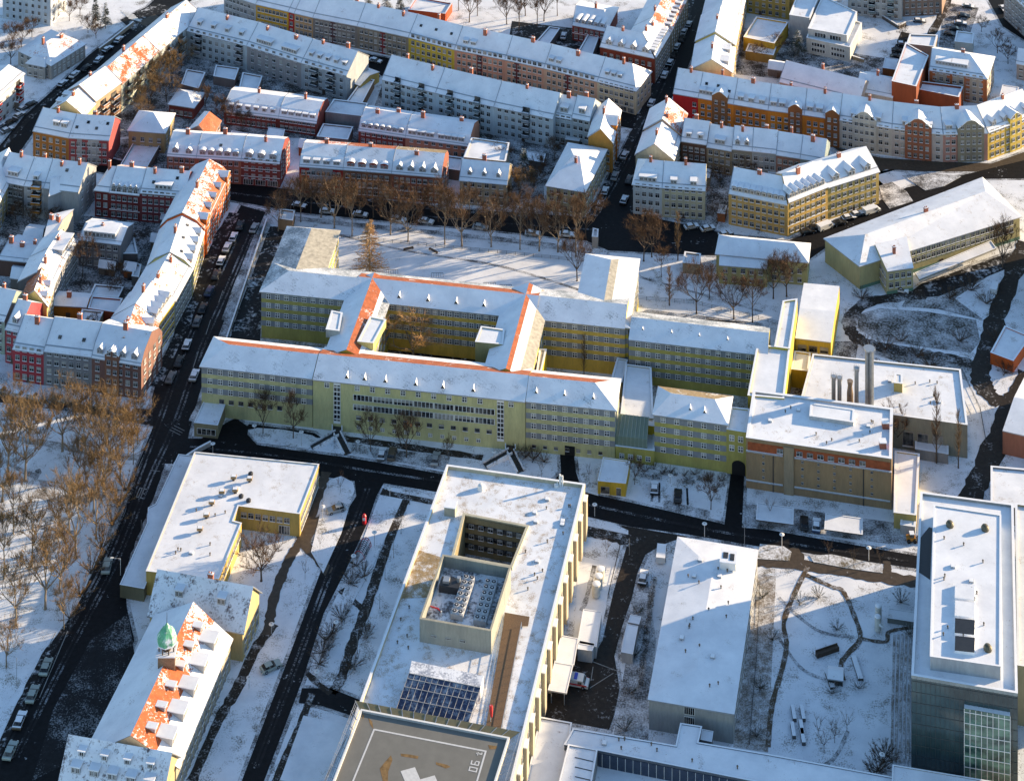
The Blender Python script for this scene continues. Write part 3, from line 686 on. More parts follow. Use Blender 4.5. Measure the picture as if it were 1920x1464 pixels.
row([(716, 147), (817, 172), (926, 198), (1037, 221)], 8.6, 12, [
 dict(label='bluish white apartment house with balconies at the left of the white row', col=(.64, .69, .72), w=(4, 9), bal=[(.3, 1.9, 4, (.18, .22, .24)), (.74, 1.9, 4, (.18, .22, .24))], chim=2),
 dict(label='bluish white apartment house in the middle of the white row', col=(.62, .68, .72), w=(4, 9), bal=[(.25, 1.9, 4, (.18, .22, .24)), (.72, 1.9, 4, (.18, .22, .24))], chim=1),
 dict(label='bluish white apartment house at the right of the white row, above the garages', col=(.62, .67, .70), w=(4, 8), bal=[(.55, 2.2, 4, (.3, .33, .36))], mats=('SL', 'S')),
], rise=4.2)
row([(1039, 214), (1072, 220), (1106, 227)], 8.4, 10, jit=.35, houses=[
 dict(label='narrow pale blue house with roof terrace right of the white row', col=(.55, .60, .63), w=(4, 3), dorm=(1, 'shed', 2.2, 1.5, .1), chim=1),
 dict(label='narrow pale house with black chimney beside the ornate orange gable', col=(.52, .56, .58), w=(4, 3), dorm=(1, 'shed', 1.8, 1.5, .1), chim=1),
], rise=3.6)
bld('corner house with ornate orange gable facing the deep street', [P(1148, 268, 8.5), P(1164, 205, 8.5), P(1118, 203, 8.5), P(1103, 256, 8.5)], 8.5, (.56, .30, .12), rise=3, mats=('SR', 'S'), w=(4, 6), wl=(3, 3), gab=[(.5, 5, (.6, .25, .08))])
bld('yellowish house with hipped snowy roof and two lit snow patches by the deep street', [P(1025, 347, 6.8), P(1096, 359, 6.8), P(1137, 280, 6.8), P(1066, 268, 6.8)], 6.8, (.50, .47, .33), rise=3, hipL=4.5, hipR=4.5, w=(3, 5), we=(3, 9), chim=1, name='hipped_house')
# small houses inside the block
row([(420, 206), (522, 219), (594, 229)], 4.2, 11, [
 dict(label='dark red low house with row of dormers, left half behind the pink houses', col=dred, w=(2, 10), dorm=(6, 'shed', 1.3, 1.1, .04)),
 dict(label='dark red low house with row of dormers, right half behind the pink houses', col=dred, w=(2, 8), dorm=(5, 'shed', 1.5, 1.1, .04)),
], man=(1.6, 2.0), rise=1.0)
row([(672, 242), (760, 255), (880, 272)], 4.4, 11, [
 dict(label='dark red house with seven arched dormers behind the grey panelled house', col=dred, w=(2, 8), dorm=(7, 'arch', 1.4, 1.0, .03), chim=2),
 dict(label='salmon house with seven boxy dormers and snow on top', col=(.50, .27, .20), w=(2, 8), dorm=[(3, 'shed', 2.2, 1.2, .03, (.03, .45)), (4, 'shed', 1.6, 1.2, .03, (.5, .92))], chim=2),
], man=(1.7, 2.0), rise=1.2)
flat('grey windowless garage hall with painted wall between the two dark red houses', [(610, 212), (678, 220), (690, 196), (626, 188)], 3.4, (.34, .34, .35), 'S', name='garage_hall')
flat('low snowy shed roof below the painted garage wall', [(594, 258), (652, 264), (662, 240), (606, 234)], 2.2, (.2, .18, .17), 'FC', name='shed', cat='shed')
flat('long narrow snowy garage roof beside the yellow gable wall', [(650, 192), (678, 197), (702, 152), (682, 148)], 2.2, (.3, .2, .14), 'FC', name='garage', cat='garage')
flat('low snowy extension roof right of the salmon house', [(868, 300), (902, 305), (912, 268), (880, 263)], 3.0, (.35, .3, .28), 'FC', name='extension', cat='annex')
for i, (q, l) in enumerate([(([(400, 145), (440, 152), (448, 130), (405, 124)]), 'snowy flat garage roof left below the white dormer house'), ([(448, 168), (482, 174), (492, 145), (455, 138)], 'snowy flat garage roof below the grey row'), ([(340, 160), (372, 168), (385, 138), (350, 132)], 'snowy flat garage roof right of the courtyard trees')]):
    flat(l, q, 2.3, (.25, .2, .18), 'FC', name='garage', cat='garage')
bld('small square house with pyramid roof and snowy front terrace', [P(241, 243, 6), P(309, 248, 6), P(327, 212, 6), P(262, 207, 6)], 6, (.46, .36, .22), rise=2.6, hipL=4.8, hipR=4.8, w=(2, 4), we=(2, 3), name='villa', cat='house')
flat('snowy roof terrace with railing in front of the small square house', [(226, 312), (276, 316), (300, 274), (252, 268)], 1.6, (.2, .18, .17), 'F', .5, .2, name='terrace', cat='terrace')
bld('small dark red pavilion house with pyramid roof beside the bare trees', [P(317, 194, 3.6), P(363, 201, 3.6), P(383, 174, 3.6), P(336, 167, 3.6)], 3.6, dred, rise=1.8, hipL=3.6, hipR=3.6, w=(1, 5), name='pavilion_house')
bld('villa with grey pilasters, hipped roof and bare orange tiles at its ridge', [P(96, 122, 4.6), P(160, 82, 4.6), P(96, 56, 4.6), P(34, 94, 4.6)], 4.6, (.40, .38, .36), rise=2.6, hipL=5, hipR=3.5, mats=('SR', 'S'), w=(2, 7, 'tall', (.9, 1.5)), wl=(2, 5), em='SR', name='villa', chim=2)
bld('small bay wing with snowy roof on the front of the pilastered villa', quad_from((50, 117), (84, 124), 4.2, 4), 4.2, (.45, .44, .42), rise=1.2, hipL=1.5, hipR=1.5, w=(2, 3), name='bay_wing', cat='annex')
row([(-30, 204), (45, 138)], 8.4, 11, [dict(label='white house with red balconies and sunlit roof at the left edge of the photo', col=white, mats=('F', 'S'), w=(3, 6), bal=[(.3, 2.2, 3, (.4, .06, .04)), (.85, 2.2, 3, (.4, .06, .04))], chim=1)], rise=1.6, eR=.3)
bld('tall white block with lit cream side in the top left corner', [P(5, 35), P(95, 49), P(125, 20), P(40, 8)], 13, (.58, .62, .66), rise=1.0, w=(5, 7, 'dark', (.8, 1.0)), we=(5, 3, 'dark', (.8, 1.0)), name='apartment_block')
# front row on the crossing street
row([(313, 287), (368, 291), (452, 296), (525, 302)], 7.4, 11, jit=.35, houses=[
 dict(label='pinkish brown house with two dormers behind the red block', col=pbrown, w=(3, 5), dorm=(2, 'gable', 1.7, 1.1, .03)),
 dict(label='pinkish brown house with row of arched dormers behind the red block', col=(.38, .19, .14), w=(3, 7), dorm=(5, 'arch', 1.6, 1.1, .03), mats=('S', 'S', 'SR'), sky=1),
 dict(label='dark red corner house with orange sunlit gables over a side lane', col=(.25, .08, .07), w=(3, 5), we=(3, 5), dorm=(3, 'arch', 1.9, 1.1, .03), trim=(2.4, 4.6), shop=3, z0=2.0),
], man=(1.8, 1.9), rise=1.5)
bld('rear wing with bare orange tile roof behind the pinkish brown houses', [P(393, 262, 7), P(413, 226, 7), P(385, 208, 7), P(352, 244, 7)], 7, (.35, .2, .16), rise=2.8, mats=('R', 'S'), hipR=3, em='R', w=(3, 4), name='rear_wing', cat='annex')
row([(561, 309), (643, 315), (734, 322), (828, 330)], 7.6, 11, [
 dict(label='red house with grey panelled middle and wide dormers on the tree street', col=(.34, .05, .05), w=(3, 8), dorm=(4, 'shed', 1.7, 1.1, .03), strips=[(.5, 6.5, (.42, .42, .43))], mats=('S', 'SL', 'RR'), chim=1),
 dict(label='brown house with red arched dormers on the tree street', col=(.24, .13, .09), w=(3, 8), dorm=(4, 'arch', 2.0, 1.0, .03), trim=(2.5,), bd=(.30, .08, .06), mats=('S', 'SL', 'R'), chim=1, strips=[(.5, 1.2, (.3, .16, .1))]),
 dict(label='brown red corner house with gabled dormers on the tree street', col=(.28, .12, .09), w=(3, 8), we=(3, 4), dorm=(4, 'gable', 1.9, 1.0, .03), trim=(2.5,), mats=('S', 'SL', 'B'), chim=1),
], man=(1.7, 1.8), rise=1.3)
bld('small beige house with three gabled dormers on the tree street', quad_from((862, 336), (950, 344), 6.8, 9), 6.8, (.46, .40, .31), rise=3.0, w=(3, 6), dorm=(3, 'gable', 1.1, 1.0, .12), eL=.2, eR=.2, chim=1)
flat('flat snowy annex with skylights behind the small beige house', [(870, 297), (948, 305), (955, 270), (884, 260)], 5.5, (.4, .36, .3), 'FC', name='annex', cat='annex')
flat('low snowy garage beside the small beige house', [(835, 318), (862, 322), (868, 298), (838, 294)], 2.6, (.18, .16, .15), 'FC', name='garage', cat='garage')
# left block
row([(-5, 336), (45, 346), (82, 350), (147, 358)], 8.6, 12, [
 dict(label='dark grey plastered house at the left edge behind the courtyard', col=(.17, .16, .15), w=(4, 5), dorm=(1, 'shed', 3, 1.3, .1)),
 dict(label='light grey house with ochre balconies behind the left courtyard', col=(.50, .51, .52), w=(4, 2), bal=[(.66, 2.6, 4, (.5, .24, .04))], dorm=(1, 'shed', 1.4, 1.1, .1), chim=1),
 dict(label='grey house with sunlit yellow end wall by the lane, left block', col=(.42, .42, .42), w=None, we=(4, 3), chim=2, eR=.1, sky=1),
], rise=4.2)
bld('grey windowless rear wing with sloping snow roof and sunlit top', [P(90, 366, 8.2), P(127, 352, 8.2), P(131, 330, 8.2), P(100, 334, 8.2)], 8.2, (.42, .43, .44), rise=2.2, mats=('S', 'S'), name='rear_wing', cat='annex', door=False)
bld('house with sunlit orange roof cut by the left edge of the photo', [P(-10, 392, 8), P(32, 312, 8), P(2, 285, 8), P(-45, 365, 8)], 8, (.6, .5, .3), rise=3.2, mats=('SR', 'S'), w=(3, 6))
row([(178, 352), (205, 355), (262, 361), (346, 368)], 7.8, 11, jit=.35, houses=[
 dict(label='dark red corner house with green copper edged roof', col=redw, w=(3, 2), hipL=3),
 dict(label='dark red house with five gabled dormers in the red block', col=redw, w=(4, 5), dorm=(5, 'gable', 1.3, 1.0, .03), man=(1.8, 1.8), rise=1.8, mats=('S', 'RR'), chim=1, trim=(2.4,)),
 dict(label='dark brownish red house with lit ridge tiles in the red block', col=(.20, .06, .06), w=(4, 7), mats=('S', 'R'), chim=2, sky=2, dorm=(1, 'shed', 4.5, 1.2, .08)),
], rise=3.4)
# the long sunlit terrace down the left street (its facades look right)
row([(277, 664), (297, 604), (327, 561), (360, 501), (382, 430), (431, 328)], 7.6, 11.5, jit=.35, houses=[
 dict(label='orange corner house with timbered gables at the lower end of the street terrace', col=(.55, .26, .08), mats=('R6', 'S'), w=(3, 5), dorm=(3, 'gable', 1.8, 1.2, .06), gab=[(.4, 3.5, (.6, .26, .06))]),
 dict(label='yellow terrace house with four sunlit dormers on the street terrace', col=(.62, .46, .12), mats=('SR', 'S'), w=(3, 6), dorm=(4, 'gable', 1.8, 1.2, .06), chim=1),
 dict(label='plain grey green terrace house with smooth white roof on the street terrace', col=(.34, .36, .33), mats=('SR', 'S'), w=(3, 7), chim=2),
 dict(label='yellow green terrace house with three mansard dormers on the street terrace', col=(.54, .50, .26), mats=('SR', 'FC', 'S'), w=(3, 8), dorm=(4, 'gable', 1.9, 1.2, .03), man=(1.9, 1.9), rise=1.8, sky=3, chim=1),
 dict(label='red orange terrace house with pinnacles and bare tiles at the upper street corner', col=(.58, .16, .05), mats=('R', 'RR', 'S'), w=(3, 10), dorm=(5, 'gable', 1.7, 1.2, .03), man=(1.9, 1.9), rise=1.8, chim=1, gab=[(.12, 3, (.6, .2, .06)), (.9, 3, (.6, .2, .06))]),
], rise=3.6)
# bottom row of the left block
row([(24, 648), (82, 657), (172, 668), (265, 684)], 8.2, 12, jit=.35, houses=[
 dict(label='crimson pink house with plain snow roof at the front of the left block', col=(.36, .08, .09), w=(4, 4), chim=1),
 dict(label='grey house with entrance passage in the middle of the front left row', col=(.27, .27, .28), w=(4, 6), chim=1, sky=2),
 dict(label='brown mansard house with pointed dormer at the corner of the left street', col=(.22, .13, .11), w=(4, 6), man=(1.8, 2.0), rise=1.8, dorm=(4, 'gable', 1.5, 1.2, .03), gab=[(.42, 3.6, (.25, .14, .10), 1.0)], we=(4, 4)),
], rise=4.0)
bld('narrow pink house with dormer behind the crimson front house', quad_from((10, 614), (36, 620), 8.4, 11), 8.4, (.34, .09, .10), rise=3.6, w=(4, 2), dorm=(1, 'gable', 1.4, 1.2, .1))
bld('mint green house cut by the left edge of the photo', quad_from((-40, 590), (9, 600), 8.4, 11), 8.4, (.40, .46, .40), rise=3.8, w=(4, 3), mats=('S', 'S'))
bld('house with pink brick stair gable and bare orange tiles in the left courtyard', [P(88, 575, 8), P(101, 531, 8), P(58, 515, 8), P(40, 560, 8)], 8, (.6, .5, .25), rise=3.0, mats=('RR', 'R'), w=(3, 4), dorm=(2, 'gable', 1.5, 1.1, .08))
row([(101, 531), (122, 486), (145, 451)], 7.6, 9, [
 dict(label='courtyard house with flat tilted snow roof left of the inner trees', col=(.2, .2, .21), mats=('SR', 'S'), w=(3, 6), chim=1),
 dict(label='courtyard house with sunlit glazed penthouse on the left', col=(.32, .32, .30), mats=('F', 'S'), w=(3, 5), dorm=(1, 'shed', 7, 1.4, .1), chim=1),
], rise=2.4)
bld('grey courtyard house with wide glazed roof storey facing the inner trees', quad_from((147, 448), (226, 457), 7.0, 9), 7.0, (.22, .22, .23), rise=1.6, mats=('FC', 'S'), w=(3, 6), dorm=(1, 'shed', 8.5, 1.5, .1, (.1, .85)), chim=1, eR=.2)
bld('dark timbered low house with slanting snow roof at the left edge', [P(-4, 484, 4.5), P(56, 490, 4.5), P(98, 452, 4.5), P(32, 440, 4.5)], 4.5, (.10, .06, .05), rise=1.4, mats=('S', 'S'), chim=3)
bld('narrow house with steep snow roof and two brick chimneys against the firewall', [P(83, 446, 7), P(98, 452, 7), P(138, 392, 7), P(97, 402, 7)], 7, (.5, .48, .44), rise=1.5, chim=2, name='rear_wing', cat='annex')
bld('small shed with tilted snow roof in the upper left courtyard', [P(42, 442, 3), P(80, 448, 3), P(84, 424, 3), P(55, 420, 3)], 3, (.12, .12, .12), rise=.8, name='shed', cat='shed')
bld('low orange workshop in the left courtyard', [P(92, 570, 3.2), P(163, 574, 3.2), P(173, 551, 3.2), P(106, 546, 3.2)], 3.2, (.50, .22, .05), rise=.6, name='workshop', cat='workshop', chim=1)
flat('snowy shed roof right of the orange workshop', [(165, 580), (218, 588), (230, 562), (172, 557)], 2.6, (.28, .08, .05), 'FC', name='shed', cat='shed')
flat('snowy shed roof behind the orange workshop', [(168, 556), (222, 560), (232, 540), (178, 535)], 2.4, (.14, .13, .13), 'FC', name='shed', cat='shed')
flat('small snowy garage roof in front of the orange workshop', [(148, 604), (184, 608), (194, 586), (154, 582)], 2.4, (.3, .28, .24), 'FC', name='garage', cat='garage')
flat('low snowy roof in the shade between courtyard and street terrace', [(225, 478), (258, 478), (250, 440), (232, 436)], 3.0, (.13, .12, .12), 'FC', name='shed', cat='shed')
flat('small snowy hut roof at the courtyard fence', [(247, 520), (260, 522), (265, 498), (253, 496)], 2.0, (.2, .2, .2), 'FC', name='hut', cat='hut')
# ------------------------------------------------------------------ upper right
row([(1262, 173), (1309, 181), (1375, 193), (1440, 204), (1508, 213), (1574, 223), (1672, 239), (1768, 250), (1852, 247), (1945, 212)], 8.2, 12, [
 dict(label='bright red windowless end house of the long gabled row', col=(.52, .015, .03), w=(3, 1, 'dbl', (1.1, 1.2), .8, (.75, .05))),
 dict(label='orange house with brown brick gable at the left of the gabled row', col=orange, w=(3, 5), gab=[(.62, 4.6, (.25, .13, .07))], dorm=(2, 'shed', 2.0, 1.2, .06, (.02, .4)), sky=3),
 dict(label='orange house with arched brown gable next to the brown brick one', col=(.50, .20, .05), w=(3, 5), dorm=(3, 'shed', 1.6, 1.3, .06), chim=1),
 dict(label='light orange house with rounded brown bay in the gabled row', col=(.62, .26, .06), w=(3, 5), gab=[(.75, 4.0, (.27, .12, .06))], dorm=(2, 'shed', 1.7, 1.3, .06, (.02, .5))),
 dict(label='deep orange house left of the cream gabled house', col=(.56, .22, .05), w=(3, 5), gab=[(.8, 4.0, (.27, .12, .06))], dorm=(2, 'shed', 1.7, 1.3, .06, (.02, .55))),
 dict(label='cream white house with large stepped gable in the gabled row', col=(.60, .57, .52), w=(4, 8), gab=[(.48, 6.8, (.62, .60, .55))], dorm=(2, 'shed', 1.6, 1.3, .06)),
 dict(label='house with broad brown red gable between white bays in the gabled row', col=(.55, .50, .47), w=(4, 8), gab=[(.52, 7.4, (.32, .15, .10))], dorm=(2, 'shed', 1.8, 1.3, .06)),
 dict(label='house with grey stone gable and pink bay in the gabled row', col=(.45, .28, .24), w=(4, 7), gab=[(.62, 7.6, (.27, .25, .20))], dorm=(1, 'shed', 1.8, 1.3, .06, (.0, .3))),
 dict(label='yellow house at the right end of the gabled row', col=(.60, .44, .16), w=(4, 9), gab=[(.55, 4.5, (.62, .48, .18))], dorm=(4, 'gable', 1.6, 1.3, .06)),
], rise=4.2, shop=None)
row([(1277, 264), (1325, 271), (1372, 279), (1410, 283), (1455, 288), (1500, 295), (1545, 303)], 7.6, 10, jit=.35, houses=[
 dict(label='dark brown plastered rear house at the left of the inner right row', col=(.13, .08, .06), w=(3, 4), dorm=(2, 'shed', 1.4, 1.2, .08), chim=1),
 dict(label='beige rear house with roof hatch in the inner right row', col=(.34, .28, .2), w=(3, 4), dorm=(1, 'shed', 2.8, 1.3, .08)),
 dict(label='olive grey rear house with two dormers in the inner right row', col=(.30, .29, .25), w=(3, 3), dorm=(2, 'gable', 1.3, 1.2, .08), chim=1),
 dict(label='pale blue rear house in the middle of the inner right row', col=(.42, .46, .48), w=(3, 4), mats=('S', 'RR')),
 dict(label='pinkish rear house with steep roof in the inner right row', col=(.34, .21, .17), w=(3, 4), chim=1, mats=('S', 'RR')),
 dict(label='turquoise grey rear house at the right of the inner right row', col=(.30, .36, .37), w=(3, 4), mats=('S', 'R'), chim=1),
], rise=3.6)
row([(1262, 300), (1276, 256), (1288, 215)], 7.8, 10.5, jit=.35, houses=[
 dict(label='street house with lit roof and a bare orange disc of tiles, deep street', col=(.5, .46, .36), mats=('SR', 'S'), w=(3, 4), chim=1),
 dict(label='street house with orange gable wall below the red windowless house', col=(.45, .3, .2), mats=('RR', 'S'), w=(3, 4), chim=2, dh=.6),
], rise=3.6)
row([(1187, 344), (1241, 350), (1322, 356)], 8.2, 12, [
 dict(label='white corner house with roof terrace where the deep street opens', col=(.58, .62, .64), w=(4, 4), dorm=(1, 'shed', 4.5, 1.3, .06), chim=1, hipL=3),
 dict(label='pale cream house with sunlit end wall beside the white corner house', col=(.52, .49, .38), w=(4, 6), we=(4, 2), dorm=(2, 'shed', 1.6, 1.2, .06), eR=.1),
], rise=3.6)
row([(1366, 358), (1477, 380), (1552, 350), (1648, 320)], 9.0, 12, jit=.35, houses=[
 dict(label='sand coloured house with shaded front and strip of dormers facing the crossroads', col=(.54, .38, .19), w=(4, 9), dorm=(9, 'arch', 1.4, 1.1, .04), mats=('S', 'S'), chim=1),
 dict(label='sand coloured house with long dormers and lit facade on the curved street', col=(.52, .37, .16), w=(4, 7), dorm=(6, 'gable', 1.8, 1.2, .04), mats=('S', 'S'), trim=(2.6,)),
 dict(label='pale yellow house with three pointed dormers at the end of the curved street', col=(.54, .42, .20), w=(4, 8), dorm=(3, 'gable', 2.2, 1.4, .06), mats=('FC', 'S'), eR=.2, chim=1),
], rise=3.6)
# behind the gabled row
bld('long pale house with dormer and wide snow roof behind the orange houses', quad_from((1462, 152), (1612, 190), 4.2, 12), 4.2, (.48, .45, .42), rise=3.4, w=(1, 6), eL=.2, chim=1)
bld('pinkish low front house with ragged wall and brick chimney behind the gabled row', quad_from((1513, 152), (1597, 170), 4.6, 6), 4.6, (.48, .38, .34), rise=1.8, w=(2, 6), eL=.2, eR=.2, chim=1)
bld('pale grey workshop house with four windows left of the brick firewall', quad_from((1604, 168), (1674, 182), 4.4, 11), 4.4, (.44, .43, .42), rise=2.4, w=(1, 5), eR=.1)
flat('white modern villa with sun terrace and set-back snow roof', [(1515, 55), (1588, 68), (1607, 24), (1542, -6)], 6.4, (.60, .60, .58), 'FC', .25, name='modern_villa', cat='villa')
o_, p_ = flat('wide lower storey of the white modern villa with terrace', [(1512, 74), (1594, 92), (1616, 46), (1598, 40), (1540, 0)], 4.2, (.60, .60, .57), 'FC', .5, name='villa_storey', cat='villa')
wallwins(thing_last('modern_villa'), P(1515, 55, 6.4), P(1588, 68, 6.4), 4.5, 2, 1, 2, 3.6, 1.3, 'shop', .12, .1, .03)
wallwins(o_, P(1512, 74, 4.2), P(1594, 92, 4.2), 1.0, 1.7, 2, 2, 4.5, 1.0, 'strip', .05, .05, .05)
bld('tan brick building with hipped snow roof and two dormers, long firewall beside it', [P(1742, 130, 8), P(1850, 147, 8), P(1864, 106, 8), P(1752, 88, 8)], 8.0, (.50, .44, .37), rise=3.0, hipR=6, w=(4, 8), dorm=(2, 'shed', 4.6, 1.2, .14, (.1, .65)), mats=('S', 'S'), we=(3, 4), em='F', strips=[(.06, 1.6, (.45, .18, .1)), (.36, 1.6, (.45, .18, .1)), (.66, 1.6, (.45, .18, .1)), (.96, 1.6, (.45, .18, .1))])
flat('red brick firewall building with flat sunlit snow roof', [(1672, 154), (1718, 164), (1741, 106), (1698, 82)], 8.6, (.22, .07, .038), 'F', .3, name='brick_building')
flat('low red brick wing with roof terrace in front of the tan brick building', [(1716, 170), (1798, 186), (1806, 166), (1726, 156)], 5.0, (.22, .07, .038), 'F', .6, name='brick_wing', cat='annex')
flat('small snowy flat roof house behind the red brick firewall', [(1700, 84), (1752, 90), (1758, 68), (1706, 66)], 6.5, (.4, .35, .3), 'F', name='rear_building')
flat('small white garden pavilion beside the car park in the top right', [(1790, 80), (1824, 84), (1826, 64), (1794, 60)], 3.6, (.55, .57, .55), 'FC', name='pavilion', cat='pavilion')
bld('light grey apartment block with balcony columns at the top edge', [P(1590, 28), P(1690, 40), P(1700, 8), P(1600, -4)], 12, (.50, .50, .49), rise=1, w=(5, 8), bal=[(.45, 2, 5, (.2, .25, .25)), (.8, 2, 5, (.2, .25, .25))], name='apartment_block')
bld('brown apartment block beside the light grey one at the top edge', [P(1692, 32), P(1766, 28), P(1775, -4), P(1700, -2)], 12, (.30, .22, .18), rise=1, w=(5, 6), name='apartment_block')
bld('pale yellow apartment block at the top edge right of the deep street', [P(1372, 20), P(1480, 38), P(1500, 0), P(1390, -18)], 9, (.50, .38, .16), rise=1, w=(4, 8), name='apartment_block')
flat('yellow low garage wing below the pale yellow apartment block', [(1394, 72), (1452, 84), (1478, 44), (1418, 34)], 4.0, (.56, .38, .12), 'F', .4, name='garage_wing', cat='annex')
flat('white carport roof beside the sunlit street houses at the top', [(1398, 98), (1450, 106), (1456, 90), (1404, 84)], 2.4, (.3, .22, .1), 'FC', name='carport', cat='carport')
flat('white flat roofed apartment wing at the top edge near the modern villa', [(1480, 30), (1518, 36), (1540, -14), (1500, -20)], 7, (.46, .48, .5), 'F', name='apartment_wing', cat='building')
row([(1372, 138), (1378, 90), (1388, 40), (1400, -20)], 8.0, 12, jit=.35, houses=[
 dict(label='street house with wide terrace roof right of the deep street', col=(.58, .50, .34), mats=('FC', 'S'), w=(3, 5), dorm=(2, 'shed', 3, 1.3, .1)),
 dict(label='street house with brown firewall and lit yellow side, upper deep street', col=(.60, .46, .2), mats=('FC', 'S'), w=(3, 6), chim=1, dh=.9),
 dict(label='street house with orange ridge at the top edge of the photo', col=(.62, .46, .2), mats=('SR', 'S'), w=(3, 6), chim=1),
], rise=3.4)
row([(1125, 86), (1228, 108), (1257, 60), (1290, -8)], 8.0, 11.5, [
 dict(label='dark brick corner house with four dormers left of the deep street', col=(.22, .06, .04), w=(3, 8), dorm=(4, 'gable', 2.0, 1.2, .06), mats=('S', 'F'), shop=None),
 dict(label='street house with row of small dormers and lit white roof, left of deep street', col=(.28, .24, .2), w=(3, 8), dorm=(8, 'shed', 1.0, 1.0, .05), mats=('SR', 'S'), chim=2),
 dict(label='street house with red edged lit roof at the top edge, left of deep street', col=(.3, .26, .2), w=(3, 8), dorm=(8, 'shed', 1.0, 1.0, .05), mats=('RR', 'S'), chim=2),
], rise=3.6)
bld('dark red house with five dormers in the upper park', [P(1073, 46, 5), P(1136, 58, 5), P(1158, 14, 5), P(1086, 2, 5)], 5, (.20, .06, .05), rise=2.4, w=(2, 6), dorm=(5, 'arch', 1.3, 1.0, .06), hipR=2.5, chim=1, trim=(2.3,))
flat('long snowy garage roof beside the dark red house', [(1083, 100), (1110, 106), (1124, 68), (1104, 64)], 2.4, (.1, .09, .09), 'FC', name='garage', cat='garage')
flat('pale flat garage roof along the upper park yard', [(1000, 86), (1026, 90), (1050, 55), (1030, 52)], 2.2, (.12, .11, .11), 'FC', name='garage', cat='garage')
flat('low brick red pavilion under trees at the top edge', [(765, 20), (835, 28), (848, 8), (780, -4)], 2.6, (.4, .1, .05), 'F', name='pavilion', cat='pavilion')
# school on the right
bld('long yellow green school with broad snow roof on the right', [P(1612, 497, 6.2), P(1912, 405, 6.2), P(1842, 333, 6.2), P(1547, 447, 6.2)], 6.2, (.50, .46, .28), rise=2.6, mats=('F', 'F'), hipL=7, hipR=5, em='F', w=(2, 22, 'dbl', (1.2, 1.3), 2.6, (.28, .04)), dz=1.9, plinth=(.8, (.16, .26, .2)), name='school', cat='school', chim=1)
bld('projecting front wing of the school with rounded corner', [P(1663, 507, 6.1), P(1712, 500, 6.1), P(1700, 455, 6.1), P(1640, 470, 6.1)], 6.1, (.50, .46, .30), prof=[(0, 0), (.5, .9), (.98, 1.75), (1, 0)], mats=('F', 'F', 'F'), w=(2, 4, 'dbl', (1.1, 1.3), 1.6), wl=(2, 5, 'dbl', (1.1, 1.3), 1.6), dz=2.2, name='school_wing', cat='school', chim=1, plinth=(.8, (.16, .26, .2)))
flat('long snowy canopy roof along the front of the school', [(1724, 524), (1868, 466), (1858, 452), (1716, 512)], 2.4, (.45, .45, .42), 'FC', .12, .2, zb=2.0, name='canopy', cat='canopy')
bld('yellow green school pavilion with hipped roof and snowy front bay', [P(1343, 474, 6.2), P(1514, 490, 6.2), P(1518, 456, 6.2), P(1350, 440, 6.2)], 6.2, (.44, .42, .24), rise=2, hipL=3.6, hipR=3.6, mats=('S', 'S'), w=(2, 10), name='pavilion_building', cat='building')
bld('front bay with low snow roof on the yellow green school pavilion', [P(1348, 495, 5.0), P(1438, 502, 5.0), P(1442, 480, 5.0), P(1350, 473, 5.0)], 5.0, (.44, .42, .24), rise=.8, w=(2, 5), name='bay_wing', cat='annex', z0=.9)
flat('small snowy transformer hut beside the tall poplar', [(1280, 495), (1312, 498), (1314, 478), (1284, 474)], 2.4, (.3, .26, .2), 'FC', name='hut', cat='hut')
flat('tiny white gatehouse by the northern fence', [(1110, 446), (1121, 447), (1122, 432), (1112, 430)], 2.6, (.4, .38, .36), 'FC', name='gatehouse', cat='hut')
flat('small kiosk with snow roof at the north west corner of the hospital garden', [(521, 412), (549, 416), (553, 397), (526, 394)], 2.6, (.3, .22, .15), 'F', name='kiosk', cat='hut')
flat('wooden shed with orange wall right of the ring road', [(1857, 662), (1900, 678), (1932, 632), (1884, 612)], 2.6, (.42, .13, .04), 'FC', .2, name='shed', cat='shed')
bld('pinkish brown building with blue shaded roof at the right edge', [P(1880, 805, 5.5), P(1990, 830, 5.5), P(2010, 722, 5.5), P(1922, 705, 5.5)], 5.5, (.38, .18, .13), rise=1.2, name='brick_building', cat='building')
flat('flat snowy hall roof cut by the right edge of the photo', [(1858, 948), (1960, 962), (1960, 885), (1858, 876)], 3.6, (.25, .25, .26), 'F', name='hall', cat='building')

row([(1882, -24), (1938, 26), (1995, 80)], 10, 11, [dict(label='shaded apartment house beyond the diagonal street in the top right corner', col=(.34, .33, .32), w=(5, 8)), dict(label='apartment house cut by the right edge beyond the diagonal street', col=(.4, .36, .3), w=(5, 8))], rise=3.5)
bld('house with snowy roofs at the right edge above the gabled row', quad_from((1906, 118), (1970, 130), 5, 9), 5, (.4, .36, .34), rise=2.4, w=(2, 5), eL=.3)

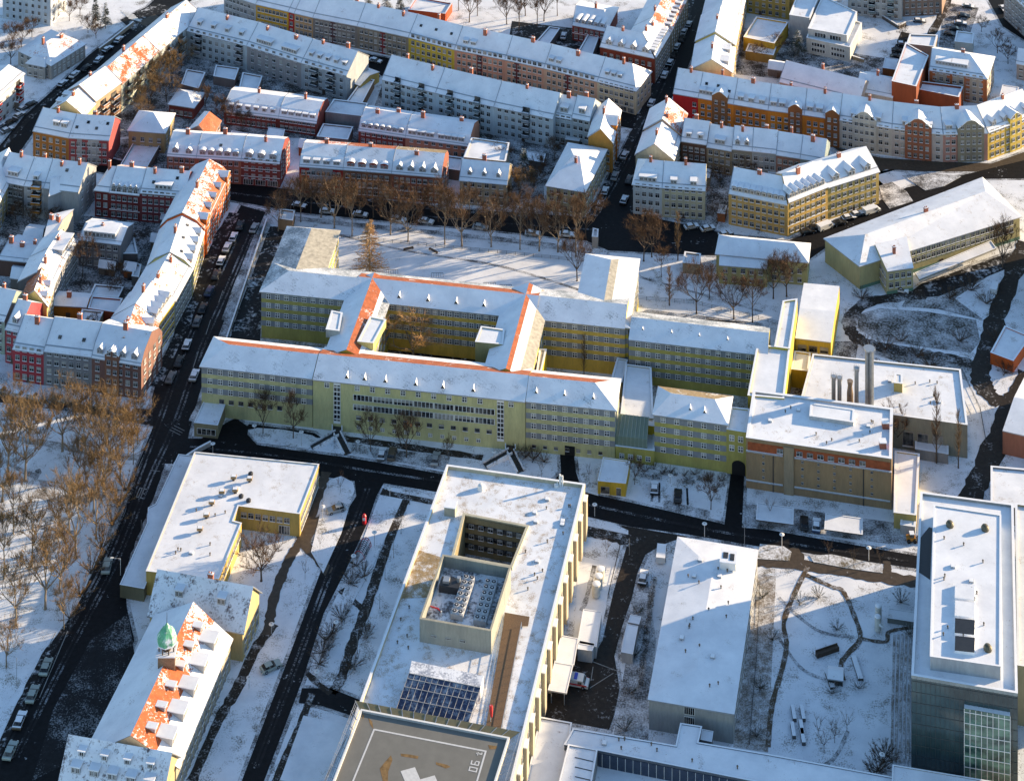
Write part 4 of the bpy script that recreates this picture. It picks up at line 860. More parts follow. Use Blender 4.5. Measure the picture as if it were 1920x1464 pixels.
# outbuildings that fill the yards
SH = [((20, 520, 60, 12, 3), 'low brown shed roof at the lower left courtyard corner'), ((70, 610, 40, 8, 2.6), 'snowy lean-to roof between the stair gable and the crimson house'), ((196, 470, 26, 9, 2.6), 'snowy bicycle shed below the glazed courtyard house'), ((232, 505, 22, 8, 2.2), 'tiny snowy shed right of the inner courtyard trees'), ((185, 500, 30, 7, 2.0), 'long low shed along the inner courtyard lawn'), ((282, 452, 24, 8, 2.6), 'snowy garage roof behind the yellow green terrace house'), ((300, 412, 22, 8, 2.6), 'snowy garage roof behind the red orange terrace house'), ((120, 640, 44, 9, 3), 'snowy store roof behind the grey front house'),
 ((430, 262, 60, 8, 2.4), 'snowy garage strip behind the pinkish brown houses'), ((560, 275, 34, 8, 2.6), 'snowy shed roof left behind the grey panelled house'), ((720, 305, 50, 7, 2.6), 'snowy garage strip behind the salmon house'), ((905, 292, 40, 8, 2.8), 'low snowy store below the end of the white row'), ((985, 300, 34, 8, 2.2), 'snowy garden shed below the white row'), ((1060, 262, 26, 8, 2.6), 'snowy shed behind the hipped yellowish house'), ((1300, 330, 30, 8, 2.4), 'snowy yard shed behind the pale cream house'), ((1345, 400, 14, 8, 2.2), 'narrow snowy hut between cream and sand coloured houses'), ((1440, 325, 40, 8, 2.4), 'snowy yard roof behind the sand coloured house'), ((500, 255, 30, 8, 2.4), 'snowy yard roof behind the arched dormers'), ((1655, 128, 24, 10, 2.2), 'snowy garage left of the brick firewall building'), ((1620, 150, 26, 8, 2.0), 'snowy hut behind the pale grey workshop house'), ((1875, 180, 30, 10, 3), 'snowy shed at the right edge behind the yellow house'), ((1440, 128, 40, 8, 2.4), 'snowy carport behind the orange houses'), ((10, 190, 24, 8, 2.4), 'small snowy kiosk at the upper left street edge')]
for (u, v, wpx, dpx, hh_), l in SH:
    col_ = rnd.choice([(.2, .17, .14), (.3, .12, .06), (.14, .13, .13), (.35, .3, .24)])
    if rnd.random() < .5: flat(l, [(u, v), (u+wpx, v+wpx*.15), (u+wpx+dpx*.5, v+wpx*.15-dpx*2), (u+dpx*.5, v-dpx*2)], hh_, col_, 'S', .1, .2, name='shed', cat='shed')
    else: bld(l, [P(u, v, hh_), P(u+wpx, v+wpx*.15, hh_), P(u+wpx+dpx*.5, v+wpx*.15-dpx*2, hh_), P(u+dpx*.5, v-dpx*2, hh_)], hh_, col_, rise=1.0, name='shed', cat='shed', ov=.2, eL=.15, eR=.15)

bld('unseen apartment block added beyond the right edge to shade the ring road', [P(1945, 600), P(2140, 640), P(2150, 500), P(1950, 478)], 14, (.4, .38, .35), rise=1.5, name='apartment_block')  # added out of view so its shadow covers the ring road ground
# ------------------------------------------------------------------ hospital: yellow wings with grey window bands
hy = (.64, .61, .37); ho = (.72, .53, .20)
HH = 11.6
ZR = [9.7, 7.5, 5.3, 3.1, 0.9]
def hosp(label, a, b, depth, n, rows=4, h=HH, col=hy, prof=None, mats=('SL', 'S'), bands=True, q=None, extra=None, rise=2.0, sz=(1.15, 1.2), **kw):
    dz0 = h-HH
    if rows and n:
        zz = [z+dz0 for z in ZR[:rows]]
        bl = [(z-.08, z+1.2) for z in zz] if bands else None
        w = [(rows, n, 'cross', sz, zz[-1], (.03, .03))]
    else: w = []; bl = [(z+dz0-.08, z+dz0+1.2) for z in ZR[:rows]] if bands and rows else None
    if extra: w += extra
    return bld(label, q or quad_from(a, b, h, depth), h, col, rise=rise, prof=prof, mats=mats, w=w or None, dz=2.2, bands=bl, name='hospital_wing', cat='hospital', ov=.45, door=False, **kw)
RP = [(0, 0), (.5, 2.0), (.82, .72), (1, 0)]
def vents(rt, pts, h):
    for u, v, z in pts:
        k = 'roofvent'
        if k not in DM:
            b = MB(); b.poly([(-.5, 0, 0), (.5, 0, 0), (0, 0, .85)], 1); b.poly([(.5, 0, 0), (0, 1.8, .75), (0, 0, .85)], 0); b.poly([(0, 0, .85), (0, 1.8, .75), (-.5, 0, 0)], 0); DM[k] = b.mesh('roof_vent', [frost(), DARK()])
        put('roof_vent', DM[k], rt, P(u, v, z), -.12)
r1 = hosp('west part of the long yellow hospital front with three grey window bands', (378, 684), (586, 707), 10, 10, 3, prof=RP, mats=('SL', 'R', 'S'), hipL=5, em='S', extra=[(1, 7, 'dark', (1.2, 1.0), 3.2, (.14, .25))])
r2 = hosp('central part of the long hospital front with two glazed stair towers and ribbon windows', (587, 708), (985, 750), 10.8, 13, 1, prof=RP, mats=('SL', 'R', 'S'), bands=False, extra=[(2, 7, 'strip', (4.6, 1.3), 5.3, (.19, .14)), (1, 12, 'dark', (1.2, .9), 3.2, (.19, .14)), (1, 11, 'cross', (.9, .8), 1.0, (.19, .19))], skip=[(.075, .15), (.855, .92)])
for t in (.115, .885):
    A, B = P(587, 708, HH), P(985, 750, HH); p = A.lerp(B, t); n = perp(A, B); p = p-n*.05; p.z = 1.8
    dv = (B-A).normalized(); put('stair_window', winmesh('tall'), r2, p, math.atan2(dv.y, dv.x), (1.6, 1, 9.3))
for u in (650, 683, 722, 779, 830, 887): vents(r2, [(u, 703+(u-587)*.105, HH+.4)], HH)
r3 = hosp('east part of the long hospital front with four grey window bands', (986, 749), (1153, 766), 10, 8, 4, prof=RP, mats=('SL', 'R', 'F'), hipR=5, em='F', extra=[(1, 7, 'dark', (.9, .7), 1.0, (.03, .1))], wb=None)
vents(r3, [(1005, 739, HH+.4), (1058, 744, HH+.4), (1112, 750, HH+.4)], HH)
for (l, a, b, pr, ms) in (('west link wing between front and north wing with orange ridge tiles', (690, 676), (740, 530), [(0, 0), (.13, .52), (.23, .92), (.5, 2.0), (1, 0)], ('G', 'FC', 'R', 'S')), ('east link wing with orange ridge tiles and lit snow slope', (990, 712), (1031, 550), [(0, 0), (.2, .8), (.4, 1.6), (.5, 2.0), (1, 0)], ('GG', 'FC', 'R', 'S'))):
    rt = hosp(l, a, b, 10.3, 0, 4, prof=pr, mats=ms, col=(.64, .52, .16), extra=[(4, 5, 'cross', (1.15, 1.2), 3.1, (.05, .36))])
r4 = hosp('north wing of the hospital courtyard with bare orange rear slope', (662, 559), (1005, 596), 10.6, 0, 4, prof=RP, mats=('S', 'R', 'G'), col=ho, extra=[(4, 15, 'cross', (1.1, 1.2), 3.1, (.195, .21))])
vents(r4, [(748, 559, HH+.5), (802, 565, HH+.5), (855, 570, HH+.5), (907, 575, HH+.5)], HH)
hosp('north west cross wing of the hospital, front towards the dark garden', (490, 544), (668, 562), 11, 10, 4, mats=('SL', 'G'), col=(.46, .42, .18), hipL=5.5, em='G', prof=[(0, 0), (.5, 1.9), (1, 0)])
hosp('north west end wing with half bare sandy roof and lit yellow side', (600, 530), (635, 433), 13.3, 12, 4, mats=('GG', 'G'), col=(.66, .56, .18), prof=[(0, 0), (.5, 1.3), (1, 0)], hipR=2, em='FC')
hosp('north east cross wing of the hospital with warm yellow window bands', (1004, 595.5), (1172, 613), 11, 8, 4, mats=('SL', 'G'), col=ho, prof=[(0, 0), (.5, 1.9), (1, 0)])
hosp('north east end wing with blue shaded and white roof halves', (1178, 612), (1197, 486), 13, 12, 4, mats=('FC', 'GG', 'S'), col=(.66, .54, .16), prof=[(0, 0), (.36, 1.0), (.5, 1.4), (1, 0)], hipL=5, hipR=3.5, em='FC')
r5 = hosp('east wing of the hospital with long snowy roof behind the low link buildings', (1179, 633), (1440, 664), 9.6, 13, 4, h=10.6, mats=('SL', 'G'), col=(.52, .46, .19), prof=[(0, 0), (.5, 1.9), (.6, 1.5), (1, 0)])
vents(r5, [(1205, 622, 11), (1259, 628, 11), (1311, 634, 11), (1364, 641, 11)], 10.6)
flat('flat snowy end block of the east wing above the brick tower', [(1402, 744), (1470, 750), (1481, 656), (1420, 648)], 10.6, (.62, .50, .16), 'FC', .4, name='hospital_wing', cat='hospital')
flat('narrow flat tail of the east wing beside the gym hall with roof terrace', [(1452, 652), (1481, 656), (1495, 562), (1468, 566)], 10.9, (.64, .52, .17), 'F', .3, name='hospital_wing', cat='hospital')
o_, p_ = flat('white cabin with skylights on the west link roof', [(670, 641), (700, 644), (724, 600), (694, 594)], 13.2, (.66, .6, .3), 'F', .15, name='roof_cabin', cat='cabin', zb=HH)
flat('small white stair head on the west link roof towards the garden', [(611, 618), (636, 621), (642, 587), (622, 583)], 13, (.55, .55, .5), 'F', .12, name='roof_cabin', cat='cabin', zb=HH-.4)
o_, p_ = flat('white roofed lift tower in the corner of the hospital courtyard', [(891, 642), (943, 647), (946, 619), (902, 613)], 12.6, (.36, .34, .2), 'FC', .2, name='lift_tower', cat='tower')
flat('slim flat sunlit annex on the courtyard side of the east link wing', [(1005, 702), (1014, 703), (1025, 655), (1012, 655)], 8.5, (.66, .5, .12), 'GG', .1, name='annex', cat='annex')
o_, p_ = flat('courtyard balcony platform on the north wing', [(786, 604), (865, 613), (868, 606), (790, 598)], 6.2, (.3, .3, .33), 'F', .1, .2, name='platform', cat='platform', zb=5.9)
# low links and the small block
flat('long grey blue low link roof between east front and courtyard', [(1164, 778), (1225, 786), (1221, 690), (1173, 684)], 5.2, (.40, .36, .24), 'FC', .2, name='link_building', cat='building')
flat('narrow low link roof beside the north east wing', [(1145, 716), (1166, 718), (1177, 675), (1157, 672)], 4.6, (.4, .36, .24), 'FC', .15, name='link_building', cat='building')
o_, p_ = flat('yellow green base with snowy terrace between hospital front and small block', [(1154, 838), (1227, 847), (1227, 800), (1160, 792)], 3.1, (.48, .44, .18), 'F', .25, name='terrace_block', cat='building')
wallwins(o_, P(1154, 838, 3.1), P(1227, 847, 3.1), .8, 2, 1, 4, 1.1, 1.1, 'cross', .05, .05)
cs = root('conservatory', P(1185, 830, 3.1), 'green glass conservatory on the terrace between the yellow blocks', 'conservatory')
b = MB(); fl, fr, br, bl_ = [P(u, v, 3.1) for u, v in ((1153, 835), (1213, 842), (1216, 812), (1160, 805))]
up = Vector((0, 0, 1))
b.poly([fl, fr, fr+up*2.2, fl+up*2.2]); b.poly([fr, br, br+up*3.6, fr+up*2.2]); b.poly([fl+up*2.2, fr+up*2.2, br+up*3.6, bl_+up*3.6]); b.poly([bl_, fl, fl+up*2.2, bl_+up*3.6])
gm, gnt, gb_ = _new('green_glass'); gb_.inputs['Base Color'].default_value = (.17, .22, .17, 1); gb_.inputs['Roughness'].default_value = .1
b.build('glass', [gm], cs)
b = MB()
for i in range(9):
    t = i/8; b.tube([fl.lerp(fr, t)+up*.0, fl.lerp(fr, t)+up*2.25, bl_.lerp(br, t)+up*3.65], [.09]*3, 4)
b.build('frame', [plain('pale_green_frame', (.30, .36, .30), .4)], cs)
flat('yellow wall with orange lit fascia behind the green conservatory', [(1158, 792), (1227, 800), (1227, 787), (1163, 779)], 5.0, (.66, .5, .14), 'FC', .15, name='link_wall', cat='building')
sb = hosp('small yellow hospital block with brown melted roof tiles beside the brick tower', None, None, 0, 5, 4, h=11, col=(.50, .46, .20), q=[P(1227, 774, 11), P(1362, 793, 11), P(1371, 743, 11), P(1237, 725, 11)], mats=('S', 'B'), hipL=3.2, hipR=3.2, em='S', rise=1.6, prof=[(0, 0), (.55, 1.6), (1, 0)])
vents(sb, [(1294, 771, 11.3), (1321, 776, 11.3)], 11)
o_, p_ = flat('yellow gateway building with dark arched passage', [(1362, 806), (1399, 812), (1406, 768), (1371, 764)], 9.6, (.46, .42, .18), 'F', .2, name='gate_building', cat='building')
wallwins(o_, P(1362, 806, 9.6), P(1399, 812, 9.6), 5.2, 2.2, 2, 2, 1.15, 1.3, 'cross', .05, .05)
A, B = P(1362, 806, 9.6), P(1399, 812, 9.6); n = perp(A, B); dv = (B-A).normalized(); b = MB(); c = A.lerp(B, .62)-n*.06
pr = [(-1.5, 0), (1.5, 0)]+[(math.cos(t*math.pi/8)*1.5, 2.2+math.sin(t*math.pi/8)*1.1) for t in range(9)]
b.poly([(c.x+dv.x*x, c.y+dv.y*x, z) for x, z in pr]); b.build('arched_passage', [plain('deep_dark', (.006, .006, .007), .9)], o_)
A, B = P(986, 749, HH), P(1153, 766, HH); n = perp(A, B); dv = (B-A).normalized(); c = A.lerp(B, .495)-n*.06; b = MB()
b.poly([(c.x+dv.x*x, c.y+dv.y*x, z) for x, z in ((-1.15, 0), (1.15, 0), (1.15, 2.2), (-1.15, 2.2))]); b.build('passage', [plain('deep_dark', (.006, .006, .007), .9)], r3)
# brick tower
h = 10.7
o_, p_ = flat('bulky brown block with brick red top storey and flat snow roof', [(1399, 823), (1672, 863), (1674, 768), (1412, 734)], h, (.35, .26, .17), 'F', .4, .6, name='brick_block', parcol=(.6, .6, .6))
A, B = V2(P(1399, 823, h)), V2(P(1672, 863, h)); n = perp(A, B); dv = (B-A).normalized(); L = (B-A).length
def facade_box(rt, name, t0, t1, z0, z1, dep, m, mt=None):
    b = MB(); a, c = A.lerp(B, t0)-n*dep, A.lerp(B, t1)-n*dep
    b.prism([a, c, c+n*(dep+.05), a+n*(dep+.05)], z0, z1, 0, 1, True); return b.build(name, [m, mt or m], rt)
brick = snowm('red_brick', (.30, .075, .025), 1.2, .5, 4)
facade_box(o_, 'brick_storey', .012, .255, 8.4, 10.2, .06, brick); facade_box(o_, 'brick_storey', .335, .99, 8.4, 10.2, .06, brick)
facade_box(o_, 'ledge', .0, .255, 8.15, 8.4, .35, METAL(), frost()); facade_box(o_, 'ledge', .335, 1.0, 8.15, 8.4, .35, METAL(), frost())
facade_box(o_, 'ledge', .0, .255, 1.75, 1.95, .3, METAL(), frost()); facade_box(o_, 'ledge', .335, .99, 1.75, 1.95, .3, METAL(), frost())
facade_box(o_, 'pilaster', .262, .33, 0, 10.4, .30, wallm((.36, .30, .22)))
for i in range(7):
    p = A.lerp(B, .37+i*.072)-n*.1; p.z = 8.75; put('window', winmesh('dbl'), o_, p, math.atan2(dv.y, dv.x), (1.3, 1, .95))
p = A.lerp(B, .235)-n*.1; p.z = 8.75; put('window', winmesh('dbl'), o_, p, math.atan2(dv.y, dv.x), (1.3, 1, .95))
for i, t in enumerate((.12, .39, .50, .61, .72, .865)):
    for k in range(4):
        p = A.lerp(B, t)-n*.02; p.z = 2.6+k*1.55; put('vent_hole', winmesh('shop'), o_, p, math.atan2(dv.y, dv.x), (.5, 1, .5))
for t in (.185, .805): facade_box(o_, 'downpipe', t, t+.006, 0, 8.1, .12, DARK())
for (u, v, l) in ((1660, 801, 'brown brick chimney box on the snowy brick tower roof, rear one'), (1655, 838, 'snow capped chimney box near the front corner of the brick tower roof')):
    c = root('roof_box', P(u, v, h), l, 'chimney'); b = MB(); b.box(-.7, .7, -.7, .7, 0, 1.3, 0); b.box(-.8, .8, -.8, .8, 1.3, 1.45, 1); b.xf(Matrix.Translation(c.location)); b.build('shaft', [BRICKM(), frost()], c)
flat('raised white plant roof on the brick tower', [(1518, 780), (1600, 792), (1602, 768), (1520, 756)], h+.8, (.6, .6, .6), 'FC', .1, zb=h, name='roof_plinth', cat='roof house')
flat('low snowy annex along the right side of the brick tower', [(1676, 962), (1718, 967), (1724, 852), (1678, 846)], 3.2, (.5, .4, .2), 'FC', .2, name='annex', cat='annex')
flat('small white garage with flat snow roof beside the brick tower annex', [(1688, 984), (1716, 988), (1718, 972), (1690, 968)], 2.0, (.5, .5, .5), 'FC', .1, name='garage', cat='garage')
# gym hall, boiler house and its chimneys
bld('gym hall with broad lit snow roof and yellow niches at its front', [P(1491, 632, 6.5), P(1558, 640, 6.5), P(1574, 538, 6.5), P(1507, 532, 6.5)], 6.5, (.60, .46, .15), rise=.5, mats=('FC', 'FC'), name='gym_hall', cat='building', w=(1, 3, 'dark', (2.0, 1.5), 3.4), dz=2)
flat('low yellow court building in front of the gym hall', [(1484, 694), (1516, 698), (1520, 664), (1490, 660)], 4, (.6, .45, .13), 'F', .3, name='annex', cat='annex')
o_, p_ = flat('grey boiler house with flat snow roof and steel chimneys', [(1500, 756), (1814, 799), (1801, 695), (1524, 666)], 7.2, (.33, .31, .25), 'F', .35, name='boiler_house')
wallwins(o_, P(1675, 780, 7.2), P(1814, 799, 7.2), 1.0, 2, 1, 3, 2.4, 3.2, 'dark', .1, .3)
flat('low snowy porch roof in front of the boiler house', [(1716, 842), (1778, 852), (1778, 832), (1716, 824)], 2.2, (.3, .3, .3), 'FC', .1, name='porch', cat='annex')
flat('small box hut on the boiler house roof', [(1676, 718), (1692, 720), (1692, 702), (1678, 700)], 9.2, (.5, .42, .2), 'FC', .1, zb=7.2, name='roof_hut', cat='roof house')
def stack(u, v, z0, ht, r, lab, n=1):
    c = root('chimney_stack', P(u, v, z0), lab, 'chimney'); b = MB()
    if n == 1: b.tube([(0, 0, 0), (0, 0, ht)], [r, r], 14)
    else:
        for i in range(n):
            a = i/n*2*math.pi; b.tube([(math.cos(a)*r*.62, math.sin(a)*r*.62, 0), (math.cos(a)*r*.62, math.sin(a)*r*.62, ht)], [r*.36]*2, 8)
    b.xf(Matrix.Translation(c.location)).build('flue', [plain('galvanised_steel', (.25, .27, .29), .45, .35, .15)], c)
    b = MB(); b.tube([(0, 0, ht), (0, 0, ht+.25)], [r*1.25, r*1.25], 12)
    for i in range(8):
        a = i*math.pi/4; b.tube([(math.cos(a)*r*1.3, math.sin(a)*r*1.3, ht*.93), (math.cos(a)*r*1.3, math.sin(a)*r*1.3, ht+.7)], [.05, .05], 4)
    b.xf(Matrix.Translation(c.location)).build('platform', [METAL()], c); return c
stack(1630, 760, 7.2, 12.8, 1.05, 'tall bundled steel chimney with railed top on the boiler house', 5)
for u, v, ht, l in ((1563, 758, 5.6, 'slim steel flue leftmost of the row on the boiler house'), (1574, 760, 5.6, 'slim steel flue second from left on the boiler house'), (1606, 762, 8.0, 'taller slim steel flue right of the brown duct on the boiler house')): stack(u, v, 7.2, ht+.6, .48, l)
c = root('ventilation_duct', P(1594, 757, 7.2), 'rust brown fat duct between the slim flues on the boiler house', 'duct'); b = MB(); b.tube([(0, 0, 0), (0, 0, 2.5), (0, .1, 4.0), (0, .1, 5.2)], [.75, .75, .5, .7], 12); b.xf(Matrix.Translation(c.location)).build('pipe', [plain('rusty_metal', (.22, .17, .13), .7, .2, .3)], c)
flat('snow covered carport left of the two dark cars by the brick tower', [(1418, 974), (1487, 983), (1488, 952), (1420, 942)], 1.7, (.1, .1, .1), 'FC', .06, .2, zb=1.5, name='carport', cat='carport')
flat('snow covered carport right of the two dark cars by the brick tower', [(1546, 992), (1617, 1002), (1617, 972), (1548, 962)], 1.7, (.1, .1, .1), 'FC', .06, .2, zb=1.5, name='carport', cat='carport')
# entrance lodge and tiny yellow house
o_, p_ = flat('gate lodge with snowy roof and dark glazed front at the west end of the hospital', [(364, 793), (408, 798), (423, 757), (383, 751)], 3, (.30, .28, .2), 'S', .12, .2, name='gate_lodge')
wallwins(o_, P(366, 793, 3), P(408, 798, 3), .7, 2, 1, 1, 4.4, 1.3, 'shop', .05, .05, .04)
o_, p_ = flat('tiny yellow house with flat snow roof and round vent by the hospital road', [(1121, 902), (1173, 907), (1181, 865), (1131, 858)], 2.8, (.62, .46, .14), 'S', .12, .2, name='yellow_hut', cat='hut')
wallwins(o_, P(1121, 902, 2.8), P(1173, 907, 2.8), .3, 2, 1, 1, 1.9, 1.5, 'dark', .02, .5, .04); wallwins(o_, P(1121, 902, 2.8), P(1173, 907, 2.8), .1, 2, 1, 1, 1.0, 1.7, 'shop', .6, .1, .04)
# ------------------------------------------------------------------ campus: school pavilion with vents
o_, p_ = flat('L shaped flat building with snow roof and brown vent boxes', [(274, 1071), (410, 1086), (453, 981), (437, 977), (447, 949), (562, 964), (598, 871), (365, 848)], 4.8, (.52, .40, .18), 'F', .14, .25, name='clinic_building')
wallwins(o_, P(447, 949, 4.8), P(562, 964, 4.8), 2.6, 2, 1, 7, 1.2, 1.1, 'dbl', .03, .15); wallwins(o_, P(562, 964, 4.8), P(598, 871, 4.8), 2.6, 2, 1, 12, 1.0, 1.1, 'dbl'); wallwins(o_, P(562, 964, 4.8), P(598, 871, 4.8), .6, 2, 1, 12, 1.0, 1.1, 'dbl')
wallwins(o_, P(410, 1086, 4.8), P(453, 981, 4.8), 2.6, 2, 1, 10, 1.0, 1.1, 'dbl'); wallwins(o_, P(447, 949, 4.8), P(562, 964, 4.8), .2, 2, 1, 1, 2.4, 1.8, 'shop', .62, .12)
flat('long low snowy annex strip along the street beside the L shaped building', [(225, 1096), (270, 1104), (368, 856), (335, 852), (292, 945), (278, 952), (276, 981)], 2.6, (.15, .14, .1), 'S', .1, .2, name='annex', cat='annex')
VB = [(438, 900), (468, 903), (441, 924), (416, 927), (397, 947), (387, 971), (375, 997)]
for i, (u, v) in enumerate(VB):
    c = root('roof_vent_box', P(u, v, 4.8), 'brown ventilation box on the L shaped roof, %s from the top of the roof' % ORD[i], 'vent', 'vent boxes on the L shaped roof'); b = MB(); b.tube([(0, 0, 0), (0, 0, .55)], [.3, .3], 8, 1); b.box(-.6, .6, -.45, .45, .5, .95, 0); b.box(-.5, .5, -.35, .35, .95, 1.05, 2)
    b.xf(Matrix.Translation(c.location)).build('housing', [plain('brown_sheet', (.30, .19, .08), .6), DARK(), frost()], c)
for i, (u, v) in enumerate([(470, 890), (452, 932), (466, 940)]):
    c = root('roof_fan', P(u, v, 4.8), ['dark roof fan near the back edge of the L shaped roof', 'dark round roof fan in the middle of the L shaped roof', 'dark roof fan next to the inner corner of the L shaped roof'][i], 'fan'); b = MB(); b.tube([(0, 0, 0), (0, 0, .4), (0, 0, .6)], [.5, .55, .3], 10); b.xf(Matrix.Translation(c.location)).build('fan_hood', [DARK()], c)
# ------------------------------------------------------------------ old building with turret
oq = (.42, .38, .30)
mq = [P(345, 1400, 6.5), P(432, 1193, 6.5), P(294, 1150, 6.5), P(180, 1376, 6.5)]
mq[0] = mq[0]+(mq[0]-mq[1])*.16; mq[3] = mq[3]+(mq[3]-mq[2])*.16
ob = bld('old clinic with long half melted orange roof and big dormers', mq, 6.5, oq, prof=[(0, 0), (.22, 2.0), (.5, 4.6), (1, 0)], mats=('FC', 'R6', 'S'), name='old_clinic', cat='building', w=(3, 14), dz=2.1, z0=.5, dorm=[(5, 'shed', 2.6, 1.6, .10), (6, 'shed', 1.1, .9, .3)], sky=0, ov=.6)
bld('north cross wing of the old clinic with lit timbered gable', quad_from((281, 1146), (455, 1178), 6.5, 9.5), 6.5, (.62, .50, .30), rise=4.8, mats=('D', 'S'), name='old_clinic_wing', cat='building', eR=.5, eL=.4, dorm=(2, 'shed', 1.6, 1.4, .22), we=(2, 4), chim=1, ov=.6)
bld('south cross wing of the old clinic with dark speckled roof and nine dormers', quad_from((112, 1468), (300, 1502), 6.5, 9.5), 6.5, (.55, .44, .28), rise=4.8, mats=('D', 'S'), name='old_clinic_wing', cat='building', eR=.5, eL=.4, dorm=[(5, 'shed', 1.7, 1.3, .12), (4, 'shed', 1.2, 1.0, .3)], we=(2, 4), ov=.6)
tp = P(313, 1252, 9.3); tt = root('roof_turret', tp, 'brick turret with green copper dome on the old clinic roof', 'turret'); b = MB(); b.box(-1.6, 1.6, -1.6, 1.6, -1.5, 3.4)
b.xf(Matrix.Translation(tp) @ Matrix.Rotation(.1, 4, 'Z')).build('shaft', [plain('turret_brick', (.24, .15, .09), .9, 0, .3, 3)], tt)
b = MB(); b.box(-1.85, 1.85, -1.85, 1.85, 3.4, 3.6, 1)
for i in range(8):
    a = (i+.5)*math.pi/4; b.tube([(math.cos(a)*1.5, math.sin(a)*1.5, 3.6), (math.cos(a)*1.5, math.sin(a)*1.5, 5.0)], [.13, .13], 5)
b.tube([(0, 0, 3.6), (0, 0, 5.0)], [.8, .8], 8); b.tube([(0, 0, 5.0), (0, 0, 5.15)], [1.95, 1.95], 8, 1)
b.xf(Matrix.Translation(tp)).build('belfry', [plain('dark_wood', (.07, .045, .03), .8), frost()], tt)
b = MB(); prf = [(1.85, 5.15), (1.95, 5.7), (1.75, 6.5), (1.2, 7.3), (.6, 7.8), (.35, 8.2), (.1, 8.6)]
b.tube([(0, 0, z) for r, z in prf], [r for r, z in prf], 8)
b.xf(Matrix.Translation(tp)).build('dome', [snowm('green_copper', (.13, .42, .24), .62, .5, 1.5)], tt)
b = MB(); b.tube([(0, 0, 8.5), (0, 0, 10.6)], [.07, .03], 5); b.xf(Matrix.Translation(tp)).build('finial', [DARK()], tt)
# ------------------------------------------------------------------ helipad building
hh = 10.5
O = [V2(P(u, v, hh)) for u, v in ((677, 1316), (985, 1372), (1097, 913), (838, 877))]
O[0] = O[0]+(O[0]-O[3])*.35; O[1] = O[1]+(O[1]-O[2])*.35
I = [V2(P(u, v, hh)) for u, v in ((852, 1045), (957, 1064), (986, 992), (872, 970))]
hb = root('helipad_building', (O[0]+O[1])/2, 'large cream clinic with gravelled snow roof, sunken court and helipad', 'building')
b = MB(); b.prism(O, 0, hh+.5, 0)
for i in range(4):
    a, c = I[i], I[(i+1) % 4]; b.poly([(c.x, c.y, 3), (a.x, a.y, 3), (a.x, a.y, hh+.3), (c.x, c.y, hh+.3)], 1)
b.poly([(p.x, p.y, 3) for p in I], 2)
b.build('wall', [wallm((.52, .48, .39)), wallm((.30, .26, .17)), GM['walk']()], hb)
b = MB()
for i in range(4):
    j = (i+1) % 4; b.poly([(p.x, p.y, hh) for p in (O[i], O[j], I[j], I[i])])
b.build('roof', [snowm('gravel_flat_roof_snow', (.40, .32, .24), .33, .6, 6.5)], hb)
def rim(rt, pts, z0, z1, wdt, m, top=None, name='parapet', outw=.05):
    inn = inset(pts, wdt); ot = inset(pts, -outw); b = MB()
    for i in range(len(pts)):
        j = (i+1) % len(pts)
        b.poly([(ot[i].x, ot[i].y, z0), (ot[j].x, ot[j].y, z0), (ot[j].x, ot[j].y, z1), (ot[i].x, ot[i].y, z1)])
        b.poly([(inn[j].x, inn[j].y, z0), (inn[i].x, inn[i].y, z0), (inn[i].x, inn[i].y, z1), (inn[j].x, inn[j].y, z1)])
        b.poly([(ot[i].x, ot[i].y, z1), (ot[j].x, ot[j].y, z1), (inn[j].x, inn[j].y, z1), (inn[i].x, inn[i].y, z1)], 1)
    return b.build(name, [m, top or m], rt)
rim(hb, O, hh-.1, hh+.75, .45, wallm((.60, .56, .44)), frost())
Iout = inset(I, -.5); rim(hb, Iout, hh-.05, hh+.55, .5, wallm((.62, .58, .45)), wallm((.62, .6, .5)), 'court_rim')
for k in range(3):      # window bands inside the sunken court
    a, c = I[3], I[2]; n2 = perp(a, c)
    b = MB(); b.prism([a-n2*.06, c-n2*.06, c+n2*.03, a+n2*.03], 4.3+k*2.1, 5.3+k*2.1, 0, 0, True); b.build('court_window_band', [glassm()], hb)
    wallwins(hb, a, c, 4.35+k*2.1, 2, 1, 6, 1.1, .9, 'dbl', .03, .03, .12)
A, B = O[1], O[2]; n = perp(A, B); dv = (B-A).normalized(); L = (B-A).length; rz = math.atan2(dv.y, dv.x)
b = MB(); b.box(-.95, .95, -.7, 0, 0, hh-2.2, 0); b.box(-1.0, 1.0, -.75, 0, hh-2.2, hh-2.0, 1); bay = b.mesh('bay_window', [wallm((.52, .47, .37)), frost()])
nb = 15
for i in range(nb):
    p = A.lerp(B, (i+.7)/nb); p.z = 1.0; put('bay_window', bay, hb, p, rz)
wallwins(hb, A, B, 2.0, 2.6, 3, 30, .9, 1.5, 'dbl', .01, .01, .03, skip=[((i+.7)/nb-.6/nb*.5, (i+.7)/nb+.6/nb*.5) for i in range(nb)])
b = MB(); gp = [V2(P(u, v, hh)) for u, v in ((752, 1122), (800, 1120), (828, 1045), (782, 1030))]; b.poly([(p.x, p.y, hh+.03) for p in gp]); b.build('gravel_bed', [MS['GR']()], hb)
b = MB(); dk = [V2(P(u, v, hh)) for u, v in ((905, 1400), (934, 1402), (976, 1176), (990, 1176), (993, 1158), (946, 1150), (944, 1172))]; b.poly([(p.x, p.y, hh+.25) for p in dk])
b.build('grating_walkway', [plain('brown_grating', (.14, .085, .045), .8, 0, .35, 4)], hb)
b = MB()
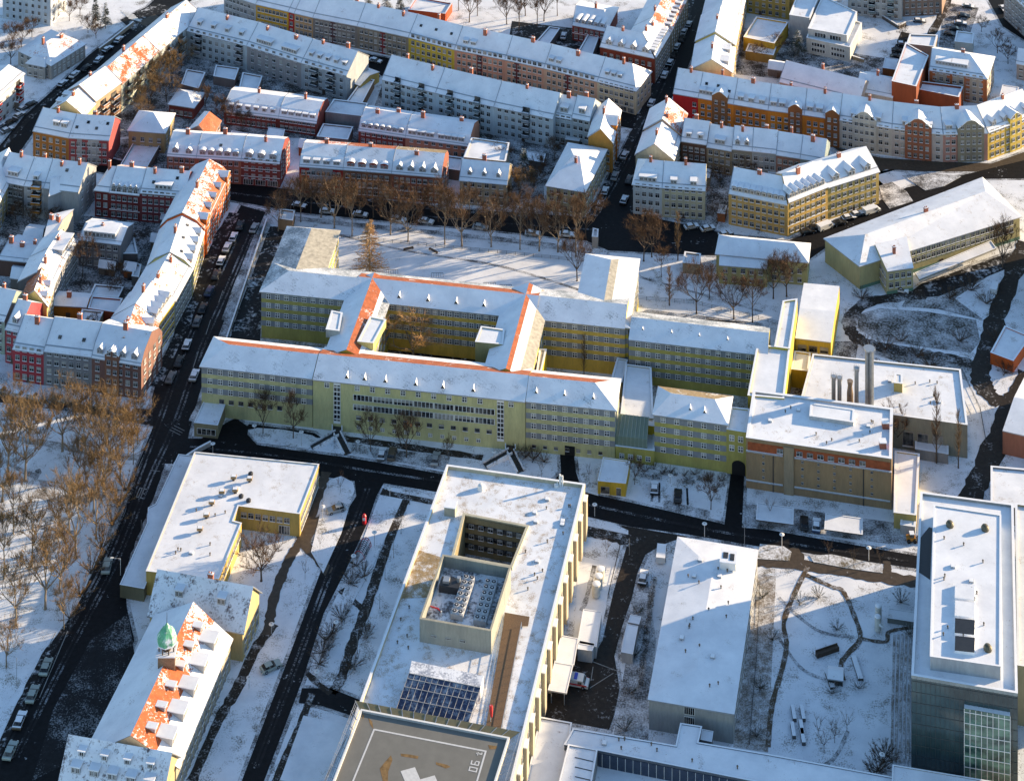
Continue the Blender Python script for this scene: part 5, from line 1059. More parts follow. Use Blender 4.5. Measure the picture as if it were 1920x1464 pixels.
for (p0, p1) in (((944, 1160), (903, 1385)), ((978, 1176), (936, 1395))):
    a, c = P(*p0, hh), P(*p1, hh)
    for zz in (.7, 1.1): b.tube([a+Vector((0, 0, zz)), c+Vector((0, 0, zz))], [.05, .05], 4)
    for i in range(15): q = a.lerp(c, i/14); b.tube([q, q+Vector((0, 0, 1.1))], [.045, .045], 4)
b.build('railing', [METAL()], hb)
gx = P(845, 962, hh); vb = root('lift_housing', gx, 'grey lift head box near the left edge of the gravelled roof', 'roof house'); b = MB(); b.box(-1.15, 1.15, -1, 1, 0, 1.8, 0); b.box(-1.25, 1.25, -1.1, 1.1, 1.8, 1.95, 1); b.xf(Matrix.Translation(gx) @ Matrix.Rotation(-.2, 4, 'Z')).build('box', [wallm((.42, .42, .36)), frost()], vb)
gx = P(902, 917, hh); vb = root('roof_dome', gx, 'white plastic roof dome casting a long shadow on the gravelled roof', 'roof dome'); b = MB(); b.tube([(0, 0, 0), (0, 0, .5), (0, 0, .9), (0, 0, 1.1)], [.8, .8, .6, .2], 12); b.xf(Matrix.Translation(gx)).build('dome', [WHITE()], vb)
gx = P(1050, 912, hh); vb = root('antenna_mast', gx, 'white antenna mast cluster at the back corner of the gravelled roof', 'antenna'); b = MB(); b.tube([(0, 0, 0), (0, 0, 2.6)], [.22, .22], 8); b.tube([(.5, 0, 0), (.5, 0, 2.3)], [.2, .2], 8); b.tube([(-.6, -.2, 0), (-.6, -.2, 1.4)], [.08, .08], 6); b.box(-1.2, -.3, -.5, .3, 0, .5); b.xf(Matrix.Translation(gx)).build('mast', [WHITE()], vb)
# plant enclosure with cooling units
ez = hh+4.5
E = [V2(P(u, v, ez)) for u, v in ((787, 1159), (921, 1182), (958, 1062), (830, 1039))]
en = root('plant_enclosure', (E[0]+E[1])/2, 'grey walled open plant enclosure on the helipad building roof', 'enclosure')
en.location.z = hh
b = MB(); b.prism(E, hh, ez-.12, 0); inn = inset(E, .3)
for i in range(4):
    a, c = inn[i], inn[(i+1) % 4]; b.poly([(c.x, c.y, hh+1.8), (a.x, a.y, hh+1.8), (a.x, a.y, ez), (c.x, c.y, ez)], 0)
b.build('wall', [wallm((.36, .37, .34))], en)
b = MB(); b.poly([(p.x, p.y, hh+2.2) for p in inn]); b.build('deck', [snowm('deck_with_snow', (.12, .12, .13), .48, .35, 1.5)], en)
rim(en, E, ez-.12, ez, .35, wallm((.52, .50, .42)), None, 'coping')
wallwins(en, E[0], E[1], hh+1.4, 2, 1, 3, 1.1, .35, 'shop', .1, .3, .03)
fz = hh+3.4
um = None
for bank, (p0, p1, nm) in enumerate((((856, 1152), (881, 1077), 'left'), ((899, 1164), (922, 1085), 'right'))):
    a, c = P(*p0, fz), P(*p1, fz); dr = (c-a).normalized(); rz = math.atan2(dr.y, dr.x)-math.pi/2; ln = (c-a).length/7
    for i in range(7):
        q = a+dr*(ln*(i+.5)); q.z = hh+2.2
        cu = root('cooling_unit', q, 'cooling unit, %s from the front in the %s bank of the roof enclosure' % (ORD[i], nm), 'cooling unit', 'cooling units in the roof enclosure'); cu.rotation_euler = (0, 0, rz)
        if um is None:
            b = MB(); b.box(-1.25, 1.25, -ln/2+.05, ln/2-.05, .2, 1.2, 0)
            for s in (-1, 1): b.box(s*1.1-.08, s*1.1+.08, -ln/2+.1, ln/2-.1, 0, .2, 0)
            um = b.mesh('casing', [plain('light_casing', (.46, .47, .48), .5, .2)])
            b = MB(); b.tube([(0, 0, 0), (0, 0, .18)], [.52, .52], 14, 0); b.tube([(0, 0, .18), (0, 0, .2)], [.44, .44], 14, 1); b.tube([(0, 0, .2), (0, 0, .24)], [.14, .14], 8, 0)
            fm = b.mesh('fan', [plain('fan_ring', (.6, .6, .6), .4), DARK()])
        for nm_, me_, l_ in (('casing', um, (0, 0, 0)), ('fan', fm, (-.6, 0, 1.2)), ('fan', fm, (.6, 0, 1.2))):
            o = bpy.data.objects.new(nm_, me_); COL.objects.link(o); o.parent = cu; o.location = l_
q = P(822, 1150, hh+2.2); rc = root('davit_crane', q, 'small red and white davit lying in the roof enclosure', 'crane'); b = MB(); b.tube([(-1.6, 1.2, .5), (0, .4, .6), (.6, -.5, .5)], [.12, .14, .12], 6, 0); b.tube([(.6, -.5, 0), (.6, -.5, .9)], [.15, .15], 6, 1); b.xf(Matrix.Translation(q)).build('arm', [plain('red_paint', (.55, .02, .03), .4), WHITE()], rc)
q = P(848, 1105, hh+2.2); rc = root('exhaust_unit', q, 'dark boxy exhaust plant at the left of the roof enclosure', 'plant'); b = MB(); b.box(-2.4, 1.6, -1.2, 1.2, 0, 1.4, 0); b.tube([(1.2, .6, 1.4), (1.2, .6, 2.2)], [.4, .4], 10, 1); b.box(-1.8, -.6, -.6, .8, 1.4, 1.9, 1); b.xf(Matrix.Translation(q) @ Matrix.Rotation(-.2, 4, 'Z')).build('casing', [DARK(), METAL()], rc)
# glass roof
gr = root('glass_roof', P(810, 1340, hh), 'sloping blue glass roof with white bars below the plant enclosure', 'glass roof')
z0, z1 = hh+.35, hh+2.0
gq = [P(743, 1329, z0), P(878, 1356, z0), P(901, 1289, z1), P(767, 1262, z1)]
b = MB(); b.poly(gq); b.poly([gq[1], V2(gq[1])+Vector((0, 0, hh)), V2(gq[2])+Vector((0, 0, hh)), gq[2]]); b.poly([gq[0], gq[3], V2(gq[3])+Vector((0, 0, hh)), V2(gq[0])+Vector((0, 0, hh))])
gm = snowm('blue_roof_glass', (.035, .045, .095), .86, .35, 1.6, 0, .16, .5); b.build('glass', [gm], gr)
b = MB(); u_ = Vector((0, 0, .06))
for i in range(13): t = i/12; b.tube([gq[0].lerp(gq[1], t)+u_, gq[3].lerp(gq[2], t)+u_], [.055]*2, 4)
for t in (0, .3, .62, .85, 1): b.tube([gq[0].lerp(gq[3], t)+u_, gq[1].lerp(gq[2], t)+u_], [.06]*2, 4)
b.build('glazing_bars', [plain('bar_grey', (.38, .38, .38), .5)], gr)
b = MB(); bk = [V2(P(u, v, z1)) for u, v in ((767, 1261), (901, 1288), (907, 1266), (772, 1238))]; b.prism(bk, hh, z1-.02, 0, 1); b.build('snowy_top', [WHITE(), snowm('screens', (.3, .33, .4), .45, .5, 2.5)], gr)
# helipad deck
dz = 13.0
Dk = [V2(P(u, v, dz)) for u, v in ((575, 1593), (880, 1625), (955, 1384), (677, 1331))]
hp = root('helipad', (Dk[0]+Dk[1])/2, 'grey concrete helipad with white markings, cut by the bottom edge', 'helipad'); hp.location.z = dz-.8
b = MB(); b.prism(Dk, dz-.8, dz-.05, 0, None, True); inn = inset(Dk, .28); b.poly([(p.x, p.y, dz-.12) for p in inn], 1)
cm = plain('helipad_concrete', (.165, .162, .145), .8, 0, .09, .6)
b.build('deck', [wallm((.4, .4, .38)), cm], hp)
rim(hp, Dk, dz-.14, dz+.25, .3, wallm((.64, .64, .64)), WHITE(), 'rim')
ax_ = (Dk[2]-Dk[3]).normalized(); ay_ = (Dk[3]-Dk[0]).normalized()
wm = plain('road_marking_white', (.58, .58, .57), .7, 0, .1, 2)
def decal(name, pts, m, z=dz-.10): 
    b = MB(); b.poly([(p.x, p.y, z) for p in pts]); return b.build(name, [m], hp)
zz = dz-.12
def line(p0, p1, wd=.32):
    a, c = V2(P(*p0, zz)), V2(P(*p1, zz)); n_ = perp(a, c)*wd/2; return [a-n_, c-n_, c+n_, a+n_]
decal('line_marking', line((702, 1367), (912, 1408)), wm); decal('line_marking', line((911, 1407), (850, 1615)), wm, dz-.096); decal('line_marking', line((702, 1366), (610, 1590)), wm, dz-.096)
p0, p1, p2 = [V2(P(u, v, zz)) for u, v in ((751, 1445), (778, 1437.5), (788, 1460.5))]; e1 = p1-p0; e2 = p2-p1
decal('cross_marking', [p0+e1*x-e2*y for x, y in ((0, 0), (1, 0), (1, -1), (2, -1), (2, -2), (1, -2), (1, -3), (0, -3), (0, -2), (-1, -2), (-1, -1), (0, -1))][::-1], wm)
# the mass figure "06 t", read from the right edge of the deck
tb = V2(P(886, 1446, zz)); rd = (V2(P(894, 1420, zz))-tb).normalized(); up_ = Vector((-rd.y, rd.x, 0))
GL = {'0': [(0, 0, 1, .2), (0, .2, .22, 1.2), (.78, .2, 1, 1.2), (.0, 1.2, 1, 1.4)], '6': [(0, 0, 1, .2), (0, .2, .22, 1.2), (.78, .2, 1, .65), (.22, .6, .78, .78), (0, 1.2, .9, 1.4)], 't': [(.3, 0, .52, 1.0), (0, .62, .75, .78), (.52, 0, .8, .18)]}
x = 0
for ch, gap in (('0', 1.35), ('6', 2.1), ('t', 1)):
    bb = MB()
    for (x0, y0, x1, y1) in GL[ch]:
        bb.poly([(q.x, q.y, dz-.094) for q in (tb+rd*(x+x0*.95)+up_*(y0*1.1-.75), tb+rd*(x+x1*.95)+up_*(y0*1.1-.75), tb+rd*(x+x1*.95)+up_*(y1*1.1-.75), tb+rd*(x+x0*.95)+up_*(y1*1.1-.75))])
    bb.build('lettering', [wm], hp); x += gap
rust = plain('rust_stain', (.20, .12, .045), .9, 0, .4, 1.5)
for k, pl in enumerate([[(718, 1464), (712, 1440), (720, 1430), (733, 1415), (736, 1424), (728, 1445), (727, 1470)], [(751, 1412), (770, 1414), (785, 1417), (783, 1422), (765, 1419), (752, 1417)], [(817, 1428), (838, 1433), (845, 1437), (836, 1440), (818, 1433)], [(915, 1396), (932, 1398), (930, 1404), (918, 1404)], [(690, 1345), (698, 1352), (700, 1366), (694, 1358)], [(679, 1338), (684, 1341), (680, 1348)]]):
    decal('rust_stain', [V2(P(u, v, zz)) for u, v in pl][::-1], rust, dz-.108)
olive = plain('olive_net_panel', (.20, .17, .09), .8, 0, .2)
Nt = inset(Dk, -1.7); b = MB(); b2 = MB()
for i in range(4):
    a, c, a2, c2 = Dk[i], Dk[(i+1) % 4], Nt[i], Nt[(i+1) % 4]; m_ = 14
    for k in range(m_):
        b2 = MB(); t0, t1 = (k+.04)/m_, (k+.96)/m_
        q = [a.lerp(c, t0), a.lerp(c, t1), a2.lerp(c2, t1), a2.lerp(c2, t0)]
        if i == 2: b.poly([(q[0].x, q[0].y, dz-.3), (q[3].x, q[3].y, dz+.1), (q[2].x, q[2].y, dz+.1), (q[1].x, q[1].y, dz-.3)])
        else:
            for s in range(6):
                f = (s+.5)/6; q0, q1 = a.lerp(a2, f).lerp(c.lerp(c2, f), t0), a.lerp(a2, f).lerp(c.lerp(c2, f), t1)
                b2.tube([(q0.x, q0.y, dz-.3+.4*f), (q1.x, q1.y, dz-.3+.4*f)], [.05, .05], 4)
        q0, q1 = a.lerp(c, t0-.04/m_), a2.lerp(c2, t0-.04/m_); b2.tube([(q0.x, q0.y, dz-.32), (q1.x, q1.y, dz+.1)], [.07, .07], 4); b2.build('net_panel_bars', [METAL()], hp)
b.build('net_panels', [olive], hp)
b = MB()
for t in (.1, .5, .9):
    for s in (.15, .5, .85):
        q = Dk[0].lerp(Dk[1], t).lerp(Dk[3].lerp(Dk[2], t), s); b.tube([(q.x, q.y, hh), (q.x, q.y, dz-.75)], [.35, .35], 8)
b.build('support_column', [METAL()], hp)
q = P(920, 1352, hh+.25); wsk = root('windsock', q, 'red windsock on a mast beside the brown grating walkway', 'windsock'); b = MB(); b.tube([(0, 0, 0), (0, 0, 3.0)], [.06, .05], 5); b.xf(Matrix.Translation(q)).build('mast', [WHITE()], wsk)
b = MB(); b.tube([(.05, 0, 2.9), (.1, -.1, 2.2), (.15, -.2, 1.0)], [.35, .32, .18], 8); b.xf(Matrix.Translation(q)).build('sock', [plain('red_cloth', (.6, .03, .03), .7)], wsk)
# ------------------------------------------------------------------ long flat building on the right and the glass tower
o_ = bld('long flat building with half shaded snow roof in the lower right', [P(1375, 1336, 5.8), P(1420, 1031, 5.8), P(1272, 1007, 5.8), P(1217, 1309, 5.8)], 5.8, (.40, .41, .40), rise=.7, mats=('FC', 'FC'), hipL=8, hipR=8, em='FC', name='clinic_pavilion', cat='building', w=(2, 16), ov=.25, z0=1.0)
wallwins(o_, P(1217, 1309, 5.8), P(1375, 1336, 5.8), 2.1, 2, 2, 1, 2.0, 1.6, 'strip', .41, .45, .03)
q = P(1366, 1058, 6.3); c = root('roof_ventilator', q, 'square snowy ventilator block with dark openings on the long flat roof', 'ventilator'); b = MB(); b.box(-1.6, 1.6, -1.6, 1.6, 0, 1.5, 0); b.box(-1.7, 1.7, -1.7, 1.7, 1.5, 1.65, 1); b.box(-1.1, -.1, -.6, 1.0, 1.65, 1.72, 2); b.box(.3, 1.2, -1.0, .8, 1.65, 1.72, 2); b.xf(Matrix.Translation(q) @ Matrix.Rotation(-.18, 4, 'Z')).build('block', [WHITE(), frost(), DARK()], c)
gh = 17.4
G = [V2(P(u, v, gh)) for u, v in ((1709, 1270), (1800, 1286), (1908, 1304), (1900, 949), (1726, 926))]
gt = root('glass_tower', (G[0]+G[2])/2, 'dark glass office tower with snow roof terrace in the lower right corner', 'glass building')
b = MB(); b.prism([G[0], G[2], G[3], G[4]], 0, gh+.4, 0)
cg, cnt, cb = _new('curtain_glass'); cb.inputs['Roughness'].default_value = .12; cb.inputs['Metallic'].default_value = .0
nn_ = _noise(cnt, .14, 3); rr_ = _ramp(cnt, nn_.outputs[0], .35, .68, (.022, .045, .052, 1), (.075, .115, .12, 1)); cnt.links.new(rr_.outputs[0], cb.inputs['Base Color'])
b.build('wall', [cg], gt)
b = MB(); b.poly([(p.x, p.y, gh) for p in inset([G[0], G[2], G[3], G[4]], .4)]); b.build('roof', [MS['FC']()], gt)
rim(gt, [G[0], G[2], G[3], G[4]], gh-.1, gh+.5, .45, wallm((.35, .38, .38)), frost())
b = MB(); A, B = G[0], G[2]; n = perp(A, B)
for k in range(9):
    z = 1.2+k*1.95; b.prism([A-n*.06, B-n*.06, B+n*.02, A+n*.02], z, z+.10, 0, 0, True)
for i in range(23):
    q = A.lerp(B, i/22); dv = (B-A).normalized()*.04; b.prism([q-dv-n*.08, q+dv-n*.08, q+dv, q-dv], 0, gh, 0, 0)
b.build('mullions', [plain('steel_mullion', (.06, .075, .08), .5, .2)], gt)
a, c = A.lerp(B, .5), A.lerp(B, .93)      # atrium bay of greener glass
b = MB(); b.prism([a-n*.9, c-n*.9, c+n*.1, a+n*.1], 0, gh-3.2, 0, 1); ag, ant, ab_ = _new('atrium_glass'); ab_.inputs['Roughness'].default_value = .08
nn_ = _noise(ant, .30, 3, .6, (1, 1, 2.2)); rr_ = _ramp(ant, nn_.outputs[0], .35, .66, (.02, .05, .05, 1), (.14, .25, .19, 1)); ant.links.new(rr_.outputs[0], ab_.inputs['Base Color']); b.build('atrium', [ag, frost()], gt)
b = MB()
for i in range(9):
    q = a.lerp(c, i/8)-n*.98; b.tube([(q.x, q.y, 0), (q.x, q.y, gh-3.2)], [.06, .06], 4)
for k in range(7): z = 1.5+k*2; b.prism([a-n*.97, c-n*.97, c-n*.88, a-n*.88], z, z+.1, 0, 0)
b.build('atrium_bars', [WHITE()], gt)
pz = gh+2.4
o_, p_ = flat('white penthouse storey with roof lights on the glass tower', [(1744, 1231), (1876, 1250), (1877, 966), (1751, 947)], pz, (.50, .52, .54), 'FC', .15, .3, name='penthouse', cat='roof house', zb=gh)
for k in range(4):
    v = 1096+k*33; q = [V2(P(u, vv, pz+.6)) for u, vv in ((1790, v+24), (1827, v+28), (1828, v), (1791, v-4))]; b = MB(); b.prism(q, pz, pz+.6, 0, 0 if k < 2 else 1)
    b.build('roof_light', [snowm('snowy_glass', (.5, .53, .56), .2, .4, 1.5), plain('dark_roof_glass', (.03, .03, .03), .15)], o_)
for i, (u, v) in enumerate([(1781, 986), (1847, 993), (1852, 1218)]):
    q = P(u, v, pz); c = root('roof_fan', q, ['dark domed roof fan at the back left of the penthouse roof', 'dark domed roof fan at the back right of the penthouse roof', 'dark domed roof fan near the front of the penthouse roof'][i], 'fan'); b = MB(); b.tube([(0, 0, 0), (0, 0, .5), (0, 0, .9), (0, 0, 1.05)], [.75, .8, .55, .2], 12); b.xf(Matrix.Translation(q)).build('fan_hood', [plain('dark_hood', (.10, .09, .06), .5, .3)], c)
b = MB(); q = [V2(P(u, v, gh)) for u, v in ((1722, 1072), (1744, 1087), (1748, 990), (1742, 988), (1726, 1008))]; b.poly([(p.x, p.y, gh+.03) for p in q]); b.build('wet_roof_patch', [plain('black_membrane', (.015, .015, .018), .4)], gt)
flat('lower glazed neighbour block at the right edge behind the glass tower', [(1908, 1250), (2000, 1265), (2000, 960), (1904, 946)], 11, (.45, .40, .28), 'F', .4, name='office_block')
# low buildings along the bottom edge
o_, p_ = flat('long low corridor building with snow roof and dark glass front along the bottom', [(1058, 1396), (1118, 1406), (1420, 1466), (1720, 1526), (1722, 1466), (1440, 1414), (1309, 1392), (1316, 1362), (1276, 1356), (1267, 1398), (1075, 1366)], 4.0, (.12, .14, .17), 'S', .12, .25, name='corridor_building')
A, B = P(1122, 1407, 4), P(1720, 1526, 4); n = perp(A, B); b = MB(); b.prism([A-n*.1, B-n*.1, B, A], .3, 3.6, 0, 0); b.build('glass_front', [plain('dark_blue_glass', (.03, .042, .07), .12, 0, .2)], o_)
b = MB()
for i in range(40):
    q = A.lerp(B, (i+.5)/40); b.tube([(q.x-n.x*.12, q.y-n.y*.12, .3), (q.x-n.x*.12, q.y-n.y*.12, 3.6)], [.04, .04], 4)
b.build('glazing_bars', [WHITE()], o_)
flat('small white porch beside the corridor link', [(1314, 1386), (1334, 1390), (1337, 1371), (1317, 1367)], 3.2, (.3, .3, .3), 'FC', .06, .1, name='porch', cat='annex')
o_, p_ = flat('snowy roof with slit skylights left of the corridor building', [(1045, 1480), (1105, 1490), (1120, 1406), (1066, 1396)], 4.6, (.2, .22, .24), 'S', .15, .25, name='annex', cat='annex')
b = MB()
for k in range(4):
    p0 = P(1078, 1419+k*18, 4.63); p1 = P(1112, 1427+k*18, 4.63); n_ = perp(p0, p1)*.1; b.poly([p0-n_, p1-n_, p1+n_, p0+n_])
b.build('slit_skylights', [DARK()], o_)
flat('broad snowy ramp roof beside the helipad building at the bottom', [(985, 1480), (1050, 1490), (1072, 1356), (1012, 1345)], 3.0, (.2, .2, .2), 'S', .2, .25, name='ramp_roof', cat='building')
flat('low snowy roof in front of the corridor glass at the bottom', [(1112, 1510), (1400, 1530), (1395, 1478), (1118, 1426)], 1.2, (.2, .2, .22), 'S', .1, .2, name='low_roof', cat='building')
flat('snowy flat roof at the bottom edge in front of the glass tower', [(1672, 1480), (1960, 1520), (1960, 1482), (1674, 1434)], 4.5, (.3, .3, .3), 'S', .12, .2, name='low_roof', cat='building')
# ambulance yard
for q, l, zb in (([(1083, 1206), (1118, 1212), (1128, 1147), (1094, 1142)], 'white flat container hall roof in the ambulance yard', 0), ([(1083, 1216), (1110, 1220), (1116, 1206), (1086, 1200)], 'small white container in front of the container hall', 0)):
    flat(l, q, 2.4, (.48, .49, .5), 'FC', .06, .1, name='container', cat='container', zb=zb)
for q, l in (([(1040, 1240), (1076, 1246), (1084, 1197), (1052, 1191)], 'upper half of the white canopy along the cream clinic'), ([(1028, 1293), (1062, 1299), (1074, 1247), (1040, 1241)], 'lower half of the white canopy along the cream clinic')):
    rt, _ = flat(l, q, 2.8, (.6, .6, .6), 'FC', .06, .1, name='canopy', cat='canopy', zb=2.55)
    b = MB()
    for p in inset(_, .5): b.tube([(p.x, p.y, 0), (p.x, p.y, 2.6)], [.1, .1], 6)
    b.build('posts', [METAL()], rt)
for q, l in (([(1165, 1222), (1186, 1226), (1196, 1174), (1176, 1170)], 'long white container left of the long flat building'), ([(1178, 1166), (1198, 1170), (1202, 1156), (1183, 1152)], 'short white container behind the long white container')):
    flat(l, q, 2.0, (.5, .5, .5), 'FC', .06, .1, name='container', cat='container')
def tank(u, v, r, ht, lab, grp):
    q = P(u, v, 0); c = root('tank', q, lab, 'tank', grp); b = MB(); b.tube([(0, 0, .3), (0, 0, ht*.93)], [r, r], 16); b.tube([(-r*.6, 0, 0), (-r*.6, 0, .35)], [.12, .12], 5); b.tube([(r*.6, 0, 0), (r*.6, 0, .35)], [.12, .12], 5); b.xf(Matrix.Translation(q)).build('shell', [plain('tank_white', (.58, .56, .5), .4)], c)
    b = MB(); b.tube([(0, 0, ht*.93), (0, 0, ht*.98), (0, 0, ht)], [r, r*.75, r*.3], 16); b.xf(Matrix.Translation(q)).build('cap', [frost()], c)
for i, (u, v) in enumerate([(1126, 1090), (1122, 1103), (1118, 1118)]): tank(u, v, .85, 2.9, 'cream gas tank in the yard, %s of the three from the back' % ORD[i], 'cream gas tanks in the yard')
for i, (u, v) in enumerate([(1647, 1163), (1646, 1183)]): tank(u, v, .65, 3.2, 'grey tank in the right hand garden, %s one' % ('rear' if i == 0 else 'front'), 'grey tanks in the right hand garden')
flat('garden retaining wall with gravel top beside the grey tanks', [(1664, 1158), (1716, 1166), (1716, 1148), (1666, 1140)], 1.0, (.2, .21, .2), 'F', .05, .1, name='retaining_wall', cat='wall')
bld('small dark garden hut with snow roof beside the forked path', quad_from((1553, 1268), (1580, 1272), 1.5, 2.6), 1.5, (.04, .045, .045), rise=.5, eL=.15, eR=.15, name='garden_hut', cat='hut')
for (a, c, l) in (((1600, 1232), (1614, 1276), 'long snowy raised planter right of the garden hut'), ((1551, 1262), (1562, 1292), 'narrow snowy planter at the left of the garden hut')):
    p, q = P(*a), P(*c); b = MB(); n_ = perp(p, q)*.5; b.prism([p-n_, p+n_, q+n_, q-n_][::1], 0, .45, 0, 1); tag(b.build('planter', [wallm((.1, .09, .08)), frost()], loc=p), l, 'planter')
p, q = P(1531, 1232), P(1572, 1218); b = MB(); n_ = perp(p, q)*.35; b.prism([p-n_, q-n_, q+n_, p+n_], 0, .8, 0, 0); b.prism([p+n_*1.0, q+n_*1.0, q+n_*1.3, p+n_*1.3], 0, 1.1, 0, 0); tag(b.build('garden_bench', [plain('dark_wood', (.07, .045, .03), .8)], loc=p), 'long dark wooden bench in the snowy garden', 'bench')
for k, (u, v) in enumerate([(1488, 1340), (1505, 1340), (1487, 1372), (1503, 1368), (1505, 1384)]):
    p = P(u, v); b = MB(); b.box(-.35, .35, -1.6, 1.6, 0, .7, 0, 1); tag(b.xf(Matrix.Translation(p)).build('stone_stele', [plain('stele_stone', (.10, .10, .10), .8), frost()], loc=p), 'dark stone block in the snowy garden, %s from the back left' % ORD[k], 'stone block', 'stone blocks in the snowy garden')
# entrance stairs of the hospital
for u, v, l in ((610, 838, 'left forked entrance ramp stairs of the hospital front'), (935, 872, 'right forked entrance ramp stairs of the hospital front')):
    c = root('entrance_stairs', P(u, v), l, 'stairs'); b = MB(); bs = MB()
    top = [P(u+16, v-34), P(u+30, v-32)]
    c0 = P(u+22, v-18); a0 = P(u+22, v-45)
    def ramp(p, q, z0, z1, wd):
        n_ = perp(p, q)*wd/2; m_ = 8
        for i in range(m_):
            s, e = p.lerp(q, i/m_), p.lerp(q, (i+1)/m_); z = z0+(z1-z0)*(i+.5)/m_
            b.prism([s+n_, s-n_, e-n_, e+n_], 0, max(z, .1), 0, 0)
        for sgn in (-1, 1):
            s, e = p+n_*sgn, q+n_*sgn; ee = perp(p, q)*.12
            bs.poly([(s+ee).to_tuple()[:2]+(z0+.4,), (s-ee).to_tuple()[:2]+(z0+.4,), (e-ee).to_tuple()[:2]+(z1+.4,), (e+ee).to_tuple()[:2]+(z1+.4,)])
            for w_ in (ee, -ee): bs.poly([(s+w_).to_tuple()[:2]+(0,), (e+w_).to_tuple()[:2]+(0,), (e+w_).to_tuple()[:2]+(z1+.4,), (s+w_).to_tuple()[:2]+(z0+.4,)])
    ramp(a0, c0, 1.1, 1.0, 2.2); ramp(c0, P(u-26, v+2), .95, .12, 1.6); ramp(c0, P(u+42, v+14), .95, .12, 1.6)
    b.build('steps', [plain('wet_steps', (.03, .03, .03), .5)], c); bs.build('balustrade', [snowm('balustrade_snow', (.2, .2, .2), .3, .5, 2)], c)

# small pipes and hatches on the flat roofs
b = MB(); b.tube([(0, 0, 0), (0, 0, .45)], [.12, .12], 6); b.tube([(0, 0, .45), (0, 0, .6)], [.22, .12], 6); pipem = b.mesh('vent_pipe', [plain('pipe_brown', (.10, .08, .06), .6)])
b = MB(); b.box(-.45, .45, -.45, .45, 0, .28, 0); b.box(-.4, .4, -.4, .4, .28, .36, 1); hatchm = b.mesh('roof_hatch', [METAL(), frost()])
def clutter(rt, px, z, n, seed):
    r_ = random.Random(seed); c_ = [P(u, v, z) for u, v in px]
    for i in range(n):
        a_, b_ = r_.uniform(.06, .94), r_.uniform(.06, .94); p_ = c_[0].lerp(c_[1], a_).lerp(c_[3].lerp(c_[2], a_), b_)
        k_ = r_.random() < .7; put('vent_pipe' if k_ else 'roof_hatch', pipem if k_ else hatchm, rt, p_, -.2)
def thing(n_): return bpy.data.objects[n_]
clutter(thing('clinic_pavilion'), [(1240, 1290), (1360, 1310), (1405, 1050), (1290, 1030)], 6.3, 20, 1)
clutter(thing('helipad_building'), [(960, 1150), (1020, 1150), (1080, 930), (1000, 915)], hh, 16, 2)
clutter(thing('helipad_building'), [(700, 1300), (750, 1300), (800, 1130), (760, 1130)], hh, 5, 3)
clutter(thing('clinic_building'), [(300, 1060), (400, 1070), (470, 880), (380, 870)], 4.8, 12, 4)
clutter(thing('brick_block'), [(1420, 820), (1650, 850), (1655, 785), (1430, 750)], 10.7, 14, 5)
clutter(thing('boiler_house'), [(1640, 760), (1800, 780), (1790, 705), (1650, 700)], 7.2, 9, 6)
clutter(thing('penthouse'), [(1755, 1220), (1870, 1235), (1870, 980), (1760, 965)], gh+2.4, 16, 7)
clutter(thing('corridor_building'), [(1080, 1390), (1400, 1450), (1410, 1425), (1090, 1372)], 4.0, 8, 8)
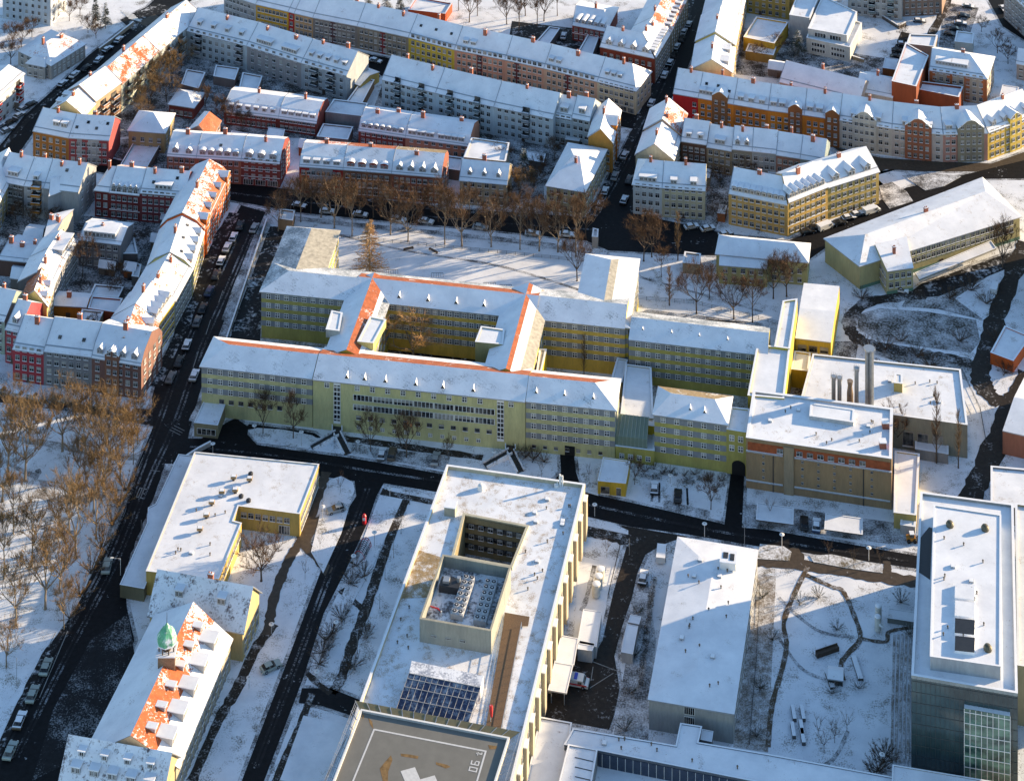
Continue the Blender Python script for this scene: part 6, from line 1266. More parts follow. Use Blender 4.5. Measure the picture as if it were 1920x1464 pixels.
# ------------------------------------------------------------------ trees
bark = plain('bark', (.085, .062, .045), .9, 0, .3, 2); barkl = plain('pale_bark', (.21, .165, .115), .9, 0, .3, 2)
twig = plain('brown_twigs', (.095, .048, .020), .9, 0, .45, .5); twigd = plain('dark_twigs', (.075, .05, .03), .9, 0, .4, .5); twigo = plain('orange_twigs', (.185, .112, .042), .9, 0, .4, .5)
def grow(seed, kind):
    """unit height tree: limbs as tapering tubes, twigs as slivers through the crown's volume"""
    r = random.Random(seed); T = MB(); C = MB()
    def sliver(p, d, ln, wd):
        d = d.normalized(); s = d.orthogonal().normalized(); s = s*math.cos(seed+len(C.v))+d.cross(s)*math.sin(seed+len(C.v))
        m = p+d*ln*.55+Vector((r.uniform(-1, 1), r.uniform(-1, 1), r.uniform(-.4, 1)))*ln*.12; e = p+d*ln+Vector((r.uniform(-1, 1), r.uniform(-1, 1), r.uniform(-.6, 1)))*ln*.2
        C.poly([p-s*wd, p+s*wd, m+s*wd*.6, m-s*wd*.6]); C.poly([m-s*wd*.6, m+s*wd*.6, e])
    def branch(p, d, ln, rad, lev, mx):
        pts = [p]; rads = [rad]; n = 3 if lev < 2 else 2
        for i in range(n):
            d = (d+Vector((r.uniform(-1, 1), r.uniform(-1, 1), r.uniform(-.3, .75)))*.22).normalized()
            p = p+d*ln/n; pts.append(p); rads.append(rad*(1-.5*(i+1)/n))
        T.tube(pts, rads, 5 if lev < 2 else 3)
        if lev >= mx:
            for i in range(NT):
                t = r.random(); q = pts[0].lerp(pts[-1], t)
                sliver(q, d+Vector((r.uniform(-1, 1), r.uniform(-1, 1), r.uniform(-.5, 1))), r.uniform(.05, .12), r.uniform(.0012, .0027))
            return
        nb = r.choice([3, 4]) if lev < 2 else 3
        for i in range(nb):
            t = r.uniform(.45, 1.0) if i else 1.0
            q = pts[-1] if t == 1 else pts[-2].lerp(pts[-1], t) if r.random() < .6 else pts[-2]
            nd = (d*r.uniform(.7, 1.2)+Vector((r.uniform(-1, 1), r.uniform(-1, 1), r.uniform(-.25, .7)))*SP).normalized()
            branch(q, nd, ln*r.uniform(.6, .8), rad*.52, lev+1, mx)
    NT = 12; SP = .85
    if kind == 'airy': NT = 10
    if kind in ('broad', 'airy'):
        T.tube([(0, 0, 0), (0, 0, .03), (.006, 0, .18), (.01, .01, .27)], [.024, .017, .014, .013], 7)
        for i in range(5):
            a = i*1.257+r.uniform(-.4, .4); branch(Vector((.01, .01, r.uniform(.2, .28))), Vector((math.cos(a)*.75, math.sin(a)*.75, r.uniform(.6, 1.1))), r.uniform(.26, .33), .0105, 0, 3)
        branch(Vector((.01, .01, .27)), Vector((.05, 0, 1)), .34, .011, 0, 3)
    elif kind == 'tall':
        NT = 12; SP = .7
        T.tube([(0, 0, 0), (0, 0, .04), (.0, .01, .3), (.01, .0, .5)], [.018, .013, .011, .009], 7)
        for i in range(9):
            a = i*2.4+r.uniform(-.4, .4); z = .3+.05*i*.9; branch(Vector((0, 0, min(z, .5))), Vector((math.cos(a)*.8, math.sin(a)*.8, r.uniform(.7, 1.4))), r.uniform(.2, .28), .006, 0, 2)
        branch(Vector((.01, 0, .5)), Vector((0, 0, 1)), .22, .008, 0, 3)
    elif kind == 'poplar':
        T.tube([(0, 0, 0), (0, 0, .5), (0, 0, .97)], [.013, .008, .001], 6)
        for i in range(70):
            z = r.uniform(.12, .92); a = r.uniform(0, 6.283); w_ = .16*math.sin(min(1, (1-z)*1.6+.15)*1.5)
            p = Vector((0, 0, z)); e = p+Vector((math.cos(a)*w_*.45, math.sin(a)*w_*.45, .10)); T.tube([p, e], [.003, .001], 3)
            for k in range(16): sliver(p.lerp(e, r.random()), Vector((math.cos(a)*.25+r.uniform(-.3, .3), math.sin(a)*.25+r.uniform(-.3, .3), 1)), r.uniform(.04, .09), .0013)
    elif kind in ('larch', 'conifer'):
        T.tube([(0, 0, 0), (0, 0, .5), (0, 0, .98)], [.016, .009, .001], 6)
        for i in range(260 if kind == 'larch' else 170):
            z = r.uniform(.08, .96); a = r.uniform(0, 6.283); w_ = (1-z)*.30+.02
            p = Vector((0, 0, z)); e = p+Vector((math.cos(a)*w_, math.sin(a)*w_, -.02*(1-z) if kind == 'larch' else -.07*(1-z))); T.tube([p, e], [.0035, .001], 3)
            for k in range(14 if kind == 'larch' else 26):
                q = p.lerp(e, r.uniform(.15, 1)); sliver(q, Vector((math.cos(a)+r.uniform(-.9, .9), math.sin(a)+r.uniform(-.9, .9), r.uniform(-.7, .5))), r.uniform(.02, .06), .0026 if kind == 'larch' else .005)
    elif kind == 'young':
        NT = 7; SP = .9
        T.tube([(0, 0, 0), (0, 0, .3)], [.012, .009], 5)
        for i in range(7):
            a = i*.9; branch(Vector((0, 0, .3)), Vector((math.cos(a)*.7, math.sin(a)*.7, 1)), r.uniform(.28, .4), .006, 0, 1)
    elif kind == 'bush':
        for i in range(22):
            a = r.uniform(0, 6.283); d = Vector((math.cos(a), math.sin(a), r.uniform(.5, 1.6))).normalized(); T.tube([(0, 0, 0), d*.5, d*.8], [.014, .008, .003], 3)
            for k in range(26): sliver(d*r.uniform(.3, .85), d+Vector((r.uniform(-1, 1), r.uniform(-1, 1), r.uniform(-.5, 1))), r.uniform(.08, .2), .008)
    return T, C
TK = {}
def treekind(kind, var, tm=None, cm=None):
    k = (kind, var)
    if k not in TK:
        T, C = grow(17+(var % 100)*31+len(kind), kind)
        TK[k] = (T.mesh('trunk', [tm or bark]), C.mesh('crown', [cm or twig]))
    return TK[k]
conif = snowm('needles_with_snow', (.025, .04, .02), .62, .4, 3)
def tree(u, v, hp, wf, kind, var, label, group=None, tm=None, cm=None, name='bare_tree', cat='tree'):
    p = P(u, v); s = (v-YH)/H; h = hp/s
    t = root(name, p, label, cat, group)
    T, C = treekind(kind, (var, cm.name if cm else '', tm.name if tm else '')[0] if cm is None else var+100*(len(cm.name)), tm, cm)
    for nm, me in (('trunk', T), ('crown', C)):
        o = bpy.data.objects.new(nm, me); COL.objects.link(o); o.parent = t
    t.rotation_euler = (0, 0, rnd.uniform(0, 6.28)); t.scale = (h*wf, h*wf, h)
    return t
def rowtrees(L, fmt, group, kinds, wf=1.0, **kw):
    L = sorted(L)
    for i, (u, v, hp, *r_) in enumerate(L):
        k, vr = kinds[i % len(kinds)]
        tree(u, v, hp, (r_[0] if r_ else 1)*wf, k, vr, fmt % ORD[i], group, **kw)
BT = [('broad', 0), ('broad', 1), ('tall', 0), ('broad', 2)]
rowtrees([(522, 433, 70), (564, 416, 85), (602, 408, 80), (627, 428, 90), (660, 443, 95), (732, 440, 88), (765, 453, 85), (834, 458, 105), (866, 462, 105), (921, 463, 85), (975, 468, 95), (1011, 471, 90), (1046, 473, 92), (1080, 482, 110)],
 'leafless tree on the lawn north of the hospital, %s from the left', 'leafless trees along the lawn north of the hospital', [('airy', 0), ('tall', 2), ('airy', 2)], .92, tm=barkl)
rowtrees([(545, 398, 60), (583, 402, 66), (648, 402, 70), (700, 408, 72), (747, 412, 70), (790, 414, 66), (822, 416, 74), (880, 420, 72), (940, 426, 66), (990, 430, 70), (1038, 436, 72), (1098, 446, 84)],
 'leafless tree on the far side of the tree street, %s from the left', 'leafless trees on the far side of the tree street', [('broad', 1), ('tall', 0), ('broad', 0)], 1.05)
twigg = plain('golden_twigs', (.42, .24, .085), .9, 0, .4, .5)
tree(693, 516, 104, 1.25, 'larch', 0, 'large golden brown larch behind the hospital north wing', cm=twigg, tm=barkl, name='larch')
tree(775, 674, 88, 1.7, 'broad', 7, 'broad bare tree standing in the hospital courtyard', cm=twigg, tm=barkl)
tree(1082, 527, 85, .9, 'broad', 2, 'dark bare tree beside the white roofed north east wing')
rowtrees([(1207, 490, 88), (1222, 482, 80), (1306, 588, 90), (1376, 598, 82), (1411, 604, 92), (1240, 520, 60), (1330, 560, 60), (1450, 560, 80), (1475, 556, 86)],
 'leafless tree right of the north east wing, %s from the left', 'leafless trees in the garden right of the north east wing', BT, .95)
tree(1271, 488, 92, 1.0, 'poplar', 0, 'tall brown poplar by the white transformer hut', cm=twigo, name='poplar')
tree(1255, 573, 72, 1.5, 'poplar', 0, 'orange brown bushy poplar in the garden right of the north east wing', cm=twigo, name='poplar')
tree(1095, 702, 76, 1.0, 'poplar', 0, 'slim orange tree in the yard before the north east cross wing', cm=twigg, name='larch')
tree(1309, 728, 66, 1.0, 'poplar', 0, 'slim brown tree left of two before the long east wing', cm=twigo, name='larch')
tree(1372, 738, 66, 1.0, 'poplar', 0, 'slim brown tree right of two before the long east wing', cm=twigo, name='larch')
for u, v, hp, wf, vr, l in ((493, 814, 78, .75, 0, 'dark bare tree on the oval lawn, left of two before the hospital front'), (550, 822, 82, .75, 2, 'dark bare tree on the oval lawn, right of two before the hospital front'), (695, 846, 72, .8, 1, 'dark bare tree left of the parking place before the hospital front'), (762, 857, 78, 1.0, 3, 'broad dark bare tree beside the parking place before the hospital front'), (840, 863, 44, .6, 1, 'small thin tree right of the parking place before the hospital front'), (490, 1089, 96, 1.15, 3, 'broad bare tree beside the corner of the L shaped building'), (1333, 955, 60, 1.0, 0, 'small bare tree on the parking lawn before the small yellow block'), (1190, 908, 55, .7, 1, 'slim bare tree right of the tiny yellow house'), (1880, 502, 85, 1.0, 2, 'dark bare tree at the right end of the school canopy'), (1680, 838, 78, .95, 3, 'bare tree at the back corner of the brick tower'), (155, 518, 78, .8, 1, 'orange brown bare tree in the left inner courtyard'), (220, 545, 60, .8, 0, 'dark bare tree beside the sheds of the left inner courtyard')):
    tree(u, v, hp, wf, 'broad', vr, l)
tree(1756, 868, 138, .9, 'poplar', 1, 'tall slim bare poplar before the boiler house, left of two', cm=twig, name='poplar'); tree(1797, 878, 110, .9, 'poplar', 1, 'tall slim brown poplar before the boiler house, right of two', cm=twigo, name='poplar')
rowtrees([(15, 885, 125), (47, 902, 150), (117, 846, 130), (160, 852, 110), (205, 882, 140), (195, 928, 150), (150, 932, 110), (142, 1046, 150), (60, 1062, 125), (25, 1002, 110), (176, 962, 115), (85, 1142, 150), (30, 1172, 130), (112, 1112, 125), (130, 1000, 115), (8, 1085, 120), (56, 832, 92), (20, 802, 90), (150, 805, 85), (190, 820, 100), (258, 832, 95), (225, 905, 120), (180, 1010, 120), (120, 1180, 90), (5, 940, 110), (250, 870, 75), (12, 1250, 90)],
 'tall bare tree in the snowy park left of the street, %s from the left', 'tall bare trees in the snowy park left of the street', [('airy', 3), ('tall', 1), ('airy', 4), ('airy', 5)], .92, tm=barkl, cm=twigo)
rowtrees([(322, 150, 58), (300, 172, 66), (282, 196, 60), (262, 208, 50), (340, 128, 50), (312, 192, 50), (270, 228, 46), (296, 150, 52)],
 'orange brown bare tree in the upper left courtyard, %s from the left', 'orange brown bare trees in the upper left courtyard', [('broad', 4), ('broad', 5)], 1.1, cm=twigo)
rowtrees([(405, 228, 46), (425, 236, 48), (445, 232, 40)], 'small brown tree before the dark red low houses, %s from the left', 'small brown trees before the dark red low houses', [('broad', 5), ('broad', 4)], 1.0)
rowtrees([(880, 42, 66), (895, 30, 60), (950, 46, 62), (973, 58, 75), (1007, 50, 70), (1020, 40, 66), (985, 30, 60), (1045, 30, 60), (860, 20, 60)], 'bare dark tree in the upper park, %s from the left', 'bare dark trees in the upper park', [('tall', 0), ('broad', 0)], .95)
rowtrees([(40, 90, 46), (60, 70, 40), (130, 40, 40), (150, 30, 40), (165, 62, 36), (20, 120, 50), (180, 72, 30), (24, 85, 45)], 'brown garden tree around the pilastered villa, %s from the left', 'brown garden trees around the pilastered villa', [('broad', 4), ('broad', 0)], 1.0)
for u, v, hp, l in ((179, 52, 56, 'snow dusted conifer at the upper left crossing, left of two'), (198, 54, 50, 'snow dusted conifer at the upper left crossing, right of two')): tree(u, v, hp, .9, 'conifer', 0, l, cm=conif, name='conifer')
rowtrees([(620, 10, 40), (650, 16, 46), (690, 22, 42), (725, 26, 46), (750, 30, 40), (600, 2, 40)], 'dark evergreen behind the long top block, %s from the left', 'dark evergreens behind the long top block', [('conifer', 0)], 1.1, cm=conif, name='conifer')
tree(1496, 106, 50, 1.5, 'conifer', 0, 'snow laden broad evergreen left of the modern white villa', cm=conif, name='conifer')
tree(982, 338, 60, 1.2, 'conifer', 0, 'green evergreen in the garden right of the small beige house', cm=conif, name='conifer'); tree(975, 372, 56, 1.1, 'broad', 4, 'orange brown tree below the green evergreen, beside the small beige house', cm=twigo)
rowtrees([(572, 1086, 38), (638, 925, 42), (600, 1030, 34), (1466, 1048, 30), (1554, 1050, 46), (1600, 1062, 40), (1444, 972, 46), (1650, 1060, 36), (1138, 1045, 40), (1015, 895, 36), (1104, 900, 34)], 'thin young tree along the campus road, %s from the left', 'thin young trees along the campus road', [('young', 0), ('young', 1)], .8)
rowtrees([(1534, 1382, 42), (1545, 1410, 46), (1565, 1392, 44), (1588, 1372, 42)], 'small orchard tree before the glass tower, %s from the left', 'small bare orchard trees before the glass tower', [('young', 0), ('young', 1)], 1.1, tm=barkl)
rowtrees([(1196, 878, 14), (1210, 884, 14), (1242, 888, 16), (1258, 886, 14), (1283, 892, 14), (1302, 890, 14), (1290, 900, 14), (1331, 898, 14), (1353, 902, 14), (1226, 880, 14)], 'small round dark shrub before the small yellow block, %s from the left', 'round dark shrubs before the small yellow block', [('bush', 0)], 1.0, name='shrub', cat='shrub', cm=twigd)
rowtrees([(640, 1160, 24), (622, 1190, 24), (612, 1200, 26), (604, 1225, 26), (598, 1245, 26), (688, 1195, 22), (664, 1250, 26), (682, 1082, 24), (660, 1095, 26), (668, 1060, 22)], 'low dark shrub beside the campus road, %s from the left', 'low dark shrubs beside the campus road', [('bush', 1)], 1.3, name='shrub', cat='shrub', cm=twigd)
rowtrees([(1655, 1430, 36), (1648, 1445, 34), (1640, 1455, 30), (1661, 1415, 26)], 'dark bush before the garden steps of the glass tower, %s from the left', 'dark bushes before the garden steps', [('bush', 2)], 1.2, name='shrub', cat='shrub', cm=twigd)
rowtrees([(985, 858, 22), (1000, 862, 24), (968, 852, 20), (1020, 866, 18)], 'brown shrub near the right entrance stairs, %s from the left', 'brown shrubs near the right entrance stairs', [('bush', 3)], 1.2, name='shrub', cat='shrub')
rowtrees([(210, 985, 50), (190, 1030, 46), (170, 1075, 46), (150, 1120, 44), (222, 950, 50), (130, 1160, 40), (235, 920, 44)], 'brown hedge bush along the street edge of the park, %s from the left', 'brown hedge bushes along the park edge', [('bush', 4)], 1.0, name='shrub', cat='shrub', cm=twigo)
# ------------------------------------------------------------------ cars
CM = {}
def carmesh(kind):
    if kind in CM: return CM[kind]
    b = MB()     # +x forward; heights follow the picture's proportions
    prof = {'car': [(-2.1, .25), (-2.15, .55), (-2.05, .72), (-1.3, .76), (.75, .76), (1.9, .66), (2.1, .5), (2.12, .25)], 'van': [(-2.5, .25), (-2.5, 1.5), (1.5, 1.5), (1.9, .85), (2.5, .75), (2.55, .25)]}[kind]
    wd = .86 if kind == 'car' else .98
    n = len(prof)
    L = [(x, wd if .3 < z < .9 else wd*.95, z) for x, z in prof]; R_ = [(x, -y, z) for x, y, z in L]
    b.poly(L[::-1]); b.poly(R_)
    for i in range(n):
        j = (i+1) % n; b.poly([L[i], L[j], R_[j], R_[i]], 1 if (L[i][2] > .6 and L[j][2] > .6) else 0)
    g = MB(); gp = [(-1.75, .76), (-1.3, 1.12), (.15, 1.14), (.85, .76)] if kind == 'car' else [(1.5, 1.47), (1.93, .87)]
    if kind == 'car':
        GL_ = [(x, .80 if z < .9 else .64, z) for x, z in gp]; GR = [(x, -y, z) for x, y, z in GL_]
        g.poly(GL_[::-1]); g.poly(GR)
        for i in (0, 2): g.poly([GL_[i], GL_[i+1], GR[i+1], GR[i]])
        b.poly([GL_[1], GL_[2], GR[2], GR[1]], 1); b.box(-1.28, .13, -.62, .62, 1.12, 1.16, 0, 1)
        for s in (-1, 1): b.box(-.58, -.50, s*.7-.1, s*.7+.1, .76, 1.13, 0)
    else:
        g.poly([(1.52, .85, 1.45), (1.52, -.85, 1.45), (1.94, -.85, .88), (1.94, .85, .88)])
        for s in (-1, 1): g.box(.6, 1.35, s*.985-.02, s*.985+.02, .9, 1.35)
    w_ = MB(); w_.tube([(0, -.1, 0), (0, .1, 0)], [.32, .32], 12); w_.tube([(0, -.115, 0), (0, .115, 0)], [.16, .16], 8, 1)
    l = MB()
    for s in (-1, 1): l.box(2.02 if kind == 'car' else 2.44, 2.14 if kind == 'car' else 2.57, s*.62-.16, s*.62+.16, .5, .62)
    CM[kind] = (b, g, w_, l); return CM[kind]
CB = {}
colr = {'white': (.62, .63, .62), 'silver': (.34, .36, .36), 'black': (.015, .015, .017), 'blue': (.03, .05, .11), 'red': (.30, .03, .03), 'grey': (.13, .135, .14), 'green': (.33, .38, .35), 'brown': (.12, .09, .06), 'orange': (.55, .25, .03)}
wheelm = None
def car(u, v, u2, v2, colour, snowy, label, group=None, kind='car', sc=1.0, z=.03):
    global wheelm
    b, g, w_, l = carmesh(kind)
    k = (kind, colour, snowy)
    if k not in CB:
        pm = plain('paint_'+colour, colr[colour], .3, .1, .05)
        CB[k] = b.mesh('body', [pm, frost() if snowy else pm])
    if ('g', kind) not in CB:
        CB['g', kind] = g.mesh('windows', [glassm()]); CB['l', kind] = l.mesh('headlights', [plain('lamp_lens', (.6, .6, .55), .2)])
        CB['w'] = CB.get('w') or w_.mesh('wheel', [plain('tyre', (.012, .012, .012), .8), METAL()])
    p = P(u, v, z); q = P(u2, v2, z); c = root('parked_car' if kind == 'car' else 'parked_van', p, label, 'car' if kind == 'car' else 'van', group)
    c.rotation_euler = (0, 0, math.atan2(q.y-p.y, q.x-p.x)); c.scale = (sc*.98, sc*1.0, sc)
    for nm, me, loc in [('body', CB[k], (0, 0, 0)), ('windows', CB['g', kind], (0, 0, 0)), ('headlights', CB['l', kind], (0, 0, 0))]+[('wheel', CB['w'], (x, y, .32)) for x in ((-1.3, 1.3) if kind == 'car' else (-1.55, 1.6)) for y in (-.8 if kind == 'car' else -.92, .8 if kind == 'car' else .92)]:
        o = bpy.data.objects.new(nm, me); COL.objects.link(o); o.parent = c; o.location = loc
    return c
def carrow(L, dirv, fmt, group):
    for i, (u, v, cl, sn) in enumerate(L):
        car(u+rnd.uniform(-1.5, 1.5), v+rnd.uniform(-2, 2), u+dirv[0]*(1+rnd.uniform(-.12, .12)), v+dirv[1]*(1+rnd.uniform(-.12, .12)), cl, sn, fmt % (('snow covered ' if sn else '')+cl, ORD[i]), group)
carrow([(449, 424, 'black', 0), (437, 446, 'grey', 1), (427, 468, 'silver', 1), (415, 494, 'black', 1), (404, 520, 'black', 0), (393, 549, 'blue', 0), (379, 580, 'black', 0), (370, 604, 'grey', 0), (350, 648, 'black', 1), (336, 680, 'black', 0), (322, 712, 'grey', 0), (478, 432, 'silver', 0), (365, 708, 'silver', 1)], (10, -24), '%s car parked along the sunlit street terrace, %s from the top', 'cars parked along the sunlit street terrace')
carrow([(85, 1253, 'green', 0), (61, 1305, 'green', 0), (37, 1352, 'brown', 1), (20, 1412, 'green', 0)], (9, -24), '%s car on the bottom left street lane, %s from the top', 'cars on the bottom left street lane')
car(201, 1064, 206, 1044, 'green', 0, 'lone pale car driving on the dark street beside the park', sc=1.05)
carrow([(222, 78, 'grey', 1), (203, 96, 'black', 1), (184, 114, 'grey', 1), (162, 130, 'black', 0), (140, 142, 'white', 1), (118, 160, 'black', 1)], (14, -12), '%s car parked on the upper left street, %s from the top', 'cars parked on the upper left street')
carrow([(58, 200, 'black', 0), (42, 206, 'black', 1), (36, 220, 'grey', 1), (22, 232, 'black', 0), (14, 248, 'grey', 1), (2, 240, 'black', 1)], (14, -9), '%s car beside the white balcony house, %s from the top', 'cars parked beside the white balcony house')
carrow([(1291, 47, 'black', 1), (1283, 62, 'silver', 1), (1277, 78, 'black', 0), (1269, 92, 'grey', 1), (1262, 107, 'black', 0), (1255, 122, 'black', 1), (1247, 141, 'white', 1), (1222, 194, 'silver', 1), (1172, 296, 'silver', 1), (1152, 331, 'silver', 0), (1133, 361, 'black', 1), (1124, 386, 'silver', 1), (1172, 376, 'black', 1), (1180, 340, 'black', 0)], (8, -18), '%s car parked along the deep street, %s from the top', 'cars parked along the deep street')
carrow([(1296, 428, 'silver', 1), (1328, 432, 'silver', 1), (1362, 440, 'black', 1), (1516, 438, 'black', 0), (1530, 430, 'black', 0), (1574, 421, 'black', 0), (1590, 412, 'black', 1), (1606, 404, 'grey', 1)], (20, -5), '%s car below the sand coloured houses, %s from the left', 'cars parked below the sand coloured houses')
car(1548, 428, 1566, 421, 'white', 1, 'white delivery van parked below the sand coloured houses', kind='van'); car(1634, 398, 1652, 392, 'white', 1, 'snow covered van at the end of the curved street', kind='van')
carrow([(560, 390, 'black', 1), (614, 398, 'silver', 1), (676, 406, 'grey', 1), (746, 416, 'white', 1), (800, 420, 'silver', 1), (900, 430, 'silver', 0), (1000, 440, 'silver', 1), (1062, 442, 'white', 1)], (20, 2), '%s car on the tree street, %s from the left', 'cars on the tree street')
carrow([(4, 736, 'grey', 1), (34, 742, 'silver', 1), (62, 746, 'silver', 1), (110, 752, 'green', 0), (150, 758, 'silver', 1), (190, 764, 'grey', 1), (235, 770, 'black', 1)], (20, 5), '%s car below the crimson and grey houses, %s from the left', 'cars parked below the crimson and grey houses')
carrow([(716, 855, 'grey', 1), (736, 853, 'brown', 0), (817, 864, 'silver', 0)], (3, -16), '%s car parked before the hospital front, %s from the left', 'cars on the hospital front parking place')
car(630, 958, 612, 963, 'silver', 0, 'silver car with clear windows parked beside the campus road'); car(508, 1253, 528, 1244, 'green', 0, 'pale green car with clear roof parked below the round lamp')
car(508, 982, 512, 960, 'black', 1, 'small dark car half under the L shaped building') if False else None
car(1227, 918, 1228, 900, 'black', 1, 'dark car with a snow patch on its roof before the small yellow block'); car(1271, 933, 1272, 915, 'black', 0, 'black car without snow before the small yellow block')
car(1240, 1042, 1242, 1022, 'white', 1, 'white snow covered van beside the long flat building', kind='van'); car(1206, 1086, 1210, 1066, 'black', 1, 'dark car parked between hedge and yard road'); car(1508, 984, 1508, 966, 'black', 0, 'black car between the two snowy carports'); car(1531, 988, 1532, 970, 'blue', 1, 'dark blue car with snow on its roof between the carports')
car(1865, 543, 1870, 525, 'white', 1, 'white van standing on the snow beside the school road', kind='van', sc=.9); car(1690, 547, 1702, 549, 'white', 1, 'white snow covered car at the rounded school corner', sc=.9)
carrow([(1816, 14, 'black', 1), (1808, 32, 'black', 0), (1801, 46, 'grey', 1), (1792, 56, 'black', 0), (1782, 68, 'black', 0)], (20, 3), '%s car on the top right car park, %s from the top', 'cars on the top right car park')
carrow([(1692, 84, 'black', 1), (1683, 96, 'black', 0), (1680, 108, 'black', 0), (1684, 122, 'black', 1)], (20, 3), '%s car beside the brick firewall building, %s from the top', 'cars beside the brick firewall building')
car(1724, 42, 1742, 43, 'black', 1, 'dark pickup like car alone in the snowy yard at the top right'); car(1057, 70, 1062, 50, 'silver', 1, 'snow covered car in the upper park yard beside the garage')
carrow([(688, 113, 'silver', 1), (706, 118, 'grey', 1), (686, 142, 'silver', 1), (700, 144, 'black', 1)], (20, 4), '%s car near the yellow gable end of the courtyard row, %s one', 'cars near the yellow gable end')
carrow([(1895, 40, 'white', 1), (1880, 20, 'black', 1), (1908, 12, 'black', 1)], (18, 16), '%s car on the diagonal street in the top right corner, %s one', 'cars on the diagonal street')
# ambulance
am = car(1079, 1282, 1100, 1286, 'white', 0, 'white ambulance with red side stripes in the yard', kind='van', sc=1.05); am['category'] = 'ambulance'
b = MB()
for s in (-1, 1): b.box(-2.45, 2.3, s*.985-.015, s*.985+.015, .62, .85)
b.box(-.2, .4, -.7, .7, 1.5, 1.62, 1); o = bpy.data.objects.new('stripes', b.mesh('stripes', [plain('red_paint', (.55, .02, .03), .4), plain('blue_lamp', (.02, .05, .4), .3)])); COL.objects.link(o); o.parent = am
# small loader
p = P(1711, 1014); ld = root('wheel_loader', p, 'small orange wheel loader standing beside the glass tower', 'loader'); b = MB(); b.box(-1.3, .6, -.6, .6, .4, 1.0, 0); b.box(-.6, .3, -.5, .5, 1.0, 1.7, 1); b.box(-.65, .35, -.55, .55, 1.7, 1.8, 2); b.xf(Matrix.Translation(p)).build('body', [plain('loader_orange', (.5, .2, .02), .5), glassm(), frost()], ld)
b = MB()
for x in (-.9, .4):
    for y in (-.7, .7): b.tube([(x, y-.15, .42), (x, y+.15, .42)], [.42, .42], 10)
b.xf(Matrix.Translation(p)).build('wheels', [plain('tyre', (.012, .012, .012), .8)], ld)
b = MB(); b.box(1.0, 1.5, -.8, .8, .1, .6); b.tube([(.4, .4, .8), (1.1, .4, .35)], [.08, .08], 5); b.tube([(.4, -.4, .8), (1.1, -.4, .35)], [.08, .08], 5); b.xf(Matrix.Translation(p)).build('bucket', [DARK()], ld)
# red advertising column and the basket swing frame
p = P(683, 981); ac = root('red_column', p, 'red rounded column casting a long shadow on the campus road', 'column'); b = MB(); b.tube([(0, 0, 0), (0, 0, 1.6), (0, 0, 2.0)], [.45, .45, .2], 12); b.xf(Matrix.Translation(p)).build('column', [plain('red_paint', (.55, .02, .03), .4)], ac); b = MB(); b.box(-.3, .3, -.47, -.44, .9, 1.5); b.xf(Matrix.Translation(p)).build('plate', [WHITE()], ac)
p = P(680, 1035); sw = root('bike_cage', p, 'dark rounded wire cage with red arches beside the campus road', 'cage'); b = MB(); b2 = MB()
for i in range(9):
    y = -2.0+i*.5; pts = [(math.cos(t*math.pi/6)*1.2, y, math.sin(t*math.pi/6)*1.7) for t in range(7)]; (b if i in (0, 8, 7) else b2).tube(pts, [.07]*7, 4)
for t in range(1, 6): b2.tube([(math.cos(t*math.pi/6)*1.2, -2, math.sin(t*math.pi/6)*1.7), (math.cos(t*math.pi/6)*1.2, 2, math.sin(t*math.pi/6)*1.7)], [.07, .07], 4)
M_ = Matrix.Translation(p) @ Matrix.Rotation(-.3, 4, 'Z'); b.xf(M_).build('arches', [plain('red_paint', (.55, .02, .03), .4)], sw); b2.xf(M_).build('wires', [DARK()], sw)
# ------------------------------------------------------------------ lamps, poles, fences
LM = None
def lamp(u, v, hp, label):
    p = P(u, v); c = root('street_lamp', p, label, 'street lamp', 'round white street lamps'); h = hp/((v-YH)/H)
    b = MB(); b.tube([(0, 0, 0), (0, 0, h)], [.08, .06], 6); b.xf(Matrix.Translation(p)).build('pole', [plain('pole_white', (.5, .5, .5), .5)], c)
    b = MB(); b.tube([(0, 0, h-.1), (0, 0, h+.05), (0, 0, h+.15)], [.25, .55, .3], 12); b.tube([(0, 0, h+.15), (0, 0, h+.25)], [.2, .05], 8, 1); b.xf(Matrix.Translation(p)).build('lamp_shade', [WHITE(), METAL()], c)
LP = [(399, 850, 18), (477, 820, 22), (565, 836, 26), (671, 848, 20), (926, 862, 15), (605, 976, 26), (731, 932, 15), (1115, 968, 22), (1321, 1006, 24), (1257, 905, 14), (1466, 1024, 22), (1629, 1051, 24), (509, 1188, 18), (630, 1192, 26), (594, 1275, 16), (467, 1290, 20), (1653, 1190, 18), (1654, 1440, 26), (702, 1024, 26), (663, 1068, 26)]
for i, (u, v, hp) in enumerate(sorted(LP)): lamp(u, v, hp, 'round white street lamp on the hospital campus, %s from the left' % ORD[i])
def pole(u, v, hp, label, group, r=.06, cat='pole', name='flag_pole', m=None):
    p = P(u, v); h = hp/((v-YH)/H); c = root(name, p, label, cat, group); b = MB(); b.tube([(0, 0, 0), (0, 0, h)], [r, r*.7], 5); b.tube([(0, 0, 0), (0, 0, .2)], [r*2.2, r*1.6], 6); b.tube([(0, 0, h), (0, 0, h+.12)], [r*1.4, r*.8], 5); b.xf(Matrix.Translation(p)).build('mast', [m or plain('pole_grey', (.25, .26, .27), .5)], c)
PL = [(687, 1040, 24), (712, 1140, 26), (690, 1180, 36), (670, 1225, 36), (752, 1000, 26), (738, 1045, 36), (722, 1085, 42), (768, 945, 20), (1180, 1040, 30), (1396, 1022, 34), (290, 955, 24), (277, 985, 30), (265, 1000, 24), (31, 1284, 50), (398, 700, 20)]
for i, (u, v, hp) in enumerate(sorted(PL)): pole(u, v, hp, 'slim grey mast standing in the snow, %s from the left' % ORD[i], 'slim grey masts')
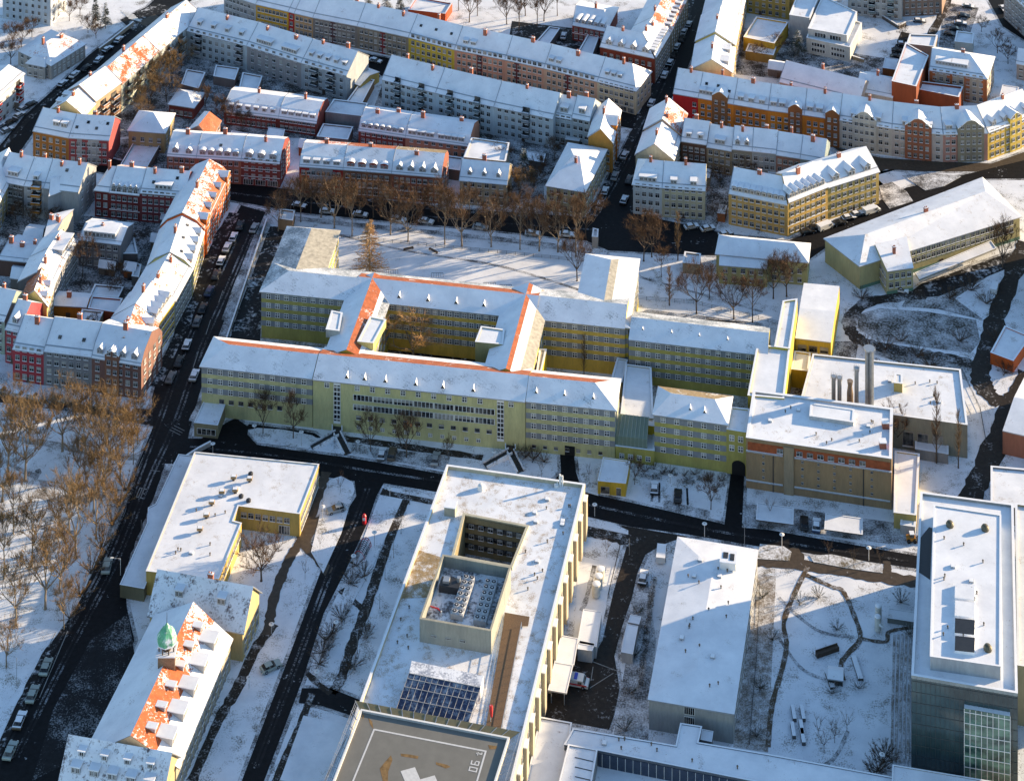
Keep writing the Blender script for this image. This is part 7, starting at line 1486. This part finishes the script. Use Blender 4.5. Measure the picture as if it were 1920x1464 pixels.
q = P(226, 1078); c = root('arm_lamp', q, 'tall street lamp with long arm over the dark street', 'street lamp'); b = MB(); b.tube([(0, 0, 0), (0, 0, 3.4), (-1.6, 0, 3.6)], [.08, .07, .05], 6); b.xf(Matrix.Translation(q)).build('pole', [WHITE()], c); b = MB(); b.box(-2.1, -1.5, -.15, .15, 3.5, 3.65); b.xf(Matrix.Translation(q)).build('lamp_shade', [WHITE()], c)
def fence(pts, h, label, m=None, gap=2.2, solid=False, cat='fence', name='fence', col=(.3, .3, .28)):
    W = [P(u, v) for u, v in pts]; c = root(name, W[0], label, cat); b = MB(); b2 = MB()
    for i in range(len(W)-1):
        a, e = W[i], W[i+1]; n_ = perp(a, e)
        if solid:
            b.prism([a-n_*.15, e-n_*.15, e+n_*.15, a+n_*.15], 0, h, 0, None); b2.prism([a-n_*.2, e-n_*.2, e+n_*.2, a+n_*.2], h, h+.14, 0, 0, True)
        else:
            k = max(1, int((e-a).length/gap))
            for j in range(k+1): q = a.lerp(e, j/k); b.tube([q, q+Vector((0, 0, h))], [.06, .06], 4)
            for zz in (.25, .6, .95): b2.tube([a+Vector((0, 0, h*zz)), e+Vector((0, 0, h*zz))], [.035, .035], 4)
    b.build('posts' if not solid else 'masonry', [wallm(col) if solid else DARK()], c); b2.build('rails' if not solid else 'coping', [frost() if solid else DARK()], c)
fence([(500, 418), (468, 512), (442, 590), (425, 640)], 1.0, 'long snow capped wall along the street west of the hospital', solid=True, cat='wall', name='boundary_wall')
fence([(640, 446), (800, 462), (1000, 482), (1112, 494)], .9, 'dark railing along the snowy lawn under the street trees')
fence([(1195, 562), (1300, 570), (1440, 604), (1470, 612)], 1.0, 'dark railing between garden and east wing')
fence([(268, 845), (250, 895), (232, 945), (200, 1010)], .9, 'dark railing along the park edge beside the dark street')
fence([(395, 836), (372, 848), (350, 862)], 1.0, 'white sliding gate between lodge and L shaped building', solid=True, cat='gate', name='sliding_gate', col=(.5, .5, .5))
fence([(1805, 700), (1838, 770), (1850, 838)], .9, 'dark fence right of the boiler house')
fence([(262, 270), (232, 300), (222, 318)], 1.0, 'dark railing along the lane of the small square house')
fence([(1548, 488), (1612, 540)], .5, 'green plinth wall at the school end', solid=True, cat='wall', name='plinth_wall', col=(.10, .2, .15))
fence([(250, 48), (205, 84), (186, 98)], 1.2, 'pale street wall beside the villa garden', solid=True, cat='wall', name='boundary_wall', col=(.3, .28, .24))
fence([(1530, 92), (1575, 104), (1620, 118)], 1.0, 'tan garden wall before the modern white villa', solid=True, cat='wall', name='boundary_wall', col=(.32, .27, .2))
fence([(1630, 20), (1685, 55), (1698, 48)], 1.1, 'dark garden wall behind the modern white villa', solid=True, cat='wall', name='boundary_wall', col=(.12, .11, .1))
for i, (u, v) in enumerate([(820, 512), (918, 530), (948, 534), (735, 506)]):
    p = P(u, v+8); c = root('climbing_frame', p, 'dark metal frame behind the hospital north wing, %s one' % ORD[i], 'frame', 'dark metal frames on the north lawn'); b = MB()
    for k in range(6): b.tube([(-1.5+k*.6, 0, 0), (-1.5+k*.6, 0, 1.1)], [.05, .05], 4)
    b.tube([(-1.5, 0, 1.1), (1.5, 0, 1.1)], [.05, .05], 4); b.xf(Matrix.Translation(p)).build('bars', [DARK()], c)
for i, (u, v, u2, v2) in enumerate([(757, 470, 775, 466), (805, 468, 820, 476)]):
    a, e = P(u, v), P(u2, v2); b = MB(); n_ = perp(a, e)*.3; b.prism([a-n_, e-n_, e+n_, a+n_], .3, .45, 0, 0, True); b.prism([a-n_*.6, a.lerp(e, .08)-n_*.6, a.lerp(e, .08)+n_*.6, a+n_*.6], 0, .3, 0); b.prism([a.lerp(e, .92)-n_*.6, e-n_*.6, e+n_*.6, a.lerp(e, .92)+n_*.6], 0, .3, 0)
    tag(b.build('park_bench', [plain('dark_wood', (.07, .045, .03), .8)], loc=a), 'dark bench on the north lawn, %s one' % ('left' if i == 0 else 'right'), 'bench')

rowtrees([(250, 470, 34), (215, 560, 36), (60, 430, 40), (100, 425, 36), (30, 420, 40), (175, 620, 30), (265, 560, 30), (128, 505, 34)], 'small bare yard tree in the left courtyards, %s from the left', 'small bare yard trees in the left courtyards', [('broad', 4), ('broad', 1)], 1.1)
rowtrees([(385, 200, 40), (455, 240, 36), (560, 240, 34), (700, 250, 30), (860, 262, 34), (940, 310, 44), (1000, 360, 46), (1012, 330, 40), (950, 385, 40), (1040, 300, 40)], 'small bare tree in the inner yards below the white row, %s from the left', 'small bare trees in the inner yards', [('broad', 4), ('broad', 0)], 1.1)
rowtrees([(1310, 390, 44), (1350, 350, 40), (1395, 335, 40), (1345, 420, 36), (1460, 320, 36), (1690, 70, 24), (1870, 100, 40), (1890, 120, 36), (1840, 60, 30), (1455, 100, 34), (1420, 115, 34)], 'bare yard tree among the upper right houses, %s from the left', 'bare yard trees among the upper right houses', [('broad', 1), ('broad', 5)], 1.1)
rowtrees([(1620, 650, 22), (1660, 655, 24), (1720, 668, 22), (1640, 700, 26), (1700, 700, 26), (1745, 690, 26), (1780, 560, 24), (1820, 545, 26), (1850, 570, 24), (1615, 560, 22), (1800, 640, 22), (1690, 640, 20), (1870, 640, 24), (1885, 700, 26)], 'low scrubby bush by the ring road, %s from the left', 'scrubby bushes by the ring road', [('bush', 0), ('bush', 2)], 1.3, name='shrub', cat='shrub', cm=twigd)
rowtrees([(1430, 1120, 18), (1448, 1200, 20), (1425, 1290, 20), (1418, 1380, 22), (1195, 1150, 18), (1190, 1230, 20), (1182, 1300, 22), (1172, 1370, 24), (1180, 1400, 22), (1500, 1130, 20), (1535, 1120, 20), (1570, 1180, 18), (1560, 1300, 20), (1610, 1290, 18), (1690, 1130, 24), (1705, 1190, 20)], 'small snowy garden shrub around the long flat building, %s from the left', 'snowy garden shrubs around the long flat building', [('bush', 1), ('bush', 3)], 1.2, name='shrub', cat='shrub', cm=conif)
fence([(20, 540), (80, 545), (92, 575)], .9, 'dark fence in the lower left courtyard')
fence([(160, 520), (240, 528), (262, 505)], .9, 'dark fence around the inner courtyard lawn')
fence([(700, 262), (770, 272), (860, 290)], .9, 'dark fence between the salmon house and the garages')
fence([(960, 395), (1020, 402), (1030, 350)], .9, 'dark garden fence left of the hipped yellowish house')
fence([(1740, 78), (1790, 92), (1830, 130)], .9, 'dark fence between the two yards at the top right')
fence([(1425, 1090), (1418, 1240), (1405, 1395)], .8, 'low dark rail beside the long flat building garden')
fence([(1100, 1000), (1165, 1016), (1140, 1120)], .8, 'low dark rail around the tank yard')

# hedges with snow on them
snowtwig = snowm('hedge_with_snow', (.045, .04, .025), .60, .6, 3)
def hedge(u, v, u2, v2, wd, hgt_, label):
    a, b_ = P(u, v), P(u2, v2); n = max(2, int((b_-a).length/.9)); h = root('hedge', a, label, 'hedge'); T = MB(); C = MB(); r = random.Random(int(u))
    for i in range(n):
        q = a.lerp(b_, (i+.5)/n); T.tube([q, q+Vector((0, 0, hgt_*.6))], [.05, .03], 4)
        for k in range(70):
            p = q+Vector((r.uniform(-.6, .6), r.uniform(-wd, wd), r.uniform(.1, hgt_))); dd = Vector((r.uniform(-1, 1), r.uniform(-1, 1), r.uniform(-.3, 1))).normalized(); s = dd.orthogonal().normalized()*.05; C.poly([p-s, p+s, p+dd*.35])
    T.build('stems', [bark], h); C.build('foliage', [snowtwig], h)
for a in ((1200, 893, 1240, 899, .5, .7, 'snow dusted hedge before the small yellow block, leftmost of four'), (1243, 888, 1270, 892, .5, .7, 'short snow dusted hedge just behind the dark parked car'), (1270, 903, 1302, 908, .5, .7, 'snow dusted hedge in the middle before the small yellow block'), (1306, 899, 1342, 904, .5, .7, 'snow dusted hedge before the small yellow block, rightmost of four'), (656, 1132, 640, 1170, .8, .9, 'dark snowy hedge between campus road and footpath, upper part'), (624, 1195, 606, 1235, .8, .9, 'dark snowy hedge between campus road and footpath, lower part'), (668, 1075, 656, 1098, .8, .9, 'dark snowy hedge beside the wire cage'), (690, 1172, 684, 1200, .7, .9, 'small dark hedge right of the footpath, upper one'), (668, 1236, 660, 1262, .7, .9, 'small dark hedge right of the footpath, lower one'), (1226, 1085, 1200, 1290, .5, .8, 'long snowy hedge between the yard and the long flat building'), (660, 840, 690, 850, 1.2, .8, 'dark speckled shrub bed right of the left entrance stairs'), (250, 910, 200, 1030, 1.2, 1.4, 'brown hedge strip along the dark street by the park')): hedge(*a)
